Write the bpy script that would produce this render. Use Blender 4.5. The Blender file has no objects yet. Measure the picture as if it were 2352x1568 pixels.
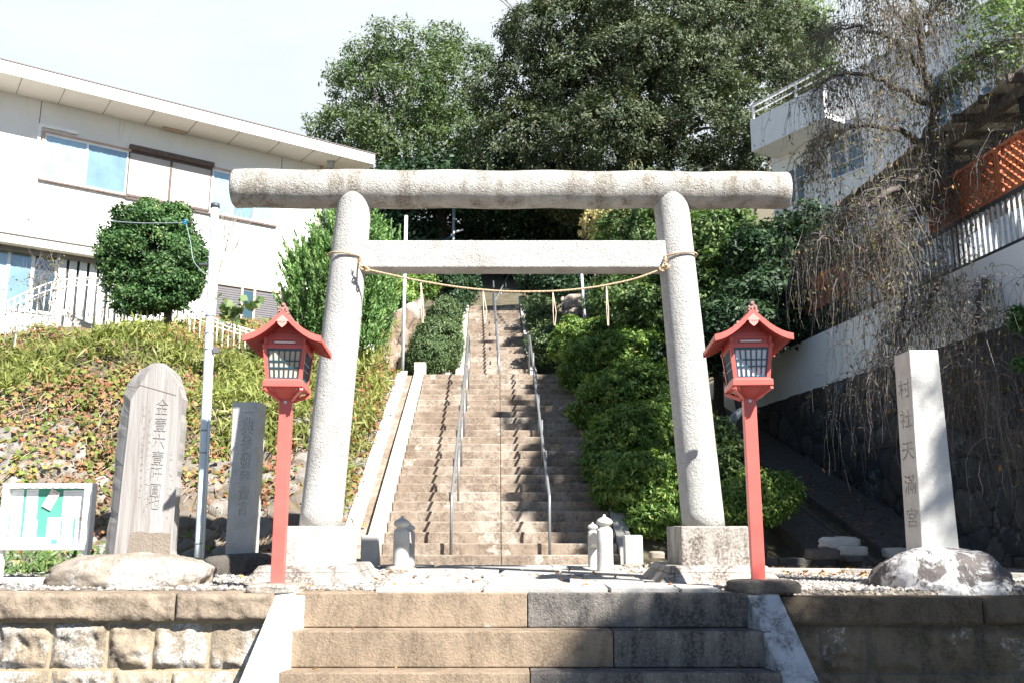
import bpy, bmesh, math, random
import numpy as np
from mathutils import Vector, Matrix, noise, Euler

# ------------------------------------------------------------------ camera, sky, sun, exposure
sc = bpy.context.scene
COL = sc.collection
CAMH = 0.46
PITCH = math.radians(11.47)
FPX, CXP, CYP = 2100.0, 1176.0, 784.0
cam_d = bpy.data.cameras.new('camera')
cam = bpy.data.objects.new('camera', cam_d)
COL.objects.link(cam)
cam.location = (0, 0, CAMH)
cam.rotation_euler = (math.radians(90) + PITCH, 0, 0)
cam_d.sensor_width = 36
cam_d.lens = FPX / 2352 * 36
cam_d.clip_start = 0.1
cam_d.clip_end = 1500
sc.camera = cam

SUN_DIR = Vector((0.87, -1.0, 1.22)).normalized()      # towards the sun
EL = math.asin(SUN_DIR.z)
world = bpy.data.worlds.new('World')
sc.world = world
world.use_nodes = True
wn, wl = world.node_tree.nodes, world.node_tree.links
wn.clear()
w_out = wn.new('ShaderNodeOutputWorld')
w_bg = wn.new('ShaderNodeBackground')
w_sky = wn.new('ShaderNodeTexSky')
w_sky.sky_type = 'NISHITA'
w_sky.sun_disc = False
w_sky.sun_elevation = EL
w_sky.sun_rotation = math.atan2(SUN_DIR.x, SUN_DIR.y)
w_sky.air_density = 0.9
w_sky.altitude = 1200
w_sky.dust_density = 0.25
w_sky.ozone_density = 1.4
w_tc = wn.new('ShaderNodeTexCoord')
w_map = wn.new('ShaderNodeMapping')
w_map.inputs['Scale'].default_value = (1.0, 1.0, 2.6)
w_ns = wn.new('ShaderNodeTexNoise')
w_ns.inputs['Scale'].default_value = 2.2
w_ns.inputs['Detail'].default_value = 6
w_ns.inputs['Roughness'].default_value = 0.55
w_ns.inputs['Distortion'].default_value = 0.5
w_rmp = wn.new('ShaderNodeValToRGB')
w_rmp.color_ramp.elements[0].position = 0.30
w_rmp.color_ramp.elements[0].color = (0.72, 0.72, 0.72, 1)
w_rmp.color_ramp.elements[1].position = 0.62
w_rmp.color_ramp.elements[1].color = (0.93, 0.93, 0.93, 1)
w_mix = wn.new('ShaderNodeMixRGB')
w_mix.inputs['Color2'].default_value = (6.45, 6.9, 7.15, 1)   # thin bright cloud
wl.new(w_tc.outputs['Generated'], w_map.inputs['Vector'])
wl.new(w_map.outputs[0], w_ns.inputs['Vector'])
wl.new(w_ns.outputs['Fac'], w_rmp.inputs['Fac'])
# the thin cloud stands in the northern sky only; the rest of the dome is clear
w_dot = wn.new('ShaderNodeVectorMath')
w_dot.operation = 'DOT_PRODUCT'
w_dot.inputs[1].default_value = (-0.15, 0.86, 0.48)
w_add = wn.new('ShaderNodeMath')
w_add.operation = 'MULTIPLY_ADD'
w_add.inputs[1].default_value = 0.25
w_mr = wn.new('ShaderNodeMapRange')
w_mr.interpolation_type = 'SMOOTHSTEP'
w_mr.inputs['From Min'].default_value = 0.86
w_mr.inputs['From Max'].default_value = 0.99
w_mul = wn.new('ShaderNodeMath')
w_mul.operation = 'MULTIPLY'
wl.new(w_tc.outputs['Generated'], w_dot.inputs[0])
wl.new(w_ns.outputs['Fac'], w_add.inputs[0])
wl.new(w_dot.outputs['Value'], w_add.inputs[2])
wl.new(w_add.outputs[0], w_mr.inputs['Value'])
wl.new(w_rmp.outputs['Color'], w_mul.inputs[0])
wl.new(w_mr.outputs[0], w_mul.inputs[1])
wl.new(w_mul.outputs[0], w_mix.inputs['Fac'])
wl.new(w_sky.outputs[0], w_mix.inputs['Color1'])
wl.new(w_mix.outputs[0], w_bg.inputs['Color'])
wl.new(w_bg.outputs[0], w_out.inputs['Surface'])
w_bg.inputs['Strength'].default_value = 0.054

sun_d = bpy.data.lights.new('sun', 'SUN')
sun_d.energy = 5.0
sun_d.angle = math.radians(0.6)
sun_d.color = (1.0, 0.97, 0.925)
sun = bpy.data.objects.new('sun', sun_d)
COL.objects.link(sun)
sun.location = (20, -20, 30)
sun.rotation_euler = SUN_DIR.to_track_quat('Z', 'Y').to_euler()

sc.view_settings.view_transform = 'Standard'
sc.view_settings.look = 'None'
sc.view_settings.gamma = 1
sc.view_settings.exposure = 1.6
sc.render.engine = 'CYCLES'
try:
    sc.cycles.max_bounces = 6
    sc.cycles.diffuse_bounces = 3
    sc.cycles.glossy_bounces = 2
    sc.cycles.transmission_bounces = 3
    sc.cycles.transparent_max_bounces = 4
    sc.cycles.use_denoising = True
except Exception:
    pass

# ------------------------------------------------------------------ measuring helpers
CP, SP = math.cos(PITCH), math.sin(PITCH)
CAM = Vector((0, 0, CAMH))


def ray(px, py):
    u = (px - CXP) / FPX
    v = -(py - CYP) / FPX
    return Vector((u, CP - v * SP, SP + v * CP))


def P(px, py, Y):
    """point at depth Y seen at a reference position"""
    d = ray(px, py)
    return CAM + d * (Y / d.y)


def PZ(px, py, z=0.0):
    d = ray(px, py)
    return CAM + d * ((z - CAMH) / d.z)


def PX(px, py, X):
    d = ray(px, py)
    return CAM + d * (X / d.x)


def scale_at(p):
    return FPX / ((p - CAM).dot(Vector((0, CP, SP))))


# ------------------------------------------------------------------ mesh helpers
ROOT = {}


def tag(o, label=None, cat=None, group=None, kind=None):
    if label:
        o['label'] = label
    if cat:
        o['category'] = cat
    if group:
        o['group'] = group
    if kind:
        o['kind'] = kind
    return o


def thing(name, label, cat, loc=(0, 0, 0), rz=0.0, group=None):
    o = bpy.data.objects.new(name, None)
    COL.objects.link(o)
    o.location = loc
    o.rotation_euler = (0, 0, rz)
    o.empty_display_size = 0.2
    ROOT[o.name] = Matrix.Translation(Vector(loc)) @ Matrix.Rotation(rz, 4, 'Z')
    return tag(o, label, cat, group)


class MB:
    def __init__(s):
        s.v = []
        s.f = []
        s.sm = []

    def add(s, vs, fs, smooth=False):
        b = len(s.v)
        s.v.extend([tuple(p) for p in vs])
        s.f.extend([tuple(i + b for i in f) for f in fs])
        s.sm.extend([smooth] * len(fs))
        return s

    def box(s, x0, x1, y0, y1, z0, z1):
        vs = [(x0, y0, z0), (x1, y0, z0), (x1, y1, z0), (x0, y1, z0), (x0, y0, z1), (x1, y0, z1), (x1, y1, z1), (x0, y1, z1)]
        return s.add(vs, [(0, 3, 2, 1), (4, 5, 6, 7), (0, 1, 5, 4), (1, 2, 6, 5), (2, 3, 7, 6), (3, 0, 4, 7)])

    def hexa(s, b, t):
        """b, t: four bottom and four top corners in the same order (ccw from above)"""
        return s.add(list(b) + list(t), [(0, 3, 2, 1), (4, 5, 6, 7), (0, 1, 5, 4), (1, 2, 6, 5), (2, 3, 7, 6), (3, 0, 4, 7)])

    def frustum(s, cx, cy, z0, z1, hx0, hy0, hx1, hy1):
        b = [(cx - hx0, cy - hy0, z0), (cx + hx0, cy - hy0, z0), (cx + hx0, cy + hy0, z0), (cx - hx0, cy + hy0, z0)]
        t = [(cx - hx1, cy - hy1, z1), (cx + hx1, cy - hy1, z1), (cx + hx1, cy + hy1, z1), (cx - hx1, cy + hy1, z1)]
        return s.hexa(b, t)

    def bar(s, a, b, w, h=None, up=(0, 0, 1)):
        """rectangular bar from a to b"""
        a, b = Vector(a), Vector(b)
        h = h or w
        d = (b - a).normalized()
        up = Vector(up)
        if abs(d.dot(up)) > 0.95:
            up = Vector((0, 1, 0))
        x = d.cross(up).normalized() * (w / 2)
        y = x.cross(d).normalized() * (h / 2)
        vs = [a - x - y, a + x - y, a + x + y, a - x + y, b - x - y, b + x - y, b + x + y, b - x + y]
        return s.add(vs, [(0, 1, 2, 3), (7, 6, 5, 4), (0, 4, 5, 1), (1, 5, 6, 2), (2, 6, 7, 3), (3, 7, 4, 0)])

    def tube(s, pts, r, n=8, cap=True, smooth=True):
        pts = [Vector(p) for p in pts]
        m = len(pts)
        if not hasattr(r, '__len__'):
            r = [r] * m
        ref = None
        vs = []
        for i, p in enumerate(pts):
            d = (pts[min(i + 1, m - 1)] - pts[max(i - 1, 0)])
            if d.length < 1e-9:
                d = Vector((0, 0, 1))
            d.normalize()
            if ref is None:
                ref = Vector((0, 0, 1)) if abs(d.z) < 0.9 else Vector((1, 0, 0))
            x = d.cross(ref)
            if x.length < 1e-4:
                x = d.cross(Vector((0.3, 1, 0.2)))
            x.normalize()
            y = d.cross(x).normalized()
            ref = -y if False else x.cross(d)
            for k in range(n):
                a = 2 * math.pi * k / n
                vs.append(p + (x * math.cos(a) + y * math.sin(a)) * r[i])
        fs = []
        for i in range(m - 1):
            for k in range(n):
                k2 = (k + 1) % n
                fs.append((i * n + k, i * n + k2, (i + 1) * n + k2, (i + 1) * n + k))
        s.add(vs, fs, smooth)
        if cap:
            b = len(s.v) - len(vs)
            s.f.append(tuple(b + k for k in range(n))[::-1])
            s.sm.append(False)
            s.f.append(tuple(b + (m - 1) * n + k for k in range(n)))
            s.sm.append(False)
        return s

    def lathe(s, prof, c=(0, 0, 0), n=24, smooth=True):
        """prof: (radius, z) pairs"""
        c = Vector(c)
        vs = []
        for r, z in prof:
            for k in range(n):
                a = 2 * math.pi * k / n
                vs.append(c + Vector((r * math.cos(a), r * math.sin(a), z)))
        fs = []
        m = len(prof)
        for i in range(m - 1):
            for k in range(n):
                k2 = (k + 1) % n
                fs.append((i * n + k, i * n + k2, (i + 1) * n + k2, (i + 1) * n + k))
        s.add(vs, fs, smooth)
        b = len(s.v) - len(vs)
        s.f.append(tuple(b + k for k in range(n))[::-1])
        s.sm.append(False)
        s.f.append(tuple(b + (m - 1) * n + k for k in range(n)))
        s.sm.append(False)
        return s

    def prism(s, poly, d, smooth=False):
        """poly: planar loop, d: extrusion vector"""
        poly = [Vector(p) for p in poly]
        n = len(poly)
        d = Vector(d)
        vs = poly + [p + d for p in poly]
        fs = [tuple(range(n)), tuple(range(2 * n - 1, n - 1, -1))]
        s.add(vs, fs)
        b = len(s.v) - 2 * n
        for i in range(n):
            j = (i + 1) % n
            s.f.append((b + i, b + i + n, b + j + n, b + j))
            s.sm.append(smooth)
        return s

    def quad(s, a, b, c, d):
        return s.add([a, b, c, d], [(0, 1, 2, 3)])

    def build(s, name, mat, parent=None, fix=True, bevel=0, loc=None, attrs=None, seg=2):
        me = bpy.data.meshes.new(name)
        M = Matrix.Identity(4)
        if parent is not None:
            M = ROOT[parent.name]
        elif loc is not None:
            M = Matrix.Translation(Vector(loc))
        inv = M.inverted()
        vs = [inv @ Vector(p) for p in s.v]
        me.from_pydata(vs, [], s.f)
        me.polygons.foreach_set('use_smooth', s.sm)
        if attrs:
            for k, a in attrs.items():
                at = me.attributes.new(k, 'FLOAT', 'POINT')
                at.data.foreach_set('value', np.asarray(a, dtype=np.float32))
        if fix or bevel:
            bm = bmesh.new()
            bm.from_mesh(me)
            if bevel:
                es = [e for e in bm.edges if len(e.link_faces) == 2 and e.calc_face_angle(0) > 0.5]
                try:
                    bmesh.ops.bevel(bm, geom=es, offset=bevel, segments=seg, profile=0.5, affect='EDGES', clamp_overlap=True)
                except Exception:
                    pass
            bmesh.ops.recalc_face_normals(bm, faces=bm.faces)
            bm.to_mesh(me)
            bm.free()
        me.update()
        if mat:
            me.materials.append(mat)
        o = bpy.data.objects.new(name, me)
        COL.objects.link(o)
        if parent is not None:
            o.parent = parent
            ROOT[o.name] = M
        elif loc is not None:
            o.location = loc
            ROOT[o.name] = M
        else:
            ROOT[o.name] = M
        return o


def kids(o):
    return [c for c in bpy.data.objects if c.parent == o]


def copy_tree(root, loc, rz=None, **tags):
    def rec(o, par):
        c = o.copy()
        COL.objects.link(c)
        if par is not None:
            c.parent = par
        for ch in kids(o):
            rec(ch, c)
        return c
    c = rec(root, None)
    c.location = loc
    if rz is not None:
        c.rotation_euler = (0, 0, rz)
    for k, v in tags.items():
        c[k] = v
    return c


def fbm(p, oct=4, f=1.0):
    return noise.fractal(Vector(p) * f, 1.0, 2.0, oct)


# ------------------------------------------------------------------ material helpers
class NT:
    def __init__(s, name):
        s.m = bpy.data.materials.new(name)
        s.m.use_nodes = True
        s.t = s.m.node_tree
        s.n = s.t.nodes
        s.l = s.t.links
        s.b = s.n['Principled BSDF']
        s.out = s.n['Material Output']
        tc = s.n.new('ShaderNodeTexCoord')
        s.co = tc.outputs['Object']

    def new(s, ty, **kw):
        x = s.n.new(ty)
        for k, v in kw.items():
            setattr(x, k, v)
        return x

    def set(s, sock, v):
        if hasattr(v, 'is_linked') or hasattr(v, 'links'):
            s.l.new(v, sock)
        else:
            sock.default_value = v

    def mapping(s, scale=(1, 1, 1), rot=(0, 0, 0), src=None):
        m = s.new('ShaderNodeMapping')
        m.inputs['Scale'].default_value = scale
        m.inputs['Rotation'].default_value = rot
        s.l.new(src or s.co, m.inputs['Vector'])
        return m.outputs[0]

    def noise(s, scale, detail=4, rough=0.55, dist=0.0, vec=None):
        x = s.new('ShaderNodeTexNoise')
        x.inputs['Scale'].default_value = scale
        x.inputs['Detail'].default_value = detail
        x.inputs['Roughness'].default_value = rough
        x.inputs['Distortion'].default_value = dist
        s.l.new(vec or s.co, x.inputs['Vector'])
        return x.outputs['Fac']

    def voro(s, scale, feature='F1', vec=None, out='Distance', rand=1.0):
        x = s.new('ShaderNodeTexVoronoi', feature=feature)
        x.inputs['Scale'].default_value = scale
        x.inputs['Randomness'].default_value = rand
        s.l.new(vec or s.co, x.inputs['Vector'])
        return x.outputs[out]

    def ramp(s, fac, stops, interp='LINEAR'):
        r = s.new('ShaderNodeValToRGB')
        cr = r.color_ramp
        cr.interpolation = interp
        while len(cr.elements) < len(stops):
            cr.elements.new(0.5)
        for e, (p, c) in zip(cr.elements, stops):
            e.position = p
            if not hasattr(c, '__len__'):
                c = (c, c, c)
            e.color = (*c[:3], 1)
        s.l.new(fac, r.inputs['Fac'])
        return r.outputs['Color']

    def mix(s, fac, a, b, mode='MIX'):
        m = s.new('ShaderNodeMixRGB', blend_type=mode)
        s.set(m.inputs['Fac'], fac)
        for so, v in ((m.inputs['Color1'], a), (m.inputs['Color2'], b)):
            if isinstance(v, tuple):
                so.default_value = (*v[:3], 1)
            else:
                s.l.new(v, so)
        return m.outputs['Color']

    def math(s, op, a, b=0.0):
        m = s.new('ShaderNodeMath', operation=op)
        s.set(m.inputs[0], a)
        s.set(m.inputs[1], b)
        return m.outputs[0]

    def attr(s, name):
        a = s.new('ShaderNodeAttribute', attribute_name=name)
        return a.outputs['Fac']

    def bump(s, h, strength=0.5, dist=0.01, prev=None):
        b = s.new('ShaderNodeBump')
        b.inputs['Strength'].default_value = strength
        b.inputs['Distance'].default_value = dist
        s.l.new(h, b.inputs['Height'])
        if prev is not None:
            s.l.new(prev, b.inputs['Normal'])
        return b.outputs[0]

    def done(s, color=None, rough=0.8, normal=None, metal=0.0, spec=None):
        if color is not None:
            if isinstance(color, tuple):
                s.b.inputs['Base Color'].default_value = (*color[:3], 1)
            else:
                s.l.new(color, s.b.inputs['Base Color'])
        s.set(s.b.inputs['Roughness'], rough)
        s.b.inputs['Metallic'].default_value = metal
        if spec is not None:
            s.b.inputs['Specular IOR Level'].default_value = spec
        if normal is not None:
            s.l.new(normal, s.b.inputs['Normal'])
        return s.m


def m_granite(name, base, dark=(0.12, 0.11, 0.10), speck=0.35, bump=0.35, dirt=0.0, dirtcol=(0.13, 0.10, 0.08), rust=0.0, dscale=1.6):
    """speckled stone; dirt = share covered by weather streaks"""
    t = NT(name)
    lo = tuple(c * 0.82 for c in base)
    hi = tuple(min(1, c * 1.12) for c in base)
    c = t.ramp(t.noise(5, 5), [(0.3, lo), (0.7, hi)])
    sp = t.ramp(t.voro(130), [(0.0, 1.0), (0.28, 0.0)])
    sn = t.ramp(t.noise(60, 2), [(0.5, 0.0), (0.62, 1.0)])
    c = t.mix(t.math('MULTIPLY', t.math('MULTIPLY', sp, sn), speck * 2), c, dark)
    if dirt > 0:
        streak = t.noise(dscale * 3.0, 6, 0.65, 0.4, t.mapping((1, 1, 0.22)))
        blot = t.noise(dscale * 1.3, 6, 0.7)
        mm = t.math('ADD', t.math('MULTIPLY', streak, 0.6), t.math('MULTIPLY', blot, 0.4))
        k = 0.64 - dirt * 0.26
        f = t.ramp(mm, [(k, 0.0), (k + 0.12, 1.0)])
        grain = t.ramp(t.noise(45, 3, 0.7), [(0.35, 0.25), (0.6, 1.0)])
        c = t.mix(t.math('MULTIPLY', f, grain), c, dirtcol)
    if rust > 0:
        st = t.noise(7, 3, 0.5, 0.2, t.mapping((1, 1, 0.10)))
        f = t.ramp(st, [(0.64, 0.0), (0.74, 1.0)])
        gr = t.ramp(t.noise(70, 2), [(0.45, 0.0), (0.6, 1.0)])
        c = t.mix(t.math('MULTIPLY', t.math('MULTIPLY', f, gr), rust), c, (0.16, 0.07, 0.045))
    n = t.bump(t.noise(38, 6, 0.7), bump, 0.02)
    n = t.bump(t.voro(85), bump * 0.7, 0.006, n)
    return t.done(c, 0.85, n, spec=0.25)


def m_plain(name, col, rough=0.6, metal=0.0, var=0.08, nscale=6, bump=0.0, bscale=60, spec=None, dirt=0.0, dirtcol=(0.2, 0.17, 0.14)):
    t = NT(name)
    lo = tuple(c * (1 - var) for c in col)
    hi = tuple(min(1, c * (1 + var)) for c in col)
    c = t.ramp(t.noise(nscale, 4), [(0.3, lo), (0.7, hi)])
    if dirt:
        f = t.ramp(t.noise(3.0, 6, 0.7, 0.3, t.mapping((1, 1, 0.25))), [(0.66 - dirt * 0.3, 0.0), (0.9 - dirt * 0.3, 1.0)])
        c = t.mix(f, c, dirtcol)
    n = t.bump(t.noise(bscale, 4), bump, 0.01) if bump else None
    return t.done(c, rough, n, metal, spec)


def m_leaf(name, stops, rough=0.5, trans=0.3, spec=0.4, tcol=None, gain=1.35):
    """foliage: colour by a per-leaf random value"""
    t = NT(name)
    spec = min(spec, 0.28)
    rough = max(rough, 0.52)
    stops = [(p, tuple(min(0.8, v * gain) for v in c)) for p, c in stops]
    c = t.ramp(t.attr('rnd'), stops)
    big = t.ramp(t.noise(0.9, 3), [(0.35, 0.78), (0.65, 1.2)])
    c = t.mix(1.0, c, big, 'MULTIPLY')
    t.done(c, rough, spec=spec)
    tr = t.new('ShaderNodeBsdfTranslucent')
    c2 = t.mix(1.0, c, tcol or (1.15, 1.25, 0.55), 'MULTIPLY')
    t.l.new(c2, tr.inputs['Color'])
    ms = t.new('ShaderNodeMixShader')
    ms.inputs[0].default_value = trans
    t.l.new(t.b.outputs[0], ms.inputs[1])
    t.l.new(tr.outputs[0], ms.inputs[2])
    t.l.new(ms.outputs[0], t.out.inputs['Surface'])
    return t.m


def m_rubble(name, cols, joint, jw=0.06, bump=0.5, fine=9.0, stain=None, lichen=None):
    """stones with their own colour (attribute cell) and joints (attribute edge)"""
    t = NT(name)
    c = t.ramp(t.attr('cell'), cols)
    v = t.ramp(t.noise(fine, 6, 0.65), [(0.3, 0.7), (0.7, 1.2)])
    c = t.mix(1.0, c, v, 'MULTIPLY')
    if lichen:
        f = t.ramp(t.noise(lichen[1], 6, 0.7, 0.3, t.mapping((1, 1, 0.7))), [(lichen[2], 0.0), (lichen[2] + 0.08, 1.0)])
        g = t.ramp(t.noise(50, 3, 0.6), [(0.3, 0.55), (0.6, 1.0)])
        c = t.mix(t.math('MULTIPLY', f, g), c, lichen[0])
    if stain:
        f = t.ramp(t.noise(stain[1], 6, 0.7, 0.4, t.mapping((1, 1, 0.5))), [(stain[2], 0.0), (stain[2] + 0.14, 1.0)])
        c = t.mix(f, c, stain[0])
    e = t.ramp(t.attr('edge'), [(jw * 0.5, 1.0), (jw, 0.0)])
    c = t.mix(e, c, joint)
    n = t.bump(t.noise(14, 8, 0.7), bump, 0.05)
    return t.done(c, 0.9, n, spec=0.2)

# ------------------------------------------------------------------ materials
M = {}
M['torii'] = m_granite('torii_granite', (0.49, 0.475, 0.445), (0.15, 0.12, 0.10), 0.8, 1.0, dirt=0.36, dirtcol=(0.29, 0.25, 0.20), rust=1.0)
M['beam'] = m_granite('beam_granite', (0.48, 0.46, 0.42), (0.10, 0.085, 0.07), 0.9, 1.2, dirt=0.68, dirtcol=(0.20, 0.17, 0.13), dscale=2.2)
M['pedestal'] = m_granite('pedestal_granite', (0.56, 0.53, 0.48), (0.15, 0.12, 0.10), 0.35, 0.4, dirt=0.40, dirtcol=(0.24, 0.18, 0.15), dscale=1.8)
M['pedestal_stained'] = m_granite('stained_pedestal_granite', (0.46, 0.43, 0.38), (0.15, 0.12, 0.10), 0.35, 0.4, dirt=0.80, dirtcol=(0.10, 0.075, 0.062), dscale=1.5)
M['white_granite'] = m_granite('white_granite', (0.56, 0.54, 0.50), (0.12, 0.12, 0.12), 0.6, 0.3)
M['pillar_granite'] = m_granite('pillar_granite', (0.50, 0.50, 0.48), (0.06, 0.07, 0.08), 0.9, 0.35)
M['curb'] = m_granite('curb_stone', (0.52, 0.49, 0.43), (0.2, 0.17, 0.14), 0.3, 0.4, dirt=0.22, dirtcol=(0.27, 0.22, 0.17))
M['paving'] = m_granite('paving_stone', (0.37, 0.355, 0.33), (0.15, 0.14, 0.13), 0.5, 0.5, dirt=0.3, dirtcol=(0.28, 0.24, 0.19))
M['concrete'] = m_granite('grey_concrete', (0.22, 0.20, 0.175), (0.12, 0.1, 0.09), 0.5, 0.5, dirt=0.4, dirtcol=(0.17, 0.14, 0.11), dscale=1.0)
M['old_concrete'] = m_granite('old_concrete', (0.115, 0.105, 0.095), (0.06, 0.06, 0.06), 0.5, 0.6, dirt=0.5, dirtcol=(0.09, 0.085, 0.07), dscale=1.5)


def m_steps():
    t = NT('stair_stone')
    c = t.ramp(t.noise(1.1, 4, 0.6), [(0.3, (0.225, 0.17, 0.125)), (0.5, (0.30, 0.24, 0.185)), (0.7, (0.41, 0.355, 0.295))])
    st = t.noise(6.0, 7, 0.75, 0.2, t.mapping((1, 1, 0.8)))
    f = t.ramp(st, [(0.44, 0.0), (0.56, 1.0)])
    g = t.ramp(t.noise(30, 4, 0.7), [(0.38, 0.2), (0.6, 1.0)])
    c = t.mix(t.math('MULTIPLY', t.math('MULTIPLY', f, g), 0.85), c, (0.13, 0.095, 0.072))
    f2 = t.ramp(t.noise(3.2, 5, 0.7, 0.2), [(0.6, 0.0), (0.68, 1.0)])
    c = t.mix(t.math('MULTIPLY', f2, g), c, (0.56, 0.52, 0.44))
    n = t.bump(t.noise(26, 7, 0.75), 0.6, 0.03)
    return t.done(c, 0.9, n, spec=0.2)


M['steps'] = m_steps()


def m_sand(name, base, lichen=0.66):
    t = NT(name)
    c = t.ramp(t.noise(2.2, 5), [(0.3, tuple(x * 0.8 for x in base)), (0.7, tuple(x * 1.12 for x in base))])
    f = t.ramp(t.noise(1.7, 7, 0.75, 0.3), [(lichen - 0.06, 0.0), (lichen + 0.03, 1.0)])
    g = t.ramp(t.noise(50, 3, 0.7), [(0.42, 0.1), (0.56, 1.0)])
    c = t.mix(t.math('MULTIPLY', f, g), c, (0.66, 0.65, 0.62))
    f = t.ramp(t.noise(3.4, 8, 0.8, 0.5, t.mapping((1, 1, 0.45))), [(0.44, 0.0), (0.57, 1.0)])
    g2 = t.ramp(t.noise(42, 4, 0.75), [(0.36, 0.25), (0.62, 1.0)])
    c = t.mix(t.math('MULTIPLY', t.math('MULTIPLY', f, g2), 0.8), c, tuple(x * 0.36 for x in base))
    f3 = t.ramp(t.voro(95), [(0.05, 1.0), (0.3, 0.0)])
    c = t.mix(t.math('MULTIPLY', t.math('MULTIPLY', f3, g2), 0.5), c, tuple(x * 0.45 for x in base))
    n = t.bump(t.noise(30, 8, 0.8), 0.55, 0.025)
    n = t.bump(t.voro(60), 0.3, 0.008, n)
    return t.done(c, 0.92, n, spec=0.2)


M['sand'] = m_sand('tan_step_stone', (0.31, 0.235, 0.165))
M['coping'] = m_sand('coping_stone', (0.31, 0.245, 0.18), 0.64)
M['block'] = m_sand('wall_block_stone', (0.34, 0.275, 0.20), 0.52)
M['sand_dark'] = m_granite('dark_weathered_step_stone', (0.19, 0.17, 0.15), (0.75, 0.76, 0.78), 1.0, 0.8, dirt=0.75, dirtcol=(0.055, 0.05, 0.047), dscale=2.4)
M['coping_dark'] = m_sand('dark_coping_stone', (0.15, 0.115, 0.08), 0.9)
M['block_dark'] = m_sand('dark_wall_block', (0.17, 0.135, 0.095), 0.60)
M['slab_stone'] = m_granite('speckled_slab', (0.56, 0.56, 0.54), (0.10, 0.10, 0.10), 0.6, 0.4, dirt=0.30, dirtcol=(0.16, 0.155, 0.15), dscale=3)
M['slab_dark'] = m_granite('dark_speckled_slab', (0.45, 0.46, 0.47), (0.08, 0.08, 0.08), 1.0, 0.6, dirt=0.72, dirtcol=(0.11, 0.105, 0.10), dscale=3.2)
M['mortar'] = m_plain('mortar', (0.34, 0.27, 0.17), 0.95, bump=0.5)
M['rock_tan'] = m_sand('tan_boulder', (0.33, 0.28, 0.225), 0.56)
M['rock_dark'] = m_sand('dark_boulder', (0.13, 0.115, 0.10), 0.85)


def m_boulder():
    t = NT('lichen_boulder')
    c = t.ramp(t.noise(3, 5), [(0.3, (0.50, 0.49, 0.48)), (0.7, (0.66, 0.65, 0.63))])
    f = t.ramp(t.noise(3.6, 8, 0.78, 0.8, t.mapping((1, 1, 1))), [(0.44, 0.0), (0.53, 1.0)])
    c = t.mix(t.math('MULTIPLY', f, 0.92), c, (0.075, 0.06, 0.055))
    f = t.ramp(t.noise(2.4, 4), [(0.64, 0.0), (0.74, 1.0)])
    c = t.mix(t.math('MULTIPLY', f, 0.6), c, (0.20, 0.12, 0.05))
    n = t.bump(t.noise(20, 8, 0.75), 0.6, 0.03)
    return t.done(c, 0.9, n, spec=0.2)


M['boulder'] = m_boulder()


def m_tablet():
    t = NT('streaked_slate')
    v = t.mapping((1, 1, 0.06))
    c = t.ramp(t.noise(10, 6, 0.65, 0.3, v), [(0.3, (0.18, 0.155, 0.14)), (0.48, (0.30, 0.28, 0.26)), (0.7, (0.38, 0.375, 0.36))])
    f = t.ramp(t.noise(24, 3, 0.6, 0.2, v), [(0.60, 0.0), (0.72, 1.0)])
    c = t.mix(t.math('MULTIPLY', f, 0.55), c, (0.20, 0.13, 0.10))
    n = t.bump(t.noise(16, 5, 0.7, 0.2, v), 0.55, 0.02)
    return t.done(c, 0.85, n, spec=0.25)


M['tablet'] = m_tablet()
M['tablet_foot'] = m_granite('tablet_foot_stone', (0.24, 0.20, 0.16), (0.5, 0.46, 0.42), 0.3, 0.5, dirt=0.3, dirtcol=(0.13, 0.10, 0.08), dscale=4)
M['engrave'] = m_plain('engraving_shade', (0.05, 0.045, 0.04), 0.9)  # near-black colour deepens the shade inside the cut strokes


def m_red():
    t = NT('red_lamp_paint')
    c = t.ramp(t.noise(4, 4), [(0.3, (0.57, 0.095, 0.078)), (0.7, (0.65, 0.125, 0.10))])
    return t.done(c, 0.38, spec=0.45)


M['red'] = m_red()
M['red_dark'] = m_plain('red_rafter_paint', (0.40, 0.05, 0.035), 0.5)
M['pink'] = m_plain('pale_carving_paint', (0.80, 0.26, 0.22), 0.5)
M['crest'] = m_plain('ridge_tile_brown', (0.30, 0.155, 0.13), 0.6, var=0.25, nscale=30, bump=0.4)
M['ridge'] = m_plain('ridge_tile_grey', (0.20, 0.19, 0.14), 0.7, var=0.2)
M['teal'] = m_plain('teal_lattice_metal', (0.018, 0.060, 0.088), 0.35, spec=0.6)
M['paper_cream'] = m_plain('cream_paper_pane', (0.58, 0.47, 0.32), 0.6, var=0.04)
M['paper_white'] = m_plain('white_paper_pane', (0.74, 0.74, 0.76), 0.6, var=0.03)
M['white_strip'] = m_plain('white_plastic', (0.8, 0.78, 0.76), 0.4)
M['screw'] = m_plain('screw_steel', (0.5, 0.45, 0.4), 0.35, 0.8)

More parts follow.
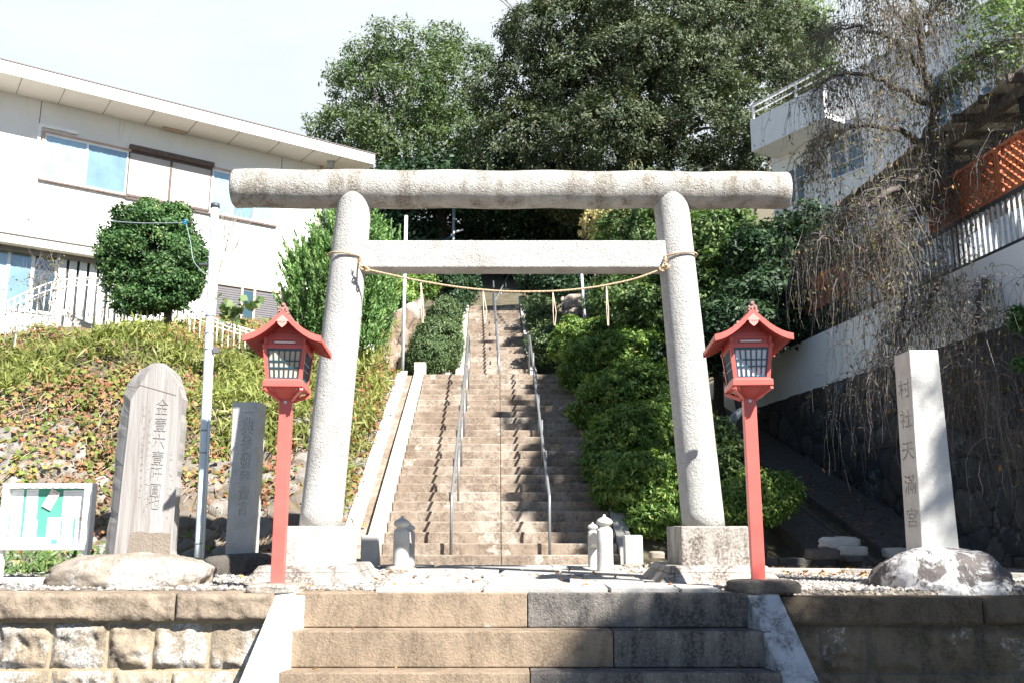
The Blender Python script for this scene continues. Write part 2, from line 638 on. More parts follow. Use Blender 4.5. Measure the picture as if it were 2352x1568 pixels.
M['plaster'] = m_plain('white_plaster', (0.76, 0.74, 0.71), 0.85, var=0.05, nscale=0.8, bump=0.25, bscale=90, dirt=0.28, dirtcol=(0.55, 0.52, 0.48))
M['soffit'] = m_plain('soffit_board', (0.66, 0.62, 0.57), 0.8, var=0.03)
M['fascia'] = m_plain('fascia_metal', (0.78, 0.73, 0.68), 0.5, var=0.04)
M['roof_edge'] = m_plain('dark_roof_edge', (0.10, 0.08, 0.07), 0.5)
M['seam'] = m_plain('dark_seam', (0.16, 0.15, 0.14), 0.8)
M['wood_brown'] = m_plain('brown_wood_trim', (0.11, 0.075, 0.06), 0.7, var=0.3, nscale=12)
M['wood_tan'] = m_plain('tan_wood_trim', (0.50, 0.36, 0.28), 0.7, var=0.15)
M['white_frame'] = m_plain('white_window_frame', (0.80, 0.80, 0.80), 0.4)
M['beige_panel'] = m_plain('beige_shutter', (0.47, 0.42, 0.385), 0.75, var=0.04, nscale=2)
M['curtain'] = m_plain('white_curtain', (0.46, 0.54, 0.56), 0.8, var=0.12, nscale=3)
M['curtain_blue'] = m_plain('pale_blue_sheet', (0.27, 0.34, 0.36), 0.8, var=0.2, nscale=2)
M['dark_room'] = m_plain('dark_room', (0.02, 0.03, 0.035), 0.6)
M['siding'] = m_plain('grey_siding', (0.50, 0.48, 0.46), 0.6, var=0.04)
M['siding_dark'] = m_plain('shade_toned_siding', (0.13, 0.12, 0.125), 0.6, var=0.06)  # siding colour darkened to stand in for the juniper's shadow
M['louver'] = m_plain('louver_panel', (0.66, 0.64, 0.60), 0.6)


def m_glass(name, tint, rough=0.05):
    t = NT(name)
    gl = t.new('ShaderNodeBsdfGlossy')
    gl.inputs['Roughness'].default_value = rough
    gl.inputs['Color'].default_value = (0.9, 0.95, 1, 1)
    tr = t.new('ShaderNodeBsdfTransparent')
    tr.inputs['Color'].default_value = (*tint, 1)
    ms = t.new('ShaderNodeMixShader')
    fr = t.new('ShaderNodeFresnel')
    fr.inputs['IOR'].default_value = 1.6
    t.l.new(t.math('ADD', fr.outputs[0], 0.08), ms.inputs[0])
    t.l.new(tr.outputs[0], ms.inputs[1])
    t.l.new(gl.outputs[0], ms.inputs[2])
    t.l.new(ms.outputs[0], t.out.inputs['Surface'])
    return t.m


M['glass'] = m_glass('window_glass', (0.80, 0.90, 0.93))
M['blue_glass'] = m_plain('blue_reflecting_glass', (0.12, 0.22, 0.28), 0.12, var=0.2, nscale=1.5, spec=0.8)
M['white_metal'] = m_plain('white_painted_metal', (0.80, 0.79, 0.76), 0.5, var=0.04)


def m_rusty():
    t = NT('rusty_white_rail')
    f = t.ramp(t.noise(9, 5, 0.7), [(0.56, 0.0), (0.62, 1.0)])
    c = t.mix(f, (0.78, 0.76, 0.71), (0.34, 0.13, 0.06))
    return t.done(c, 0.6)


M['rusty'] = m_rusty()
M['steel'] = m_plain('galvanised_steel', (0.34, 0.35, 0.35), 0.45, 0.4, var=0.08)
M['rail_steel'] = m_plain('handrail_steel', (0.29, 0.30, 0.31), 0.38, 0.55)
M['pole_white'] = m_plain('pale_blue_pole', (0.62, 0.70, 0.74), 0.4, var=0.03)
M['cap'] = m_plain('dark_cap', (0.06, 0.07, 0.08), 0.5)
M['wire'] = m_plain('grey_cable', (0.25, 0.30, 0.32), 0.5)
M['wire_dark'] = m_plain('dark_cable', (0.04, 0.05, 0.05), 0.5)
M['insul'] = m_plain('blue_insulator', (0.02, 0.22, 0.40), 0.3)
M['black_metal'] = m_plain('black_fence_metal', (0.02, 0.022, 0.024), 0.5)
M['grey_slat'] = m_plain('grey_fence_slat', (0.36, 0.38, 0.40), 0.5, var=0.15, nscale=20)
M['orange'] = m_plain('orange_lattice_wood', (0.42, 0.12, 0.045), 0.65, var=0.25, nscale=3)
M['pipe'] = m_plain('white_plastic_pipe', (0.70, 0.72, 0.73), 0.4)
M['pipe_grey'] = m_plain('grey_plastic_pipe', (0.18, 0.20, 0.21), 0.5)
M['wall_white'] = m_plain('white_concrete', (0.80, 0.81, 0.81), 0.8, var=0.05, nscale=1.0, bump=0.15, bscale=40, dirt=0.38, dirtcol=(0.55, 0.55, 0.52))
M['house_white'] = m_plain('white_tile_wall', (0.82, 0.82, 0.81), 0.7, var=0.04, dirt=0.15, dirtcol=(0.42, 0.40, 0.38))
M['rope'] = m_plain('straw_rope', (0.47, 0.34, 0.21), 0.9, var=0.3, nscale=60, bump=0.6, bscale=120)
M['strip'] = m_plain('straw_strip', (0.62, 0.50, 0.38), 0.8, var=0.1)
M['bark'] = m_plain('dark_bark', (0.10, 0.082, 0.070), 0.9, var=0.35, nscale=14, bump=0.8, bscale=30)
M['bark_light'] = m_plain('twig_bark', (0.20, 0.175, 0.165), 0.9, var=0.35, nscale=8)
M['twig_dark'] = m_plain('dark_twig', (0.10, 0.085, 0.08), 0.9, var=0.3, nscale=8)
M['bark_green'] = m_plain('pale_twig', (0.30, 0.25, 0.20), 0.9, var=0.3, nscale=8)


def m_soil():
    t = NT('hillside_soil')
    c = t.ramp(t.noise(3, 8, 0.7), [(0.3, (0.05, 0.04, 0.028)), (0.5, (0.11, 0.095, 0.055)), (0.7, (0.17, 0.145, 0.09))])
    return t.done(c, 0.95, t.bump(t.noise(12, 8, 0.8), 0.8, 0.08))


M['soil'] = m_soil()


def m_gravel_ground():
    t = NT('gravel_ground')
    c = t.ramp(t.voro(38, out='Color'), [(0.1, (0.16, 0.13, 0.10)), (0.5, (0.27, 0.23, 0.18)), (0.9, (0.40, 0.36, 0.31))])
    g = t.ramp(t.noise(1.5, 5), [(0.4, 0.75), (0.6, 1.1)])
    c = t.mix(1.0, c, g, 'MULTIPLY')
    n = t.bump(t.voro(38), 0.8, 0.02)
    return t.done(c, 0.9, n)


M['ground'] = m_gravel_ground()


def m_pebble():
    t = NT('pebble_stone')
    c = t.ramp(t.attr('rnd'), [(0.0, (0.10, 0.10, 0.11)), (0.3, (0.20, 0.18, 0.155)), (0.6, (0.32, 0.275, 0.225)), (1.0, (0.50, 0.48, 0.44))])
    return t.done(c, 0.85, t.bump(t.noise(60, 3), 0.3, 0.005))


M['pebble'] = m_pebble()
M['asphalt'] = m_plain('asphalt', (0.05, 0.05, 0.05), 0.9, bump=0.4, bscale=90)

M['leaf_camphor'] = m_leaf('grey_green_leaf', [(0.0, (0.030, 0.045, 0.022)), (0.45, (0.062, 0.083, 0.042)), (0.8, (0.105, 0.120, 0.068)), (1.0, (0.16, 0.16, 0.10))], 0.6, 0.15, 0.25, gain=1.1)
M['leaf_left'] = m_leaf('mid_green_leaf', [(0.0, (0.035, 0.062, 0.026)), (0.5, (0.080, 0.118, 0.052)), (1.0, (0.150, 0.180, 0.085))], 0.6, 0.25, 0.25)
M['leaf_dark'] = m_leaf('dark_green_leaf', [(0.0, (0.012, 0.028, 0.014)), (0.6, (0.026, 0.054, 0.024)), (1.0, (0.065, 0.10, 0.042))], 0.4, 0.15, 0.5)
M['leaf_azalea'] = m_leaf('azalea_leaf', [(0.0, (0.026, 0.062, 0.016)), (0.45, (0.075, 0.135, 0.030)), (0.8, (0.16, 0.22, 0.055)), (1.0, (0.27, 0.25, 0.08))], 0.45, 0.25, 0.45, gain=1.75)
M['leaf_side'] = m_leaf('broad_green_leaf', [(0.0, (0.022, 0.052, 0.016)), (0.5, (0.065, 0.112, 0.036)), (1.0, (0.165, 0.205, 0.08))], 0.42, 0.25, 0.45)
M['leaf_pale'] = m_leaf('dry_cream_leaf', [(0.0, (0.22, 0.18, 0.09)), (0.6, (0.42, 0.36, 0.20)), (1.0, (0.52, 0.48, 0.30))], 0.6, 0.3, 0.3)
M['leaf_hedge'] = m_leaf('hedge_leaf', [(0.0, (0.035, 0.065, 0.028)), (0.6, (0.085, 0.130, 0.055)), (0.9, (0.15, 0.19, 0.085)), (1.0, (0.26, 0.19, 0.10))], 0.42, 0.2, 0.5)
M['leaf_round'] = m_leaf('glossy_round_tree_leaf', [(0.0, (0.018, 0.050, 0.018)), (0.5, (0.045, 0.100, 0.032)), (0.9, (0.10, 0.16, 0.05)), (1.0, (0.22, 0.24, 0.10))], 0.35, 0.15, 0.5)
M['leaf_cypress'] = m_leaf('cypress_spray', [(0.0, (0.025, 0.065, 0.020)), (0.5, (0.085, 0.165, 0.050)), (1.0, (0.23, 0.33, 0.12))], 0.5, 0.25, 0.35)
M['leaf_bamboo'] = m_leaf('bamboo_grass_blade', [(0.0, (0.07, 0.10, 0.02)), (0.5, (0.19, 0.22, 0.05)), (0.85, (0.33, 0.33, 0.12)), (1.0, (0.42, 0.34, 0.20))], 0.5, 0.3, 0.35, gain=1.0)
M['leaf_ivy'] = m_leaf('ivy_leaf', [(0.0, (0.075, 0.12, 0.022)), (0.28, (0.18, 0.24, 0.05)), (0.45, (0.30, 0.30, 0.09)), (0.55, (0.42, 0.20, 0.09)), (0.75, (0.34, 0.13, 0.07)), (1.0, (0.20, 0.12, 0.08))], 0.6, 0.25, 0.3, (1.2, 1.1, 0.7), gain=0.85)
M['leaf_ivyred'] = m_leaf('red_brown_ivy', [(0.0, (0.16, 0.20, 0.05)), (0.3, (0.36, 0.19, 0.10)), (0.7, (0.40, 0.20, 0.13)), (1.0, (0.25, 0.15, 0.11))], 0.6, 0.25, 0.3, (1.2, 1.1, 0.7), gain=0.85)
M['leaf_weep'] = m_leaf('willow_leaf', [(0.0, (0.09, 0.095, 0.05)), (0.5, (0.15, 0.15, 0.085)), (0.9, (0.26, 0.22, 0.11)), (1.0, (0.50, 0.22, 0.04))], 0.55, 0.3, 0.3, gain=1.0)
M['leaf_light'] = m_leaf('pale_green_leaf', [(0.0, (0.12, 0.20, 0.07)), (0.6, (0.24, 0.34, 0.14)), (1.0, (0.36, 0.42, 0.24))], 0.5, 0.3, 0.35, gain=0.8)
M['leaf_litter'] = m_leaf('fallen_leaf', [(0.0, (0.10, 0.06, 0.03)), (0.5, (0.28, 0.12, 0.04)), (1.0, (0.42, 0.24, 0.09))], 0.8, 0.1, 0.2, (1.1, 1, 0.8))


# ------------------------------------------------------------------ foliage
def quads_obj(name, mat, parent, V4, rnd, extra_v=None):
    """V4: (n,4,3) array of leaf quads in world coordinates"""
    n = V4.shape[0]
    Mx = ROOT[parent.name] if parent is not None else Matrix.Identity(4)
    inv = np.array(Mx.inverted())
    v = V4.reshape(-1, 3)
    v = v @ inv[:3, :3].T + inv[:3, 3]
    me = bpy.data.meshes.new(name)
    me.vertices.add(n * 4)
    me.vertices.foreach_set('co', v.astype(np.float32).ravel())
    me.loops.add(n * 4)
    me.loops.foreach_set('vertex_index', np.arange(n * 4, dtype=np.int32))
    me.polygons.add(n)
    me.polygons.foreach_set('loop_start', np.arange(0, n * 4, 4, dtype=np.int32))
    at = me.attributes.new('rnd', 'FLOAT', 'FACE')
    at.data.foreach_set('value', rnd.astype(np.float32))
    me.update(calc_edges=True)
    me.materials.append(mat)
    o = bpy.data.objects.new(name, me)
    COL.objects.link(o)
    if parent is not None:
        o.parent = parent
        ROOT[o.name] = ROOT[parent.name]
    else:
        ROOT[o.name] = Matrix.Identity(4)
    return o


def norm(a):
    return a / (np.linalg.norm(a, axis=-1, keepdims=True) + 1e-9)


def leaf_quads(rng, pos, nrm, axis, ln, wd, fold=0.0):
    """diamond leaves: centre pos, surface normal nrm, long axis axis"""
    axis = norm(axis - nrm * np.sum(axis * nrm, -1, keepdims=True))
    side = np.cross(nrm, axis)
    ln = ln[:, None]
    wd = wd[:, None]
    a = pos - axis * ln * 0.5
    b = pos + side * wd * 0.5 + axis * ln * 0.05
    c = pos + axis * ln * 0.5 - nrm * ln * 0.12
    d = pos - side * wd * 0.5 + axis * ln * 0.05
    return np.stack([a, b, c, d], 1)


def crown_points(rng, lobes, n, rough=0.18, inner=0.2):
    """points near the surface of a union of ellipsoids, with outward directions"""
    L = np.array(lobes, dtype=float)
    C, R = L[:, :3], L[:, 3:6]
    area = (R[:, 0] * R[:, 1] + R[:, 1] * R[:, 2] + R[:, 0] * R[:, 2])
    pr = area / area.sum()
    out_p, out_d = [], []
    need = n
    while need > 0:
        k = rng.choice(len(L), size=need * 2, p=pr)
        d = norm(rng.normal(size=(need * 2, 3)))
        rad = 1 - np.abs(rng.normal(size=need * 2)) * rough
        isin = rng.random(need * 2) < inner
        rad = np.where(isin, rng.random(need * 2) ** 0.5, rad)
        p = C[k] + d * R[k] * rad[:, None]
        q = (p[:, None, :] - C[None]) / R[None]
        r = np.linalg.norm(q, axis=2)
        r[np.arange(len(k)), k] = 9
        ok = (r.min(1) > 0.72) | isin
        od = norm(d / R[k])
        out_p.append(p[ok][:need])
        out_d.append(od[ok][:need])
        need = n - sum(len(x) for x in out_p)
    return np.concatenate(out_p)[:n], np.concatenate(out_d)[:n]


def foliage(name, lobes, nclump, nleaf, size, mat, parent, seed, clump=0.35, aspect=0.5, rough=0.15, inner=0.2, droop=0.0,
            face=0.75, clip=None, flat=0.75, rlo=0.0, rhi=1.0):
    rng = np.random.default_rng(seed)
    cp, cd = crown_points(rng, lobes, nclump, rough, inner)
    crnd = rng.random(nclump)
    cr = clump * (0.6 + 0.8 * rng.random(nclump))
    idx = np.repeat(np.arange(nclump), nleaf)
    n = len(idx)
    off = norm(rng.normal(size=(n, 3))) * (rng.random(n) ** 0.5)[:, None] * cr[idx][:, None]
    off[:, 2] *= flat
    pos = cp[idx] + off
    nr = norm(cd[idx] * face + norm(rng.normal(size=(n, 3))) * 0.75 + np.array([0, 0, 0.35]))
    ax = norm(off * 1.2 + rng.normal(size=(n, 3)) * 0.5 + np.array([0, 0, -droop]) * 1.0)
    ln = size * (0.6 + 0.8 * rng.random(n))
    rnd = np.clip(0.5 * crnd[idx] + 0.5 * rng.random(n) + 0.10 * off[:, 2] / clump, 0, 1)
    rnd = rlo + (rhi - rlo) * rnd
    V = leaf_quads(rng, pos, nr, ax, ln, ln * aspect)
    if clip is not None:
        ok = clip(pos)
        V, rnd = V[ok], rnd[ok]
    return quads_obj(name, mat, parent, V, rnd)


def billow(lobes, n, r0, r1, seed, flat=0.8, out=0.35):
    """break big lobes into many small rounded masses on their surface"""
    rng = np.random.default_rng(seed)
    p, d = crown_points(rng, lobes, n, 0.03, 0.0)
    res = []
    for i in range(n):
        r = rng.uniform(r0, r1)
        q = p[i] - d[i] * r * (1 - out)
        res.append((q[0], q[1], q[2], r * rng.uniform(.85, 1.25), r, r * flat * rng.uniform(.8, 1.2)))
    return res


def lobes_px(items, depth=1.0):
    """items: (px, py, Y, rpx, rpy[, ry]) -> ellipsoids in metres"""
    out = []
    for it in items:
        px, py, Y, rx, rz = it[:5]
        c = P(px, py, Y)
        s = scale_at(c)
        ry = it[5] if len(it) > 5 else depth * rx / s
        out.append((c.x, c.y, c.z, rx / s, ry, rz / s))
    return out


def trunk_limbs(name, base, top, r0, mat, parent, lobes, seed, nl=9, n=8):
    """tapered trunk with limbs towards the lobes of a crown"""
    rnd = random.Random(seed)
    b = MB()
    base, top = Vector(base), Vector(top)
    pts, rs = [], []
    for i in range(9):
        t = i / 8
        p = base.lerp(top, t) + Vector((rnd.uniform(-1, 1), rnd.uniform(-1, 1), 0)) * r0 * 0.5 * min(1, t * 4)
        pts.append(p)
        rs.append(r0 * (1.15 - 0.85 * t) if i else r0 * 1.45)
    b.tube(pts, rs, n)
    ls = list(lobes)
    rnd.shuffle(ls)
    for L in ls[:nl]:
        t = rnd.uniform(0.35, 0.95)
        a = base.lerp(top, t)
        e = Vector(L[:3])
        m1 = a.lerp(e, 0.45) + Vector((0, 0, (e - a).length * 0.12))
        q = [a, a.lerp(m1, 0.5), m1, m1.lerp(e, 0.5) + Vector((rnd.uniform(-.1, .1), 0, .05)), e]
        rr = r0 * (0.55 - 0.3 * t)
        b.tube(q, [rr, rr * .8, rr * .6, rr * .4, rr * .18], 6)
        for _ in range(3):
            w = e + Vector((rnd.uniform(-1, 1) * L[3], rnd.uniform(-1, 1) * L[4], rnd.uniform(-.2, 1) * L[5])) * 0.8
            s0 = q[rnd.choice([2, 3])]
            b.tube([s0, s0.lerp(w, .5) + Vector((0, 0, .08)), w], [rr * .35, rr * .25, rr * .08], 5)
    return b.build(name, mat, parent, fix=False)


# ------------------------------------------------------------------ stones
def rock(name, c, r, mat, parent=None, seed=1, amp=0.12, sub=4, flat_bottom=True, power=2.6, freq=1.3, loc=None):
    """irregular boulder: superellipsoid with broad facets"""
    bm = bmesh.new()
    bmesh.ops.create_icosphere(bm, subdivisions=sub, radius=1)
    c = Vector(c)
    b = MB()
    vs = []
    for v in bm.verts:
        p = v.co.normalized()
        k = (abs(p.x) ** power + abs(p.y) ** power + abs(p.z) ** power) ** (-1 / power)
        q = p * k
        q *= 1 + amp * fbm(q + Vector((seed * 7.1, 0, 0)), 4, freq) + amp * 0.35 * fbm(q + Vector((0, seed * 3.3, 0)), 3, freq * 4)
        w = Vector((q.x * r[0], q.y * r[1], q.z * r[2])) + c
        if flat_bottom and w.z < c.z - r[2] * 0.6:
            w.z = c.z - r[2] * 0.6
        vs.append(w)
    b.add(vs, [[l.index for l in f.verts] for f in bm.faces], True)
    bm.free()
    return b.build(name, mat, parent, fix=True, loc=loc)


def stone_sheet(b_pts, nu, nv, cell, amp, name, mat, parent=None, seed=0, nrm=None, squash=(1, 1, 1)):
    """sheet of fitted stones: b_pts(u, v) -> point; stones bulge out of it"""
    grid = []
    for j in range(nv + 1):
        for i in range(nu + 1):
            grid.append(Vector(b_pts(i / nu, j / nv)))
    W = nu + 1
    vs, ed, ce = [], [], []
    for j in range(nv + 1):
        for i in range(nu + 1):
            p = grid[j * W + i]
            q = Vector((p.x * squash[0], p.y * squash[1], p.z * squash[2])) / cell + Vector((seed, seed * 2, 0))
            q += Vector((fbm(p * 1.3, 2), fbm(p * 1.3 + Vector((5, 0, 0)), 2), fbm(p * 1.3 + Vector((0, 5, 0)), 2))) * 0.18
            d, pt = noise.voronoi(q)
            e = d[1] - d[0]
            cellr = abs(math.sin(pt[0].x * 12.99 + pt[0].y * 78.2 + pt[0].z * 37.7) * 43758.5) % 1.0
            i0, i1 = max(i - 1, 0), min(i + 1, nu)
            j0, j1 = max(j - 1, 0), min(j + 1, nv)
            n = (grid[j * W + i1] - grid[j * W + i0]).cross(grid[j1 * W + i] - grid[j0 * W + i])
            n = n.normalized() if n.length > 1e-9 else Vector((0, -1, 0))
            h = min(1.0, e * 2.6) ** 0.6
            h = h * (0.75 + 0.5 * cellr) + 0.22 * fbm(p + Vector((cellr * 9, 0, 0)), 4, 2.2 / cell * 0.4)
            vs.append(p + n * amp * h)
            ed.append(min(1, e * 1.6))
            ce.append(cellr)
    fs = []
    for j in range(nv):
        for i in range(nu):
            a = j * W + i
            fs.append((a, a + 1, a + 1 + W, a + W))
    b = MB().add(vs, fs, False)
    return b.build(name, mat, parent, fix=False, attrs={'edge': ed, 'cell': ce})


# ------------------------------------------------------------------ glyphs
_gc = {}


def glyph(ch):
    if ch in _gc:
        return _gc[ch]
    cu = bpy.data.curves.new('glyph', 'FONT')
    cu.body = ch
    cu.size = 1
    cu.resolution_u = 2
    o = bpy.data.objects.new('glyph', cu)
    COL.objects.link(o)
    bpy.context.view_layer.update()
    dg = bpy.context.evaluated_depsgraph_get()
    me = bpy.data.meshes.new_from_object(o.evaluated_get(dg))
    vs = [v.co.copy() for v in me.vertices]
    fs = [tuple(p.vertices) for p in me.polygons]
    bpy.data.objects.remove(o)
    bpy.data.curves.remove(cu)
    bpy.data.meshes.remove(me)
    if vs:
        x0, x1 = min(v.x for v in vs), max(v.x for v in vs)
        cx, cy = (x0 + x1) / 2, 0.38
        vs = [(v.x - cx, v.y - cy) for v in vs]
    _gc[ch] = (vs, fs)
    return _gc[ch]


def add_glyph(b, ch, origin, right, up, sx, sy, rot=0.0):
    vs, fs = glyph(ch)
    origin, right, up = Vector(origin), Vector(right).normalized(), Vector(up).normalized()
    c, s = math.cos(rot), math.sin(rot)
    b.add([origin + right * ((x * c - y * s) * sx) + up * ((x * s + y * c) * sy) for x, y in vs], fs)


def carve(obj, chars, depth, normal):
    """cut characters into a stone: chars = (ch, origin, right, up, sx, sy)"""
    normal = Vector(normal).normalized()
    inv = ROOT[obj.name].inverted()
    bm = bmesh.new()
    for (ch, org, rt, up, sx, sy) in chars:
        tmp = MB()
        add_glyph(tmp, ch, Vector(org) + normal * depth, rt, up, sx, sy)
        m2 = bmesh.new()
        vv = [m2.verts.new(inv @ Vector(p)) for p in tmp.v]
        for f in tmp.f:
            try:
                m2.faces.new([vv[i] for i in f])
            except ValueError:
                pass
        bmesh.ops.remove_doubles(m2, verts=m2.verts, dist=1e-5)
        r = bmesh.ops.extrude_face_region(m2, geom=m2.faces[:])
        dv = (inv.to_3x3() @ normal) * (-2 * depth)
        for g in r['geom']:
            if isinstance(g, bmesh.types.BMVert):
                g.co += dv
        bmesh.ops.recalc_face_normals(m2, faces=m2.faces)
        me = bpy.data.meshes.new('cut')
        m2.to_mesh(me)
        m2.free()
        bm.from_mesh(me)
        bpy.data.meshes.remove(me)
    me = bpy.data.meshes.new('cutter')
    bm.to_mesh(me)
    bm.free()
    me.materials.append(M['engrave'])
    cutter = bpy.data.objects.new('cutter', me)
    COL.objects.link(cutter)
    cutter.matrix_world = ROOT[obj.name]
    md = obj.modifiers.new('cut', 'BOOLEAN')
    md.operation = 'DIFFERENCE'
    md.object = cutter
    md.solver = 'EXACT'
    bpy.context.view_layer.update()
    dg = bpy.context.evaluated_depsgraph_get()
    new = bpy.data.meshes.new_from_object(obj.evaluated_get(dg))
    n_old = len(obj.data.polygons)
    obj.modifiers.remove(md)
    if len(new.polygons) > n_old:
        obj.data = new
        if len(new.materials) < 2:
            new.materials.append(M['engrave'])
    bpy.data.objects.remove(cutter)

# =================================================================== SETTING
YE = 6.80                      # edge of the landing
YS = 11.26                     # foot of the long stair
RS, TS = 0.1336, 0.2538
SL = RS / TS


def cxs(y):
    return -0.19 - 0.0171 * (y - 11)


def wallx(y):
    return 5.62 - 0.124 * (y - 10.2)


def sstep(a, b, x):
    t = max(0.0, min(1.0, (x - a) / (b - a)))
    return t * t * (3 - 2 * t)


def z_bank(x, y):
    a = y - 10.15 - 0.25 * math.sin(x * 1.3) * 0.4
    if a <= 0:
        return 0.0
    z = min(a * 0.95, 3.5 + 0.25 * (a - 3.68))
    # the bank rounds over at its top
    z2 = 3.3 + 0.25 * (a - 3.68)
    if a > 2.8:
        w = sstep(2.8, 4.6, a)
        z = z * (1 - w) + (z2 + 0.2) * w
    z -= 0.72 * sstep(-6.0, -4.9, x) * sstep(2.0, 3.6, a) * (1 - sstep(7, 9, a))
    z -= 0.75 * sstep(-5.3, -7.6, x) * sstep(2.0, 4.5, a) * (1 - sstep(7, 9, a))
    return z + 0.10 * fbm((x, y, 0), 4, 0.8) * min(1, a)


def z_stair(y):
    a = y - YS
    if a < 0:
        return 0.0
    if a < 25 * TS:
        return a * SL
    z = 25 * RS
    a -= 25 * TS
    if a < 1.5:
        return z
    a -= 1.5
    if a < 24 * TS:
        return z + a * SL
    return z + 24 * RS + (a - 24 * TS) * 0.40


def zg(x, y):
    c = cxs(y)
    d = x - c
    st = z_stair(y)
    if y > 46:
        st = z_stair(46) + (y - 46) * 0.05
    if d < 0:
        w = sstep(2.15, 2.6, -d)
        z = st * (1 - w) + z_bank(x, min(y, 40)) * w
        if y > 24:
            z = max(z, st * min(1, (y - 24) / 8) + z * (1 - min(1, (y - 24) / 8)))
    else:
        rs = 0.37 * max(0, y - 11.2)
        w = sstep(2.4, 4.0, d)
        z = st * (1 - w) + min(rs, st if st > 0 else rs) * w
        k = sstep(wallx(y) + 0.10, wallx(y) + 0.25, x)
        if y > 7.5:
            z = z * (1 - k) + max(3.45, rs) * k
        if y > 24:
            z = max(z, st * min(1, (y - 24) / 8))
    return z


# hillside, one sheet out to the horizon
def axis_pts(a, b, n, c=0.0, k=1.0):
    return [a + (b - a) * i / n for i in range(n + 1)]


xs = [-400, -200, -100, -60, -40, -25, -18] + axis_pts(-14, 9, 160) + [12, 18, 26, 40, 60, 100, 200, 400]
ys = axis_pts(7.6, 28, 150) + [30, 33, 36, 40, 45, 50, 60, 80, 120, 200, 400, 900]
b = MB()
W = len(xs)
vs = [(x, y, zg(x, y) - 0.06) for y in ys for x in xs]
fs = [(j * W + i, j * W + i + 1, (j + 1) * W + i + 1, (j + 1) * W + i) for j in range(len(ys) - 1) for i in range(W - 1)]
b.add(vs, fs, True)
tag(b.build('hillside_terrain', M['soil'], fix=False), kind='structure')

b = MB()
b.box(-400, 400, 7.0, 11.9, -2.2, -0.002)
tag(b.build('gravel_ground', M['ground']), kind='structure')
b = MB()
b.quad((-400, -500, -1.5), (400, -500, -1.5), (400, 7.2, -1.5), (-400, 7.2, -1.5))
tag(b.build('street_road', M['asphalt']), kind='structure')

# paved path between the front steps and the long stair
b = MB()
rp = random.Random(5)
rows = [6.83, 7.5, 8.25, 9.05, 9.85, 10.6, 11.20]
for j in range(len(rows) - 1):
    y0, y1 = rows[j], rows[j + 1]
    xl0 = -1.0 - 0.02 * j
    xr0 = 1.52 - 0.14 * j if j < 5 else 1.1
    xl, xr = xl0, max(xr0, 1.0)
    if j == len(rows) - 2:
        xl, xr = -1.55, 1.3
    x = xl
    while x < xr - 0.05:
        w = rp.uniform(0.5, 0.95)
        x2 = x + w if x + w < xr - 0.3 else xr
        s = rp.uniform(-0.05, 0.05)
        dz = rp.uniform(0.0, 0.01)
        bb = [(x + .012, y0 + .014, -.05), (x2 - .012, y0 + .014, -.05), (x2 - .012 + s, y1 - .014, -.05), (x + .012 + s, y1 - .014, -.05)]
        tt = [(p[0], p[1], 0.022 + dz) for p in bb]
        b.hexa(bb, tt)
        x = x2
tag(b.build('stone_path', M['paving'], bevel=0.006), kind='structure')

# loose gravel as real pebbles
def pebbles(name, regions, seed, size=0.02):
    rng = np.random.default_rng(seed)
    base_v = np.array([(1, 0, 0), (0, 1, 0), (-1, 0, 0), (0, -1, 0), (0, 0, 1), (.7, .7, .45), (-.7, .6, .5), (.1, -.8, .55)])
    fs0 = [(0, 5, 4), (5, 1, 4), (1, 6, 4), (6, 2, 4), (2, 3, 7), (2, 7, 4), (7, 3, 0), (7, 0, 4), (0, 1, 5), (1, 2, 6)]
    vs, fs, rn = [], [], []
    for (x0, x1, y0, y1, n) in regions:
        for _ in range(n):
            x, y = rng.uniform(x0, x1), rng.uniform(y0, y1)
            s = size * rng.uniform(0.5, 1.5)
            a = rng.uniform(0, 6.28)
            ca, sa = math.cos(a), math.sin(a)
            e = rng.uniform(0.6, 1.0)
            bi = len(vs)
            z = max(0, zg(x, y) - 0.06) if y > 11.3 else 0.0
            for q in base_v:
                qx, qy = q[0] * s, q[1] * s * e
                vs.append((x + qx * ca - qy * sa, y + qx * sa + qy * ca, z + 0.003 + q[2] * s * 0.8))
            fs += [tuple(bi + k for k in f) for f in fs0]
            rn += [rng.random()] * len(fs0)
    me = bpy.data.meshes.new(name)
    me.from_pydata(vs, [], fs)
    at = me.attributes.new('rnd', 'FLOAT', 'FACE')
    at.data.foreach_set('value', np.array(rn, dtype=np.float32))
    me.materials.append(M['pebble'])
    o = bpy.data.objects.new(name, me)
    COL.objects.link(o)
    return tag(o, kind='stuff')


pebbles('gravel', [(1.75, 5.6, 7.0, 8.2, 5200), (1.6, 5.6, 8.2, 11.4, 7500), (-2.6, -0.95, 7.0, 10.8, 2600), (-5.2, -2.6, 7.0, 9.6, 1800), (1.1, 2.2, 7.0, 11.1, 2000)], 3, 0.021)

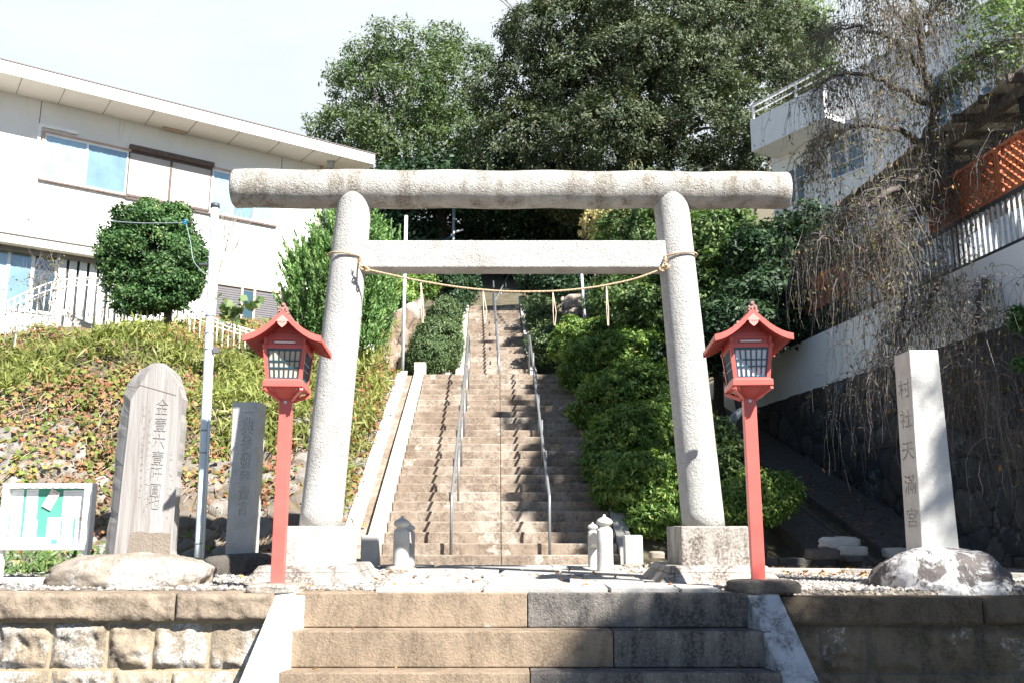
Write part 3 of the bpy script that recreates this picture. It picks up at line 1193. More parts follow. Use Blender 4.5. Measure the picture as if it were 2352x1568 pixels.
# ------------------------------------------------------------------ front retaining walls
def rough_block(b, x0, x1, yf, yb, z0, z1, amp, seed, nx=None, nz=None, edge=0.03):
    nx = nx or max(6, int((x1 - x0) / 0.014))
    nz = nz or max(6, int((z1 - z0) / 0.014))
    vs = []
    for j in range(nz + 1):
        for i in range(nx + 1):
            u, v = i / nx, j / nz
            x, z = x0 + (x1 - x0) * u, z0 + (z1 - z0) * v
            du = min(u, 1 - u) * (x1 - x0)
            dv = min(v, 1 - v) * (z1 - z0)
            k = min(1, min(du, dv) / edge)
            n = fbm((x + seed * 3.7, z * 1.4, seed), 5, 2.6)
            n2 = abs(fbm((x * 1.3, seed * 1.7, z), 4, 5.0))
            y = min(yf - 0.3 * k * amp, yf - k * (amp * 0.75 + amp * n * 1.1 - amp * n2 * 0.7))
            x += 0.006 * fbm((z * 9, seed, x), 2, 3)
            vs.append((x, y, z + 0.006 * fbm((x * 9, seed, 4), 2, 3)))
    fs = [(j * (nx + 1) + i, j * (nx + 1) + i + 1, (j + 1) * (nx + 1) + i + 1, (j + 1) * (nx + 1) + i) for j in range(nz) for i in range(nx)]
    b.add(vs, fs, True)
    bi = len(b.v)
    b.box(x0, x1, yf + 0.002, yb, z0, z1)


def front_wall(name, label, x0, x1, ztop, seed, copmat, blkmat):
    t = thing(name, label, 'retaining wall', (x0 if x0 < 0 else x0, YE, -1.5))
    rnd = random.Random(seed)
    b = MB()
    x = x0
    while x < x1 - 0.01:
        w = rnd.uniform(1.1, 1.8)
        x2 = x + w if x + w < x1 - 0.4 else x1
        rough_block(b, x + 0.004, x2 - 0.004, YE - 0.055, 7.12, ztop - 0.185, ztop, 0.035, seed + x, edge=0.02)
        x = x2
    b.build('coping', copmat, t, fix=False)
    z1 = ztop - 0.20
    row = 0
    b = MB()
    while z1 > -1.6:
        h = 0.325 if row == 0 else 0.31
        x = x0 - rnd.uniform(0, 0.25)
        while x < x1:
            w = rnd.uniform(0.30, 0.46)
            xa, xb = max(x, x0), min(x + w, x1)
            if xb - xa > 0.05:
                rough_block(b, xa + 0.006, xb - 0.006, YE + 0.012, 6.99, z1 - h + 0.006, z1 - 0.006, 0.055, seed * 3 + x + row, edge=0.05)
            x += w
        z1 -= h
        row += 1
    b.build('block_courses', blkmat, t, fix=False)
    b = MB()
    b.box(x0, x1, YE + 0.010, 6.97, -1.7, ztop - 0.19)
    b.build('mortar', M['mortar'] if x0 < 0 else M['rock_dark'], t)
    return t


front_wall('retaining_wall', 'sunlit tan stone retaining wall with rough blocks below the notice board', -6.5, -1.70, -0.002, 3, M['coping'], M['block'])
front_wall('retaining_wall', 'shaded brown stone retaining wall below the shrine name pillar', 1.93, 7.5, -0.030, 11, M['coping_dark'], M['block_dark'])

# ------------------------------------------------------------------ front steps
t = thing('entrance_steps', 'wide tan stone steps up to the torii between two sloping side slabs', 'steps', (0.1, 6.3, -1.5))
joints = [[0.11], [0.70], [0.12], [-0.5, 0.6], [0.3]]
tread, riser = 0.205, 0.243
for k in range(6):
    yf = YE - k * tread
    zt = 0.0 - k * riser
    xs_ = [-1.56] + sorted(joints[k % 5]) + [1.80]
    for i in range(len(xs_) - 1):
        b = MB()
        b.box(xs_[i] + 0.003, xs_[i + 1] - 0.003, yf + 0.0005 * i, yf + 0.5, zt - riser + 0.004, zt)
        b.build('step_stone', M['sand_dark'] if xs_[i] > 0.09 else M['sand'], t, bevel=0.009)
# the narrow sunk stone below the landing rim, both side slabs
for (xa0, xb0, xa1, xb1, nm) in ((-1.70, -1.485, -1.80, -1.555, 'side_slab'), (1.685, 1.92, 1.80, 2.03, 'side_slab')):
    b = MB()
    y0, y1 = YE + 0.02, 5.72
    z0, z1 = 0.006, 0.006 - (YE - 5.72) * 1.17
    xo0 = xa0
    sl = (z1 - z0) / (y1 - y0)
    f = lambda a0, a1: a0 + (a1 - a0) * (y0 - y1) / 0.48
    bot = [(f(xa0, xa1), y1, -1.6), (f(xb0, xb1), y1, -1.6), (xb0, y0, -1.6), (xa0, y0, -1.6)]
    top = [(f(xa0, xa1), y1, z1), (f(xb0, xb1), y1, z1), (xb0, y0, z0), (xa0, y0, z0)]
    b.hexa(bot, top)
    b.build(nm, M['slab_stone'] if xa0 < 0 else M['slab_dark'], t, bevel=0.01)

# ------------------------------------------------------------------ torii
YT = 8.10
t = thing('torii_gate', 'grey granite torii gate spanning the path to the stair', 'torii gate', (P(1176, 1200, YT).x, YT, 0))
zped = P(700, 1207, 7.74).z


def column(px_b, px_t, name):
    cb, ct = P(px_b, 1207, YT), P(px_t, 452, YT)
    cb.z = zped - 0.01
    ct.z = P(px_t, 440, YT).z
    n = 26
    pts, rs = [], []
    rb = 48.5 / scale_at(cb)
    rt = 39 / scale_at(ct)
    for i in range(n + 1):
        f = i / n
        pts.append(cb.lerp(ct, f))
        rs.append(rb + (rt - rb) * f)
    bb = MB().tube(pts, rs, 64)
    return bb.build(name, M['torii'], t, fix=True)


column(736, 817, 'column')
column(1616, 1539, 'column')
# top log
kc0, kc1 = P(538, 434, YT), P(1809, 438, YT)
zc = (kc0.z + kc1.z) / 2
rk = 43.5 / scale_at(kc0)
n = 40
pts, rs = [], []
L = kc1.x - kc0.x
for i in range(n + 1):
    x = kc0.x + L * i / n
    pts.append((x, YT, kc0.z + (kc1.z - kc0.z) * i / n + 0.006 * math.sin(i * 0.9)))
    r = rk * (1.03 - 0.06 * i / n)
    if i == 0:
        r *= 0.0
    rs.append(r)
pts = [pts[0]] + [(kc0.x + 0.002, YT, kc0.z), (kc0.x + 0.016, YT, kc0.z)] + pts[1:-1] + [(kc1.x - 0.016, YT, kc1.z), (kc1.x - 0.002, YT, kc1.z)]
rs = [rk * 0.6, rk * 0.955, rk * 1.02] + rs[1:-1] + [rk * 0.97, rk * 0.91]
MB().tube(pts, rs, 96).build('top_beam', M['beam'], t, fix=True)
# tie beam
a0, a1 = P(846, 552, YT - 0.12), P(1520, 552, YT - 0.12)
zb = P(1176, 614, YT - 0.12).z
nx = 60
b = MB()
b.box(a0.x - 0.10, a1.x + 0.10, YT - 0.12, YT + 0.12, zb, a0.z)
b.build('tie_beam', M['torii'], t, bevel=0.012)
# pedestals
for (xl, xr, tl, tr) in ((634, 787, 566, 828), (1565, 1722, 1500, 1778)):
    y0 = 7.74
    s = 1 / scale_at(P((xl + xr) / 2, 1250, y0))
    x0, x1 = P(xl, 1250, y0).x, P(xr, 1250, y0).x
    zt2 = P(700, 1297, y0).z
    b = MB()
    b.box(x0, x1, y0, y0 + 0.72, zt2 - 0.02, zped)
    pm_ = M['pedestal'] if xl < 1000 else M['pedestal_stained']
    b.build('pedestal', pm_, t, bevel=0.014)
    cx_ = (x0 + x1) / 2
    hw = (x1 - x0) / 2
    b = MB()
    cyp = y0 + 0.36
    b.frustum(cx_, cyp, 0.10, zt2, hw + 0.15, 0.36 + 0.14, hw + 0.11, 0.36 + 0.10)
    b.frustum(cx_, cyp, -0.02, 0.10, hw + 0.25, 0.36 + 0.2, hw + 0.15, 0.36 + 0.14)
    b.build('plinth', M['pedestal_stained'], t, bevel=0.012)
# small stones left lying on the beams
for k, (px, py, w) in enumerate(((1082, 549, .02), (1322, 549, .014))):
    c = P(px, py, YT - 0.05)
    o = rock('pebble', (c.x, c.y, a0.z + 0.008), (w * 1.4, w, 0.012), M['rock_tan'], seed=k + 40, sub=2, loc=(c.x, c.y, a0.z))
    tag(o, 'small stone lying on the tie beam near its %s' % ('middle' if k == 0 else 'thicker rust streaks'), 'stone')

# straw rope with paper-like strips
t = thing('straw_rope', 'twisted straw rope tied between the two torii columns with hanging straw strips', 'rope', tuple(P(1180, 660, YT - 0.2)))


def rope_pts(pxs, Y, k=24):
    q = [P(x, y, yy) for x, y, yy in pxs]
    out = []
    for i in range(len(q) - 1):
        p0, p1, p2, p3 = q[max(i - 1, 0)], q[i], q[i + 1], q[min(i + 2, len(q) - 1)]
        for j in range(k):
            f = j / k
            out.append(0.5 * ((2 * p1) + (p2 - p0) * f + (2 * p0 - 5 * p1 + 4 * p2 - p3) * f * f + (-p0 + 3 * p1 - 3 * p2 + p3) * f ** 3))
    out.append(q[-1])
    return out


yr = YT - 0.21
main = rope_pts([(838, 618, yr), (900, 632, yr), (967, 646, yr), (1040, 658, yr), (1110, 666, yr), (1180, 670, yr), (1270, 669, yr), (1340, 663, yr), (1393, 655, yr), (1460, 640, yr), (1526, 616, yr)], yr, 12)
b = MB()
b.tube(main, 0.0085, 8)
# twist: two thinner strands wound round the core
for ph in (0, math.pi):
    pp = []
    for i in range((len(main) - 1) * 4):
        f = i / 4
        p = main[int(f)].lerp(main[min(int(f) + 1, len(main) - 1)], f - int(f))
        a = i * 0.55 + ph
        pp.append(p + Vector((0, math.cos(a), math.sin(a))) * 0.006)
    b.tube(pp, 0.004, 5)
b.build('line', M['rope'], t, fix=False)
for side, (pa, knot) in enumerate((((765, 792, 818), (838, 618)), ((1590, 1565, 1545), (1526, 616)))):
    b = MB()
    cpt = P(790 if side == 0 else 1566, 606, YT)
    ctr = P(776 if side == 0 else 1553, 606, YT)
    # loop round the column
    colc = P(736, 1207, YT).lerp(P(817, 440, YT), (1207 - 612) / 767) if side == 0 else P(1616, 1207, YT).lerp(P(1539, 440, YT), (1207 - 612) / 767)
    r = 43.5 / scale_at(colc) + 0.008
    pts = []
    for i in range(33):
        a = 2 * math.pi * i / 32
        pts.append((colc.x + r * math.cos(a), colc.y + r * math.sin(a), colc.z + 0.035 + (-0.025 if side == 0 else 0.025) * math.cos(a)))
    b.tube(pts, 0.0085, 8)
    kp = P(knot[0], knot[1], yr)
    rr = random.Random(side)
    kn = []
    for i in range(26):
        a = i * 0.9
        kn.append(kp + Vector((math.cos(a) * 0.022 + (i - 13) * 0.0028, -0.01 + math.sin(a * 1.3) * 0.016, math.sin(a) * 0.020 - (i - 13) * 0.0015 * (1 if side == 0 else -1))))
    b.tube(kn, 0.008, 6)
    a_end = Vector((colc.x + (r if side == 0 else -r) * 0.7, colc.y - r * 0.72, colc.z + 0.02))
    b.tube([kp, kp.lerp(a_end, .5) + Vector((0, -.01, 0)), a_end], 0.009, 6)
    # frayed end
    f0 = kp + Vector((-0.055 if side == 0 else 0.02, -0.01, 0.05))
    for i in range(26):
        e = f0 + Vector((rr.uniform(-.045, .03), rr.uniform(-.03, .02), rr.uniform(.01, .06)))
        b.tube([f0, e], [0.0022, 0.001], 4, cap=False)
    b.tube([kp, f0], 0.007, 6)
    b.build('knot', M['rope'], t, fix=False)
for k, (px, y0, y1, lp) in enumerate(((967, 648, 742, 1), (1110, 668, 742, 2), (1270, 671, 748, 2), (1393, 657, 748, 1))):
    b = MB()
    a = P(px, y0, yr)
    e = P(px + 4, y1, yr)
    for q in range(2):
        off = Vector((0.006 * (q * 2 - 1), 0, 0))
        mid = a.lerp(e, 0.6) + Vector((0.010 * q * lp - 0.003, 0.01 * q, 0))
        pl = [a, a.lerp(mid, .5) + off * .3, mid + off * .6, e + off * 0.7]
        wd = 0.0042
        for i in range(3):
            b.bar(pl[i], pl[i + 1], wd * 2 * (1 - 0.2 * i), 0.0035, up=(0, 1, 0))
    b.build('strip', M['strip'], t)


# ------------------------------------------------------------------ red lamps
def make_lamp(loc, rz, label, paper, post_top_px):
    t = thing('votive_lamp', label, 'lantern', loc, rz, 'red roofed lamps in front of the torii')
    base = Vector(loc)
    H = post_top_px
    # local frame helper: build in local coordinates through the root matrix
    R = ROOT[t.name]

    class LB(MB):
        def build(s, name, mat, parent=None, **kw):
            s.v = [tuple(R @ Vector(p)) for p in s.v]
            return MB.build(s, name, mat, parent, **kw)
    w = 0.047
    zt = H           # underside of the tray
    post = LB()
    post.box(-w, w, -w, w, 0, zt + 0.01)
    pm = post.build('post', M['red'], t, bevel=0.004)
    s = LB()
    s.tube([(0, -w - 0.005, zt - 0.055), (0, -w + 0.001, zt - 0.055)], 0.012, 12)
    s.build('screw', M['screw'], pm)
    # tray and brackets
    hw, hd = 0.150, 0.215
    tb = LB()
    tb.box(-hw, hw, -hd, hd, zt + 0.042, zt + 0.088)
    tb.frustum(0, 0, zt + 0.088, zt + 0.104, hw - 0.004, hd - 0.004, hw - 0.020, hd - 0.02)
    tr = tb.build('tray', M['red'], t, bevel=0.004)
    bk = LB()
    for sx in (-1, 1):
        for sy in (-1, 1):
            a = Vector((sx * 0.045, sy * 0.045, zt - 0.035))
            e = Vector((sx * (hw - 0.012), sy * (hd - 0.012), zt + 0.030))
            bk.bar(a, e, 0.026, 0.026)
    bk.frustum(0, 0, zt - 0.03, zt + 0.041, 0.05, 0.06, hw - 0.055, hd - 0.05)
    bk.build('bracket', M['red'], t)
    # flared lantern box: stiles and rails round four panes
    z0, z1 = zt + 0.104, zt + 0.345
    x0, x1 = 0.122, 0.146
    d0, d1 = 0.172, 0.196
    fr = LB()
    for sx in (-1, 1):
        for sy in (-1, 1):
            bt = [(sx * x0 - .014, sy * d0 - .014, z0), (sx * x0 + .014, sy * d0 - .014, z0), (sx * x0 + .014, sy * d0 + .014, z0), (sx * x0 - .014, sy * d0 + .014, z0)]
            tp = [(sx * x1 - .014, sy * d1 - .014, z1), (sx * x1 + .014, sy * d1 - .014, z1), (sx * x1 + .014, sy * d1 + .014, z1), (sx * x1 - .014, sy * d1 + .014, z1)]
            fr.hexa(bt, tp)
    for sy in (-1, 1):
        fr.box(-x1 - 0.02, x1 + 0.02, sy * d1 - 0.012, sy * d1 + 0.012, z1 - 0.014, z1 + 0.014)
        fr.box(-x1 + 0.0, x1 - 0.0, sy * (d1 - .012) - 0.006, sy * (d1 - .012) + 0.006, z1 + 0.014, z1 + 0.10)
        fr.box(-x1 - 0.005, x1 + 0.005, sy * (d1 - .004) - 0.008, sy * (d1 - .004) + 0.008, z1 + 0.052, z1 + 0.068)
    for sx in (-1, 1):
        fr.box(sx * x1 - 0.012, sx * x1 + 0.012, -d1 - 0.02, d1 + 0.02, z1 - 0.0145, z1 + 0.0145)
        fr.box(sx * (x1 - .012) - 0.006, sx * (x1 - .012) + 0.006, -d1, d1, z1 + 0.015, z1 + 0.075)
    # curled beam ends
    for sx in (-1, 1):
        for sy in (-1, 1):
            for j, (ox, rr) in enumerate(((0.020, 0.011), (0.0, 0.010))):
                c = Vector((sx * (x1 - 0.0 + ox * 0.4), sy * (d1 + 0.024 - j * 0.004), z1 + 0.006))
                fr.tube([c + Vector((0, -0.006, 0)), c + Vector((0, 0.006, 0))], rr, 12)
    # corner struts up to the roof
    for sx in (-1, 1):
        for sy in (-1, 1):
            fr.bar((sx * (x1 - 0.004), sy * (d1 + 0.004), z1 + 0.02), (sx * (x1 + 0.004), sy * (d1 + 0.014), z1 + 0.085), 0.022, 0.022)
    fr.build('lantern_frame', M['red'], t)
    ws = LB()
    ws.box(-0.078, 0.078, -d1 - 0.0135, -d1 - 0.004, z1 + 0.026, z1 + 0.040)
    ws.build('name_strip', M['white_strip'], t, bevel=0.002)
    # panes with teal lattice
    for (axis, sgn) in (('y', -1), ('y', 1), ('x', -1), ('x', 1)):
        def pt(u, v, o):
            # u -1..1 across, v 0..1 up
            if axis == 'y':
                wx = (x0 + (x1 - x0) * v) - 0.014
                dy = d0 + (d1 - d0) * v
                return Vector((u * wx, sgn * (dy + o), z0 + (z1 - 0.014 - z0) * v))
            wy = (d0 + (d1 - d0) * v) - 0.014
            dx = x0 + (x1 - x0) * v
            return Vector((sgn * (dx + o), u * wy, z0 + (z1 - 0.014 - z0) * v))
        pb = LB()
        q = [pt(-1, 0, -.006), pt(1, 0, -.006), pt(1, 1, -.006), pt(-1, 1, -.006)]
        nrm_ = (q[1] - q[0]).cross(q[3] - q[0]).normalized()
        pb.prism(q, nrm_ * 0.002)
        pane = pb.build('pane', paper, t)
        lb = LB()
        nn = 6 if axis == 'y' else 8
        bw = 0.0092 if axis == 'y' else 0.0085
        for i in range(nn + 1):
            u = -1 + 2 * i / nn
            k = 1.9 if i in (0, nn) else 1
            u = u * (1 - 0.055)
            lb.bar(pt(u, 0.012, 0.001), pt(u, 0.988, 0.001), bw * k if k == 1 else bw * 1.35, 0.008, up=(0, 1, 0) if axis == 'y' else (1, 0, 0))
        for v, k in ((0.025, 1.5), (0.375, 1), (0.60, 1), (0.972, 2.0)):
            lb.bar(pt(-0.985, v, 0.0015), pt(0.985, v, 0.0015), 0.0095, bw * k, up=(0, 0, 1))
        lb.build('lattice', M['teal'], pane)
    # curved gable roof
    zr = z1 + 0.018
    prof = [(0, 0.228), (0.032, 0.197), (0.069, 0.160), (0.11, 0.122), (0.155, 0.088), (0.20, 0.062), (0.24, 0.046), (0.283, 0.036)]
    full = [(-x, z) for x, z in prof[::-1]] + prof[1:]
    hd2 = 0.355
    th = 0.030
    rb = LB()
    poly = [Vector((x, -hd2, zr + z)) for x, z in full] + [Vector((x * 0.995, -hd2, zr + z - th)) for x, z in full[::-1]]
    # strips so that the concave outline stays clean
    m = len(full)
    vsl = []
    for yy in (-hd2, hd2):
        vsl += [Vector((x, yy, zr + z)) for x, z in full] + [Vector((x, yy, zr + z - th)) for x, z in full]
    fsl = []
    for i in range(m - 1):
        fsl += [(i, i + 1, m + i + 1, m + i), (2 * m + i, 3 * m + i, 3 * m + i + 1, 2 * m + i + 1),
                (i, 2 * m + i, 2 * m + i + 1, i + 1), (m + i, m + i + 1, 3 * m + i + 1, 3 * m + i)]
    fsl += [(0, m, 3 * m, 2 * m), (m - 1, 3 * m - 1, 4 * m - 1, 2 * m - 1)]
    rb.add(vsl, fsl)
    roof = rb.build('roof', M['red'], t)
    for sy in (-1, 1):
        gw = LB()
        ins = [(x, z) for x, z in full if abs(x) <= 0.16]
        yy = sy * (d1 - 0.03)
        gw.prism([Vector((x, yy, zr + z - th - 0.002)) for x, z in ins] + [Vector((0.145, yy, zr + 0.03)), Vector((-0.145, yy, zr + 0.03))], (0, sy * 0.012, 0))
        gw.box(-0.145, 0.145, sy * (d1 - 0.016) - 0.004, sy * (d1 - 0.016) + 0.004, zr + 0.075, zr + 0.081)
        gw.build('gable_board', M['red'], t)
    for half in (0, 1):
      ra = LB()
      for k in range(19):
        yy = -hd2 + 0.03 + k * (2 * hd2 - 0.06) / 18
        for i in range(m - 1):
            if i in (m // 2 - 1, m // 2) or (i < m // 2) != (half == 0):
                continue
            a = Vector((full[i][0] * 0.97, yy, zr + full[i][1] - th - 0.006))
            e = Vector((full[i + 1][0] * 0.97, yy, zr + full[i + 1][1] - th - 0.006))
            ra.bar(a, e, 0.014, 0.013)
      ra.build('rafters', M['red_dark'], roof)
    # bargeboards, slightly deeper than the roof slab
    for sy in (-1, 1):
        bb = LB()
        y_a, y_b = sy * hd2 + sy * 0.002, sy * (hd2 - 0.022)
        vv = []
        for yy in (y_a, y_b):
            vv += [Vector((x * 1.012, yy, zr + z + 0.003)) for x, z in full] + [Vector((x * 1.012, yy, zr + z - 0.044)) for x, z in full]
        ff = []
        for i in range(m - 1):
            ff += [(i, i + 1, m + i + 1, m + i), (2 * m + i, 3 * m + i, 3 * m + i + 1, 2 * m + i + 1),
                   (i, 2 * m + i, 2 * m + i + 1, i + 1), (m + i, m + i + 1, 3 * m + i + 1, 3 * m + i)]
        ff += [(0, m, 3 * m, 2 * m), (m - 1, 3 * m - 1, 4 * m - 1, 2 * m - 1)]
        bb.add(vv, ff)
        bb.build('bargeboard', M['red'], roof)
        # carved pendant under the gable peak
        cp_ = LB()
        o = []
        sil = [(0, 0.0), (0.042, -0.040), (0.049, -0.047), (0.030, -0.049), (0.034, -0.062), (0.022, -0.078), (0.006, -0.092), (0.0, -0.095)]
        sil = sil + [(-x, z) for x, z in sil[-2:0:-1]]
        yy = sy * (hd2 + 0.004)
        cp_.prism([Vector((x, yy, zr + 0.190 + z)) for x, z in sil], (0, sy * 0.010, 0))
        pen = cp_.build('pendant', M['pink'], roof)
        sw = LB()
        for sx in (-1, 1):
            c = Vector((sx * 0.013, yy + sy * 0.0105, zr + 0.190 - 0.058))
            sw.tube([c + Vector((math.cos(a) * 0.008 * sx, 0, math.sin(a) * 0.008)) for a in [j * 0.7 for j in range(7)]], 0.0018, 5)
        sw.build('scroll', M['red_dark'], pen)
    # ridge with end crests
    rg = LB()
    rg.box(-0.021, 0.021, -hd2 + 0.05, hd2 - 0.05, zr + 0.215, zr + 0.240)
    rg.tube([(0, -hd2 + 0.05, zr + 0.240), (0, hd2 - 0.05, zr + 0.240)], 0.018, 12)
    # tile battens down the slopes
    for k in range(9):
        yy = -hd2 + 0.06 + k * (2 * hd2 - 0.12) / 8
        for i in range(m - 1):
            a = Vector((full[i][0], yy, zr + full[i][1] + 0.004))
            e = Vector((full[i + 1][0], yy, zr + full[i + 1][1] + 0.004))
            rg.bar(a, e, 0.012, 0.008)
    rg.build('ridge', M['ridge'], roof)
    for sy in (-1, 1):
        cr = LB()
        yy = sy * (hd2 - 0.04)
        sil = [(-0.042, 0.205), (-0.046, 0.216), (-0.034, 0.221), (-0.036, 0.243), (-0.030, 0.256), (-0.022, 0.260), (-0.016, 0.268), (0, 0.271)]
        sil = sil + [(-x, z) for x, z in sil[-2::-1]]
        cr.prism([Vector((x, yy, zr + z)) for x, z in sil], (0, sy * 0.03, 0))
        cr.tube([(0, yy - sy * 0.01, zr + 0.275), (0, yy + sy * 0.04, zr + 0.275)], 0.0125, 12)
        for sx in (-1, 1):
            for (ox, oz, r) in ((0.021, 0.244, 0.009), (0.025, 0.226, 0.008)):
                cr.tube([(sx * ox, yy + sy * 0.028, zr + oz), (sx * ox, yy + sy * 0.040, zr + oz)], r, 10)
        cr.tube([(0, yy + sy * 0.028, zr + 0.238), (0, yy + sy * 0.038, zr + 0.238)], 0.010, 10)
        cr.build('crest', M['crest'], roof)
    return t


YL = 6.98
pl = P(637, 1341, YL)
zt_l = P(657, 905, YL).z
make_lamp((P(648, 1130, YL).x, YL, 0.055), math.radians(-4.5) * -1, 'red roofed lamp on a square post with cream paper panes, before the sunlit column', M['paper_cream'], zt_l - 0.067)
zt_r = P(1716, 902, YL).z
make_lamp((P(1731, 1130, YL).x, YL, 0.075), math.radians(-4.5), 'red roofed lamp on a square post with white paper panes, standing on a flat stone', M['paper_white'], zt_r - 0.087)
for k, (px, w, z1, lab, mat) in enumerate(((637, 0.2, 0.055, 'low tan footing stone under the cream-paned lamp', 'rock_tan'), (1752, 0.25, 0.08, 'flat mossy brown footing stone under the white-paned lamp', 'rock_dark'))):
    x = P(px, 1345, YL).x
    o = rock('footing_stone', (x, YL - 0.02, z1 * 0.35), (w, 0.17, z1 * 0.72), M[mat], seed=20 + k, amp=0.05, sub=4, power=5, loc=(x, YL, 0))
    tag(o, lab, 'footing stone')

# =================================================================== LONG STAIR
HW = 1.40
N1, N2 = 25, 24
Y1E = YS + N1 * TS
Y2S = Y1E + 1.5
t = thing('stone_stairway', 'long brown stone stairway climbing the hill behind the torii', 'stairway', (cxs(YS), YS, 0))
rs_ = random.Random(9)
for k in range(N1):
    y0 = YS + k * TS
    z0, z1 = k * RS, (k + 1) * RS
    b = MB()
    xl, xr = cxs(y0) - HW, cxs(y0) + HW + 0.1
    js = [xl, cxs(y0) + 0.06, xr]
    for i in range(2):
        b.box(js[i] + 0.002, js[i + 1] - 0.002, y0 + rs_.uniform(0, 0.004), y0 + TS + (0.03 if k < N1 - 1 else 1.6), z0 - 0.02, z1 + rs_.uniform(-.001, .002))
    b.build('step', M['steps'], t, bevel=0.011, seg=1)
t2 = thing('upper_stairway', 'narrower upper flight of stone steps rising into the dark wood', 'stairway', (cxs(Y2S), Y2S, N1 * RS))
HW2 = 0.70
for k in range(N2):
    y0 = Y2S + k * TS
    z0, z1 = (N1 + k) * RS, (N1 + k + 1) * RS
    b = MB()
    c = cxs(y0) - 0.012 * (y0 - Y2S)
    b.box(c - HW2, c + HW2, y0, y0 + TS + (0.03 if k < N2 - 1 else 2.0), z0 - 0.02, z1)
    b.build('step', M['steps'], t2, bevel=0.006, seg=1)


def curb(b, xa, ya, za, xb, yb, zb_, w, h, depth=0.3, n=1, gap=0.006):
    """sloping kerb of n stones whose top centre line runs a -> b"""
    for i in range(n):
        f0, f1 = i / n, (i + 1) / n
        y0, y1 = ya + (yb - ya) * f0 + gap / 2, ya + (yb - ya) * f1 - gap / 2
        x0, x1 = xa + (xb - xa) * f0, xa + (xb - xa) * f1
        z0, z1 = za + (zb_ - za) * f0, za + (zb_ - za) * f1
        b.hexa([(x0 - w / 2, y0, z0 - depth), (x0 + w / 2, y0, z0 - depth), (x1 + w / 2, y1, z1 - depth), (x1 - w / 2, y1, z1 - depth)],
               [(x0 - w / 2, y0, z0), (x0 + w / 2, y0, z0), (x1 + w / 2, y1, z1), (x1 - w / 2, y1, z1)])


zt1 = N1 * RS
for (off, w, h, y0, nm) in ((-HW - 0.10, 0.19, 0.17, YS + 0.15, 'kerb'), (-HW - 0.44, 0.19, 0.13, YS + 0.1, 'kerb'), (HW + 0.20, 0.18, 0.12, YS + 0.15, 'kerb')):
    b = MB()
    ye = Y1E + 0.1
    curb(b, cxs(y0) + off, y0, (y0 - YS) * SL + h, cxs(ye) + off, ye, zt1 + h, w, h, 0.5, 10)
    if off == -HW - 0.10:
        x = cxs(ye) + off
        b.box(x - 0.12, x + 0.10, ye, ye + 0.25, zt1 - .1, zt1 + 0.30)
    b.build(nm, M['curb'], t, bevel=0.008)
b = MB()   # drain between the kerbs
for (o0, o1, dz, mat) in ((-HW - 0.35, -HW - 0.19, 0.02, 'steps'),):
    b.hexa([(cxs(YS) + o0, YS, -.3), (cxs(YS) + o1, YS, -.3), (cxs(Y1E) + o1, Y1E, zt1 - .3), (cxs(Y1E) + o0, Y1E, zt1 - .3)],
           [(cxs(YS) + o0, YS, dz), (cxs(YS) + o1, YS, dz), (cxs(Y1E) + o1, Y1E, zt1 + dz), (cxs(Y1E) + o0, Y1E, zt1 + dz)])
b.build('drain', M['steps'], t)
b = MB()
w0, w1 = -HW - 1.30, -HW - 0.55
b.hexa([(cxs(YS) + w0, YS - .2, -.3), (cxs(YS) + w1, YS - .2, -.3), (cxs(Y1E) + w1, Y1E, zt1 - .5), (cxs(Y1E) + w0, Y1E, zt1 - .5)],
       [(cxs(YS) + w0, YS - .2, -0.02), (cxs(YS) + w1, YS - .2, -0.02), (cxs(Y1E) + w1, Y1E, zt1 + .02), (cxs(Y1E) + w0, Y1E, zt1 + 0.02)])
tag(b.build('concrete_apron', M['concrete'], loc=(cxs(YS) - HW - 0.9, YS, 0)), 'weathered grey concrete slope beside the stairway kerb', 'concrete slope')
for off, tt in ((-HW2 - 0.10, t2), (HW2 + 0.10, t2)):
    b = MB()
    y0, ye = Y2S, Y2S + N2 * TS
    curb(b, cxs(y0) + off, y0, zt1 + 0.16, cxs(ye) + off - 0.07, ye, zt1 + N2 * RS + 0.16, 0.17, 0.16, 0.5, 8)
    x = cxs(ye) + off - 0.07
    b.box(x - 0.11, x + 0.11, ye, ye + 0.2, zt1 + N2 * RS, zt1 + N2 * RS + 0.34)
    b.build('kerb', M['curb'], t2, bevel=0.006)
for off in (-HW2 - 0.42,):
    b = MB()
    y0, ye = Y2S, Y2S + N2 * TS
    curb(b, cxs(y0) + off, y0, zt1 + 0.06, cxs(ye) + off - 0.07, ye, zt1 + N2 * RS + 0.06, 0.2, 0.16, 0.5, 8)
    b.build('kerb', M['curb'], t2, bevel=0.006)

# stone blocks at the foot of the kerbs
for k, (x0, x1, yt, yb_, lab) in enumerate(((828, 869, 1228, 1303, 'short granite block at the foot of the kerb beside the pedestal'), (1436, 1477, 1228, 1302, 'short granite block with leaf shadows at the foot of the bushes'))):
    c = PZ((x0 + x1) / 2, yb_, 0)
    c.y = max(c.y, 10.6)
    Y = 10.95
    a, e = P(x0, 1260, Y).x, P(x1, 1260, Y).x
    zt = P(850, yt, Y).z
    b = MB().box(a, e, Y, Y + 0.22, -0.02, zt)
    tag(b.build('kerb_block', M['white_granite'], bevel=0.018, loc=((a + e) / 2, Y, 0)), lab, 'stone block')

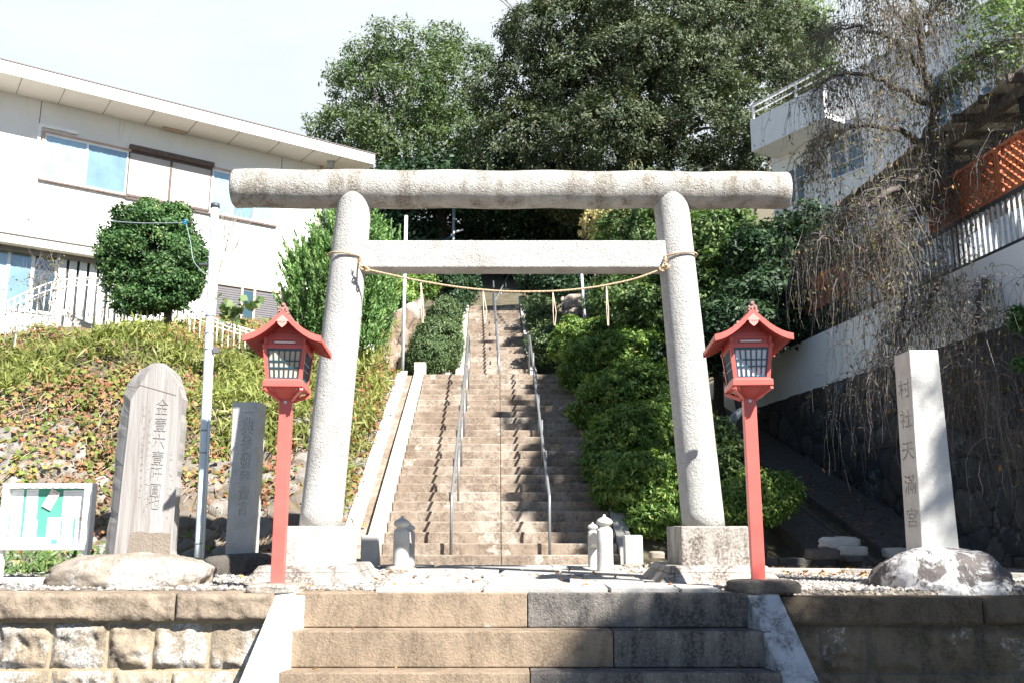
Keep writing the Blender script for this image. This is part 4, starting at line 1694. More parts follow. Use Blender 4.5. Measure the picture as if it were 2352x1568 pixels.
# hand rails
for k, (off, lab) in enumerate(((-0.545, 'long steel handrail on the stairway, on the sunlit side'), (0.655, 'long steel handrail on the stairway, nearer the bushes'))):
    t = thing('handrail', lab, 'handrail', (cxs(YS) + off, YS, 0), 0, 'steel handrails of the lower flight')
    y0 = YS + 0.12
    h = 0.72
    zlow = RS
    rail = [Vector((cxs(y0) + off, y0, zlow)), Vector((cxs(y0) + off, y0, zlow + h - 0.03)), Vector((cxs(y0) + off, y0 + 0.03, zlow + h))]
    ye = Y1E + 0.35
    rail += [Vector((cxs(ye) + off, ye - 0.3, zlow + h + (ye - 0.3 - y0) * SL)), Vector((cxs(ye) + off, ye, zt1 + h + 0.02)), Vector((cxs(ye) + off, ye + 0.04, zt1 + h - 0.03)), Vector((cxs(ye) + off, ye + 0.04, zt1))]
    MB().tube(rail, 0.019, 10).build('rail', M['rail_steel'], t, fix=False)
    for j in range(1, 6):
        kk = j * 4 + 1
        yp = YS + kk * TS + 0.12
        xp = cxs(yp) + off + 0.03
        zp = (kk + 1) * RS
        MB().tube([(xp, yp, zp - 0.005), (xp, yp, zlow + h + (yp - y0) * SL - 0.02)], 0.015, 8).build('post', M['rail_steel'], t, fix=False)
t = thing('handrail', 'thin steel handrail up the middle of the narrow upper flight', 'handrail', (cxs(Y2S), Y2S, zt1))
y0, ye = Y2S + 0.05, Y2S + N2 * TS + 0.1
ztop = zt1 + N2 * RS
x0 = cxs(y0) + 0.05
xe = cxs(ye) - 0.10
MB().tube([(x0, y0, zt1), (x0, y0, zt1 + 0.72), (xe, ye, ztop + 0.80), (xe, ye + 0.06, ztop + 0.72), (xe, ye + 0.06, ztop)], 0.021, 8).build('rail', M['rail_steel'], t, fix=False)
for j in range(1, 6):
    f = j / 6
    yp = y0 + (ye - y0) * f
    xp = x0 + (xe - x0) * f
    kk = int((yp - Y2S) / TS)
    MB().tube([(xp, yp, zt1 + (kk + 1) * RS), (xp, yp, zt1 + 0.72 + (ztop + 0.08 - zt1) * f)], 0.014, 6).build('post', M['rail_steel'], t, fix=False)
t = thing('handrail', 'steel handrail slanting up through the shade above the upper flight', 'handrail', tuple(P(1132, 700, 26.2)))
pa, pe = P(1124, 716, 26.0), P(1170, 628, 30.0)
MB().tube([pa, pe], 0.022, 8).build('rail', M['rail_steel'], t, fix=False)
for f in (0.3, 0.55, 0.8):
    p = pa.lerp(pe, f)
    MB().tube([p, (p.x, p.y, z_stair(p.y) - 0.2)], 0.014, 6).build('post', M['rail_steel'], t, fix=False)
# more steps in the shade above
t3 = thing('woodland_stairway', 'shaded topmost flight of steps under the trees', 'stairway', (cxs(27), 27.2, ztop))
for k in range(16):
    y0 = 27.3 + k * 0.32
    b = MB().box(cxs(y0) - 0.95, cxs(y0) + 0.85, y0, y0 + 0.4, ztop - 0.2, ztop + (k + 1) * 0.14)
    b.build('step', M['old_concrete'], t3, bevel=0.01, seg=1)


# ------------------------------------------------------------------ onion-topped granite posts
def giboshi(px0, px1, pyt, pyb, Y, name_lab, baseplate=False):
    c = P((px0 + px1) / 2, 1250, Y)
    s = scale_at(c)
    r = (px1 - px0) / 2 / s
    zt = P((px0 + px1) / 2, pyt, Y).z
    zs = zt - r * 1.75
    t = thing('newel_post', name_lab, 'stone post', (c.x, Y, 0), 0, 'granite posts at the foot of the stair')
    b = MB()
    b.lathe([(r * 0.0, 0), (r * 1.02, 0.0), (r, 0.01), (r * 0.98, zs * 0.5), (r * 0.97, zs - 0.015), (r * 0.9, zs), (r * 0.4, zs + .001)], (c.x, Y, 0), 32)
    b.build('shaft', M['white_granite'], t, fix=True)
    b = MB()
    h = zt - zs
    b.lathe([(r * 0.88, 0), (r * 0.80, h * .07), (r * 0.58, h * .15), (r * 0.55, h * .20), (r * 0.72, h * .26), (r * 0.95, h * .36), (r * 1.0, h * .46), (r * 0.95, h * .56), (r * 0.80, h * .66), (r * .56, h * .74), (r * .30, h * .80), (r * .20, h * .86), (r * .17, h * .93), (r * .08, h)], (c.x, Y, zs), 32)
    b.build('finial', M['white_granite'], t, fix=True)
    return c, r, zs


g = [giboshi(903, 941, 1183, 1316, 10.15, 'blue-shaded granite post with onion finial on a rough stone by the path'),
     giboshi(929, 953, 1200, 1302, 10.75, 'smaller granite post half hidden behind the blue-shaded post'),
     giboshi(1370, 1408, 1180, 1328, 9.55, 'sunlit granite post with onion finial beside the path, before the bushes'),
     giboshi(1350, 1374, 1198, 1300, 10.5, 'smaller granite post half hidden behind the sunlit post')]
for k, (i, j, lab) in enumerate(((0, 1, 'low arched granite rail joining the blue-shaded pair of posts'), (2, 3, 'low arched granite rail joining the sunlit pair of posts'))):
    a, e = Vector((g[i][0].x, g[i][0].y, 0)), Vector((g[j][0].x, g[j][0].y, 0))
    d = e - a
    b = MB()
    poly = []
    zt = 0.36
    for f in range(13):
        u = f / 12
        poly.append(a + d * (0.06 + 0.88 * u) + Vector((0, 0, zt + 0.05 * math.sin(u * math.pi))))
    for f in range(12, -1, -1):
        u = f / 12
        poly.append(a + d * (0.06 + 0.88 * u) + Vector((0, 0, (zt - 0.12) + 0.05 * math.sin(u * math.pi))))
    sd = d.cross(Vector((0, 0, 1))).normalized() * 0.10
    b.prism([p - sd / 2 for p in poly], sd)
    b.build('rail_slab', M['white_granite'], None, bevel=0.006, loc=tuple(a))
    o = bpy.data.objects[-1]
    o = [x for x in bpy.data.objects if x.name.startswith('rail_slab')][-1]
    tag(o, lab, 'stone rail')
c = g[0][0]
tag(rock('base_stone', (c.x, c.y - 0.02, 0.0), (0.15, 0.12, 0.055), M['rock_tan'], seed=31, amp=0.2, loc=(c.x, c.y, 0)), 'rough crumbled stone under the blue-shaded granite post', 'stone')
# foot stones beside the right block
for k, (px, py, w, h, lab) in enumerate(((1508, 1275, .085, .05, 'upper of two squarish stones beside the leaf-shadowed block'), (1508, 1296, .085, .04, 'lower of two squarish stones beside the leaf-shadowed block'), (1455, 1305, .12, .03, 'flat stone at the foot of the leaf-shadowed block'))):
    c = P(px, py, 10.6 if k < 2 else 10.7)
    tag(rock('edge_stone', (c.x, c.y, max(c.z, 0.02)), (w, 0.09, h), M['rock_tan'], seed=50 + k, amp=0.06, power=5, loc=(c.x, c.y, 0)), lab, 'stone')

# =================================================================== MEMORIAL STONES
# big slate tablet
YTB = 7.62
out_px = [(300, 1276), (302, 1150), (308, 1060), (312, 960), (318, 905), (330, 870), (348, 842), (360, 832), (378, 840), (398, 862), (412, 888), (419, 915), (414, 1000), (408, 1070), (404, 1130), (399, 1200), (394, 1280)]
out_px[0] = (262, 1272)
out_px[1] = (272, 1180)
out_px[2] = (282, 1090)
out_px[3] = (294, 985)
out_px[4] = (300, 920)
back_px = [(240, 1272), (252, 1180), (262, 1090), (270, 985), (286, 905), (296, 880), (318, 850), (345, 834), (375, 834), (395, 852), (412, 882), (418, 915), (413, 1000), (407, 1070), (403, 1130), (398, 1200), (393, 1280)]
t = thing('slate_tablet', 'tall streaked grey slate tablet with carved donation text on a boulder', 'memorial stone', tuple(P(320, 1275, YTB)))


def dens(pts, n=5):
    o = []
    for i in range(len(pts)):
        a, c_ = pts[i], pts[(i + 1) % len(pts)]
        for j in range(n):
            o.append((a[0] + (c_[0] - a[0]) * j / n, a[1] + (c_[1] - a[1]) * j / n))
    return o


fo, bo = dens(out_px), dens(back_px)
nf = len(fo)
front = [P(x, y, YTB - 0.02) for x, y in fo]
mid = []
back = []
for i, (x, y) in enumerate(bo):
    q = P(x, y, YTB + 0.10)
    q += Vector((0.018 * fbm((q.x * 3, q.z * 4, 1), 4, 2), 0, 0.01 * fbm((q.z * 5, q.x, 2), 3, 2)))
    mid.append(q)
    q2 = q + Vector((0.01 * fbm((q.x * 3, q.z * 6, 7), 4, 2) + (0.02 if x < 300 else -0.01), 0.16, 0))
    back.append(q2)
b = MB()
b.add(front + mid + back, [tuple(range(nf))] + [tuple(2 * nf + i for i in range(nf))[::-1]] +
      [(i, nf + i, nf + (i + 1) % nf, (i + 1) % nf) for i in range(nf)] + [(nf + i, 2 * nf + i, 2 * nf + (i + 1) % nf, nf + (i + 1) % nf) for i in range(nf)])
tab = b.build('slab', M['tablet'], t)
Yf = YTB - 0.02
chars = []
for ch, x, y, sx, sy in (('金', 372, 935, 30, 40), ('壹', 368, 975, 30, 36), ('六', 364, 1013, 32, 38), ('壹', 362, 1052, 30, 36), ('阡', 358, 1088, 30, 34), ('圓', 356, 1126, 28, 36), ('也', 354, 1156, 28, 30)):
    o = P(x, y, Yf)
    s = scale_at(o)
    chars.append((ch, o, (1, 0, -0.06), (0.03, 0, 1), sx / s, sy / s))
carve(tab, chars, 0.006, (0, -1, 0))
# thin incised line and illegible small column strokes, as slim bars coloured dark for the shade in grooves
b = MB()
a, e = P(318, 882, Yf - 0.001), P(405, 907, Yf - 0.001)
b.bar(a, e, 0.004, 0.006, up=(0, 0, 1))
rnd = random.Random(2)
for (cx0, ya, yb2) in ((344, 945, 1190), (330, 935, 1150), (392, 1040, 1200)):
    y = ya
    while y < yb2:
        for _ in range(rnd.randint(2, 4)):
            x = cx0 - (y - ya) * 0.05 + rnd.uniform(-4, 4)
            dy = rnd.uniform(-4, 4)
            l = rnd.uniform(2, 5)
            ang = rnd.choice([0.15, 0.1, 1.2, -1.0, 1.5])
            p0 = P(x, y + dy, Yf - 0.0005)
            p1 = P(x + l * math.cos(ang), y + dy + l * math.sin(ang), Yf - 0.0005)
            b.bar(p0, p1, 0.0028, 0.002, up=(0, 1, 0))
        y += rnd.uniform(14, 18)
b.build('incised_lines', m_plain('groove_shade', (0.20, 0.16, 0.14), 0.9), t)
b = MB()
q = [P(x, y, Yf - 0.004) for x, y in ((300, 1222), (322, 1219), (345, 1223), (370, 1221), (392, 1224), (390, 1278), (345, 1282), (290, 1278))]
b.prism(q, (0, 0.01, 0))
b.build('rough_foot', M['tablet_foot'], t)

c = P(300, 1320, 7.62)
tag(rock('pedestal_boulder', (c.x + 0.02, 7.66, 0.04), (0.61, 0.42, 0.215), M['rock_tan'], seed=3, amp=0.10, power=3.2, sub=5, loc=(c.x, 7.66, 0)), 'broad pale tan boulder carrying the slate tablet', 'boulder')
# granite pillar beside it
YP = 9.42
t = thing('granite_pillar', 'grey speckled granite pillar with carved text, beside the pale pole', 'memorial stone', (P(555, 1282, YP).x, YP, 0.2))
zb_, zt_ = P(550, 1284, YP).z, P(570, 922, YP).z
x0b, x1b = P(516, 1282, YP).x, P(577, 1282, YP).x
x0t, x1t = P(535, 922, YP).x, P(597, 922, YP).x
b = MB()
D = 0.26
b.hexa([(x0b, YP, zb_), (x1b, YP, zb_), (x1b, YP + D, zb_), (x0b, YP + D, zb_)], [(x0t, YP, zt_), (x1t, YP, zt_), (x1t - .0, YP + D, zt_), (x0t, YP + D, zt_)])
shaft = b.build('shaft', M['pillar_granite'], t, bevel=0.01)
chars = []
for ch, y, sx, sy in (('一', 947, 24, 30), ('典', 978, 30, 44), ('參', 1016, 30, 40), ('發', 1056, 30, 40), ('叄', 1094, 28, 36), ('壹', 1130, 28, 36), ('言', 1166, 26, 34)):
    x = 572 - (y - 940) * 0.062
    o = P(x, y, YP)
    s = scale_at(o)
    chars.append((ch, o, (1, 0, 0), (0.02, 0, 1), sx / s, sy / s))
carve(shaft, chars, 0.010, (0, -1, 0))
c = P(565, 1310, 9.2)
tag(rock('pedestal_boulder', (c.x + 0.02, 9.5, 0.03), (0.52, 0.34, 0.17), M['rock_dark'], seed=6, amp=0.08, power=3.6, sub=4, loc=(c.x, 9.4, 0)), 'low dark rounded boulder under the grey granite pillar', 'boulder')

# shrine name pillar
YM = 7.32
a, e = P(2118, 1262, YM), P(2204, 1262, YM)
at_, et_ = P(2085, 803, YM), P(2155, 806, YM)
zb_, zt_ = a.z - 0.03, at_.z
D = 0.30
t = thing('name_pillar', 'square granite pillar carved with the village shrine name, on a lichen boulder', 'name pillar', (a.x, YM, zb_))
b = MB()
b.hexa([(a.x, YM, zb_), (e.x, YM, zb_), (e.x, YM + D, zb_), (a.x, YM + D, zb_)], [(at_.x + .01, YM, zt_), (et_.x, YM, zt_), (et_.x, YM + D, zt_), (at_.x + .01, YM + D, zt_)])
vt = b.v
shaft = b.build('shaft', M['white_granite'], t, bevel=0.008)
chars = []
# on the side facing the path
hgt = zt_ - zb_
for ch, py in (('村', 890), ('社', 960), ('天', 1032), ('滿', 1110), ('宮', 1188)):
    f = (P(2100, py, YM + 0.1).z - zb_) / hgt
    xx = a.x + (at_.x + .01 - a.x) * f
    o = Vector((xx, YM + 0.14, zb_ + hgt * f))
    chars.append((ch, o, (0, -1, 0), ((at_.x - a.x), 0, hgt), 0.235, 0.165))
carve(shaft, chars, 0.014, (-1, 0, 0))
c = P(2165, 1320, 7.35)
tag(rock('pedestal_boulder', (c.x + 0.01, 7.40, 0.03), (0.50, 0.43, 0.27), M['boulder'], seed=12, amp=0.09, power=2.4, sub=5, loc=(c.x, 7.35, 0)), 'rounded white and black lichen boulder under the shrine name pillar', 'boulder')

# ------------------------------------------------------------------ pale pole with conduit
t = thing('utility_pole', 'tall slim pale blue pole between the slate tablet and the granite pillar', 'pole', (P(455, 1290, 9.96).x, 9.96, 0.1))
YPp = 9.96
pb, pt_ = P(456, 1300, YPp), P(494, 476, YPp)
n = 14
MB().tube([pb.lerp(pt_, i / n) for i in range(n + 1)], [0.047 - 0.002 * i / n for i in range(n + 1)], 20).build('shaft', M['pole_white'], t, fix=False)
MB().tube([pt_ - Vector((0, 0, 0.012)), pt_ + Vector((0.001, 0, 0.04))], 0.051, 20).build('cap', M['cap'], t)
b = MB()
for f in (0.06, 0.36, 0.585, 0.63, 0.68, 0.30):
    p = pb.lerp(pt_, f)
    b.tube([p - Vector((0, 0, .008)), p + Vector((0, 0, .008))], 0.0505, 20)
b.build('band', M['steel'], t)
dx = Vector((0.055, -0.03, 0))
MB().tube([pb + dx, pb.lerp(pt_, 0.575) + dx], 0.014, 8).build('conduit', M['pole_white'], t, fix=False)
p = pb.lerp(pt_, 0.575) + dx
MB().box(p.x + .01, p.x + 0.07, p.y - .03, p.y + .03, p.z - .01, p.z + 0.06).build('junction_box', M['siding_dark'], t, bevel=.004)
p = pb.lerp(pt_, 0.90)
b = MB()
b.box(p.x - 0.13, p.x - 0.04, p.y - .05, p.y + .05, p.z - .30, p.z - .28)
b.build('bracket', M['cap'], t)

# cable with blue insulators
t = thing('overhead_cable', 'pale cable with blue insulators running from the house to the pale pole', 'cable', tuple(P(425, 511, 11.5)))
q = rope_pts([(-40, 476, 14.0), (100, 495, 13.2), (250, 508, 12.4), (330, 513, 12.0), (418, 512, 11.5)], 12, 8)
MB().tube(q, 0.008, 6).build('strand', M['wire'], t, fix=False)
b = MB()
c = P(425, 511, 11.5)
for k in range(3):
    b.lathe([(0.01, 0), (0.024, 0.003), (0.028, 0.012), (0.02, 0.02), (0.01, 0.022)], (c.x, c.y, c.z - 0.035 + k * 0.024), 12)
b.build('insulator', M['insul'], t)
MB().tube([c, P(440, 511, 11.3), P(489, 500, 10.0)], 0.004, 5).build('tie_wire', M['wire'], t, fix=False)
MB().tube(rope_pts([(428, 516, 11.5), (438, 560, 11.3), (445, 600, 11.0), (470, 630, 10.4)], 11, 6), 0.005, 5).build('drop_wire', M['wire'], t, fix=False)

# ------------------------------------------------------------------ notice board
YB = 8.2
t = thing('notice_board', 'white framed neighbourhood notice board with papers on green felt', 'notice board', (P(105, 1262, YB).x, YB, 0))
zt_, zb_ = P(110, 1109, YB).z, P(110, 1262, YB).z
xl, xr = P(4, 1180, YB).x, P(212, 1180, YB).x
fw = 0.028
b = MB()
b.box(xl, xr, YB - 0.03, YB + 0.06, zt_ - 0.045, zt_)
b.box(xl, xr, YB - 0.03, YB + 0.06, zb_, zb_ + 0.05)
b.box(xl, xl + 0.05, YB - 0.031, YB + 0.061, zb_ + 0.05, zt_ - 0.045)
b.box(xr - 0.075, xr, YB - 0.031, YB + 0.061, zb_ + 0.05, zt_ - 0.045)
b.build('frame', M['white_metal'], t, bevel=0.004)
MB().box(xl + .02, xr - .02, YB + 0.03, YB + 0.05, zb_ + .02, zt_ - .02).build('felt_board', m_plain('green_felt', (0.08, 0.33, 0.24), 0.9), t)
for sx in (xl + 0.012, xr - 0.045):
    MB().box(sx - .025, sx + .03, YB + 0.0, YB + 0.055, -0.03, zb_ + 0.001).build('leg', M['white_metal'], t, bevel=.004)
b = MB()
for k, ch in enumerate('高田町内会掲示板'):
    x = 55 + k * 17.8
    o = P(x, 1116.5, YB)
    o.y = YB - 0.0335
    s = scale_at(o)
    add_glyph(b, ch, o, (1, 0, 0), (0, 0, 1), 9.5 / s, 10.0 / s)
b.build('lettering', m_plain('slate_blue_lettering', (0.10, 0.17, 0.24), 0.6), t, fix=False)
MP = {'w': m_plain('white_paper', (0.82, 0.82, 0.80), 0.8, var=0.02), 'c': m_plain('cream_paper', (0.76, 0.73, 0.66), 0.8, var=0.05)}


def m_flyer(name, cols, sc_=30):
    tt = NT(name)
    c_ = tt.ramp(tt.noise(sc_, 4, 0.7), [(0.3, cols[0]), (0.5, cols[1]), (0.7, cols[2])])
    return tt.done(c_, 0.6)


MP['p'] = m_flyer('printed_flyer', [(0.30, 0.24, 0.30), (0.75, 0.55, 0.50), (0.78, 0.74, 0.72)], 22)
ink = m_plain('grey_ink', (0.35, 0.36, 0.38), 0.8)
inkb = m_plain('teal_ink', (0.35, 0.62, 0.66), 0.8)


def paper(x0, x1, y0, y1, mat, rot=0.0, lift=0.0, lines=0, lab=None, inkm=None, dx=0.0):
    ap, ep = P(x0, y1, YB + 0.03), P(x1, y0, YB + 0.03)
    cx_, cz_ = (ap.x + ep.x) / 2, (ap.z + ep.z) / 2
    hw, hh = (ep.x - ap.x) / 2 * 1.07, (ep.z - ap.z) / 2 * 1.04
    b = MB()
    cr, sr = math.cos(rot), math.sin(rot)
    Yp = YB + 0.0285 - lift

    def q(u, v, dy=0):
        X, Z = u * hw, v * hh
        return Vector((cx_ + X * cr - Z * sr, Yp + dy, cz_ + X * sr + Z * cr))
    b.prism([q(-1, -1), q(1, -1), q(1, 1), q(-1, 1)], (0, 0.0008, 0))
    o = b.build('paper', MP[mat], t)
    if lines:
        b = MB()
        rr = random.Random(x0 * 7 + y0)
        for i in range(lines):
            v = 0.8 - 1.6 * i / lines
            u0 = rr.uniform(-0.85, -0.4)
            u1 = rr.uniform(0.1, 0.85)
            hh_ = 0.35 / lines
            b.add([q(u0, v, -.0006), q(u1, v, -.0006), q(u1, v + hh_, -.0006), q(u0, v + hh_, -.0006)], [(0, 1, 2, 3)])
        b.build('print_lines', inkm or ink, o, fix=False)
    return o


pale = m_plain('pale_ink', (0.62, 0.64, 0.66), 0.8)
for args in ((22, 55, 1124, 1180, 'w', 0, 0, 6), (57, 89, 1124, 1190, 'w', 0.02, 0, 5), (20, 50, 1182, 1232, 'w', 0, 0, 7), (53, 86, 1194, 1232, 'w', 0, 0, 3),
             (12, 50, 1234, 1249, 'w', 0, 0.001, 3), (51, 84, 1233, 1249, 'w', 0, 0.001, 2), (85, 117, 1233, 1249, 'w', 0, 0.002, 3),
             (106, 140, 1188, 1236, 'c', -0.02, 0, 8), (142, 168, 1190, 1226, 'w', 0, 0, 4), (143, 200, 1126, 1188, 'w', 0.02, 0, 6),
             (170, 198, 1190, 1248, 'w', 0, 0, 5), (132, 166, 1228, 1249, 'w', 0, 0.001, 4)):
    paper(*args, inkm=pale)
paper(106, 132, 1125, 1168, 'p', -0.45, 0.012, 4)
MB().box(P(176, 1190, YB).x, P(200, 1190, YB).x, YB + .0262, YB + .0268, P(180, 1192, YB).z, P(180, 1187, YB).z).build('paper', m_plain('orange_tape', (0.75, 0.35, 0.22), 0.7), t)
b = MB()

# low pale kerb below the notice board
b = MB()
for (x0, x1) in ((-5, -3.62), (-3.61, -2.75)):
    b.box(x0, x1, 7.75, 7.95, -0.02, 0.05)
tag(b.build('low_kerb', M['curb'], bevel=0.01, loc=(-3.6, 7.8, 0)), 'low pale stone kerb running under the notice board', 'kerb')

# =================================================================== BANK, FENCE
def bank_pt(u, v):
    x = -14 + u * (14 - 2.5)
    y = 9.9 + v * 8.6
    xx = x
    return Vector((xx, y, z_bank(xx, y)))


def bank_pt2(u, v):
    x = -13 + u * (13 - 2.35)
    y = 9.95 + v * (1.7 + 0.3 * math.sin(x * 1.7) + 0.2 * math.sin(x * 4.1))
    return Vector((x, y, z_bank(x, y) + 0.0))


t = thing('rubble_bank', 'ivy covered bank of pale rubble stones behind the memorial stones', 'stone bank', (-5, 10.2, 0))
M['rubble'] = m_rubble('pale_rubble', [(0.0, (0.14, 0.115, 0.09)), (0.4, (0.20, 0.175, 0.145)), (0.7, (0.29, 0.27, 0.24)), (1.0, (0.18, 0.165, 0.145))], (0.16, 0.12, 0.075), 0.14, 0.6, 7, stain=((0.22, 0.17, 0.11), 2.0, 0.52))
stone_sheet(bank_pt2, 380, 100, 0.27, 0.075, 'rubble_face', M['rubble'], t, seed=4)


def scatter(name, label, cat, n, fn, density, size, aspect, mat, seed, up=0.5, tilt=0.8, lift=0.03, clump=1, clr=0.1, kind='stuff', hang=0.0, rlo=0, rhi=1):
    """leaves over a surface: fn(u, v) point"""
    rng = np.random.default_rng(seed)
    pts, rn = [], []
    tries = 0
    while len(pts) < n and tries < n * 12:
        tries += 1
        u, v = rng.random(), rng.random()
        p = fn(u, v)
        d = density(p)
        if rng.random() > d:
            continue
        cr = rng.random()
        for _ in range(clump):
            q = p + Vector(rng.normal(size=3) * clr)
            q.z = p.z + (q.z - p.z) * 0.5 + lift * rng.random() * 2
            pts.append(q)
            rn.append(min(1, max(0, cr * 0.5 + rng.random() * 0.5)))
    pts = np.array([tuple(p) for p in pts])
    m = len(pts)
    nr = norm(np.array([0.15, -0.75, 0.65]) * tilt + rng.normal(size=(m, 3)) * 0.55)
    ax = norm(rng.normal(size=(m, 3)) + np.array([0, -0.2 * hang, up * 2 - hang]))
    ln = size * (0.6 + 0.8 * rng.random(m))
    V = leaf_quads(rng, pts, nr, ax, ln, ln * aspect)
    o = quads_obj(name, mat, None, V, rlo + (rhi - rlo) * np.array(rn))
    return tag(o, label, cat, kind=kind)


def nz(p, s, o=0):
    return noise.noise(Vector((p.x * s + o, p.y * s, p.z * s)))


# upper part: bamboo grass, lower part: ivy (denser to the upper side, open stones near the foot)
def dens_grass(p):
    top = p.z
    if p.y > 14.7 and p.x < -5.0:
        return 0.12
    lim = 2.65 + 0.45 * nz(p, 0.8) - 1.15 * sstep(-4.9, -3.5, p.x) - 0.6 * sstep(-5.8, -7.2, p.x)
    return 1.0 if top > lim else (0.10 if top > lim - 0.3 else 0.0)


scatter('bamboo_grass', 'yellow green bamboo grass thick along the top of the bank', 'grass', 36000, bank_pt, dens_grass, 0.19, 0.13, M['leaf_bamboo'], 5, up=0.75, tilt=0.5, lift=0.10, clump=4, clr=0.09)


def dens_ivy(p):
    g = dens_grass(p)
    base = sstep(-0.1, 0.8, p.z + 0.6 * nz(p, 1.3, 7))
    if p.x > -4.4 and p.x < -3.1:
        base = max(base, 0.0) * (1.0 if p.z > 0.85 else 0.12)
    if p.x > -3.1:
        base *= 0.25 if p.z < 1.2 else 0.6
    return max(0, min(1, base * (0.85 + 0.9 * nz(p, 2.2, 3)))) * (1 - 0.85 * g)


def dens_red(p):
    return dens_ivy(p) * sstep(-0.35, 0.15, nz(p, 0.9, 11) + (0.15 if p.x < -4.5 else -0.1))


scatter('ivy', 'green and rusty ivy creeping over the rubble bank', 'ivy', 42000, bank_pt, dens_ivy, 0.065, 0.85, M['leaf_ivy'], 6, up=0.0, tilt=1.0, lift=0.04, clump=5, clr=0.07, rhi=0.75)
scatter('ivy', 'dry red brown ivy patch high on the bank', 'ivy', 30000, bank_pt, dens_red, 0.055, 0.6, M['leaf_ivyred'], 7, up=0.0, tilt=1.0, lift=0.04, clump=4, clr=0.08)
# plants on the side of the bank above the concrete slope
scatter('ivy', 'green and brown creeper on the bank side along the grey concrete slope', 'ivy', 9000, lambda u, v: (lambda y: Vector((cxs(y) - 1.95 - 1.1 * u, y, zg(cxs(y) - 1.95 - 1.1 * u, y))))(10.9 + 7.5 * v), lambda p: 0.75 + nz(p, 1.5), 0.07, 0.7, M['leaf_ivy'], 17, up=0.0, tilt=0.8, lift=0.05, clump=5, clr=0.08)
scatter('bamboo_grass', 'yellow green bamboo grass spilling toward the grey concrete slope', 'grass', 9000, lambda u, v: (lambda y: Vector((cxs(y) - 2.1 - 1.3 * u, y, zg(cxs(y) - 2.1 - 1.3 * u, y))))(11.8 + 6.5 * v), lambda p: 0.55 + nz(p, 1.2, 5), 0.18, 0.13, M['leaf_bamboo'], 18, up=0.75, tilt=0.5, lift=0.08, clump=4, clr=0.09)
# bare runners
b = MB()
rr = random.Random(4)
for i in range(170):
    x, y = rr.uniform(-7, -2.7), rr.uniform(10.2, 12.6)
    pts = []
    for k in range(7):
        pts.append((x, y, z_bank(x, y) + 0.075))
        x += rr.uniform(-.12, .12)
        y -= rr.uniform(0.02, .13)
        if y < 10.15:
            break
    if len(pts) > 2:
        b.tube(pts, 0.006, 4, cap=False)
o = b.build('runner_vines', M['bark_green'], fix=False)
tag(o, 'bare brown runners trailing down the rubble bank', 'vines', kind='stuff')
# undergrowth in the shade below the notice board
scatter('undergrowth', 'dark green weeds under the notice board', 'weeds', 900, lambda u, v: Vector((-5.6 + 1.9 * u, 8.9 + v * 1.0, 0.0)), lambda p: 0.8, 0.09, 0.25, M['leaf_side'], 8, up=0.5, lift=0.12, clump=4, clr=0.08)

# white fence along the top of the bank
fpx = [(-60, 742, 14.4), (0, 703, 14.6), (60, 672, 14.8), (120, 649, 15.0), (170, 641, 15.1), (230, 640, 15.2), (300, 653, 15.3), (370, 676, 15.5), (430, 705, 15.7), (500, 735, 16.0), (570, 757, 16.3), (640, 778, 16.6), (730, 800, 16.9)]
t = thing('white_fence', 'rusty white steel fence curving along the top of the grassy bank', 'fence', tuple(P(230, 720, 15.2)))
fp = rope_pts(fpx, 0, 10)
MB().tube(fp, 0.016, 8).build('top_rail', M['rusty'], t, fix=False)
off = Vector((0.05, 0.22, -0.055))
MB().tube([p + off for p in fp], 0.014, 8).build('rear_rail', M['rusty'], t, fix=False)
low = [p + Vector((0, 0, -0.13)) for p in fp]
MB().tube(low, 0.010, 6).build('rail', M['rusty'], t, fix=False)
# even spacing
acc, last = 0.0, fp[0]
bars = [fp[0]]
for p in fp[1:]:
    seg = (p - last).length
    while acc + seg >= 0.105:
        f = (0.105 - acc) / seg
        last = last.lerp(p, f)
        bars.append(last.copy())
        seg = (p - last).length
        acc = 0.0
    acc += seg
    last = p
b = MB()
for i, p in enumerate(bars):
    b.tube([p, p + Vector((0, 0, -0.68))], 0.012, 5)
tag(b.build('balusters', M['rusty'], t, fix=False), kind='stuff')
b = MB()
for i, p in enumerate(bars[::2]):
    b.tube([p, p + off], 0.007, 5)
tag(b.build('rungs', M['rusty'], t, fix=False), kind='stuff')
for i in range(6, len(bars), 14):
    p = bars[i] + off
    MB().tube([p, (p.x, p.y, p.z - 0.85)], 0.02, 8).build('post', M['rusty'], t, fix=False)
# lower run beside the concrete slope
t = thing('white_fence', 'short white steel fence beside the grey concrete slope', 'fence', tuple(P(840, 900, 17.2)))
q = [P(800, 800, 16.8), P(858, 790, 17.3)]
for fz in (0.0, -0.38):
    MB().tube([p + Vector((0, 0, fz)) for p in q], 0.016, 6).build('rail', M['white_metal'], t, fix=False)
for i in range(9):
    p = q[0].lerp(q[1], i / 8)
    MB().tube([p, p + Vector((0, 0, -0.95 + 0.03 * i))], 0.011 if i < 8 else 0.022, 6).build('bar', M['white_metal'], t, fix=False)
# white plastic sheet lying behind the fence, beige curved board
b = MB()
q = [P(112, 690, 15.9), P(140, 706, 15.9), P(170, 726, 15.9), P(205, 742, 15.9), P(232, 748, 15.9)]
b.prism(q + [p + Vector((0.0, 0, -0.07 - 0.06 * math.sin(i / 4 * math.pi))) for i, p in reversed(list(enumerate(q)))], (0, .03, 0))
tag(b.build('curved_board', M['beige_panel'], loc=tuple(q[2])), 'beige curved board lying behind the arched fence', 'board')


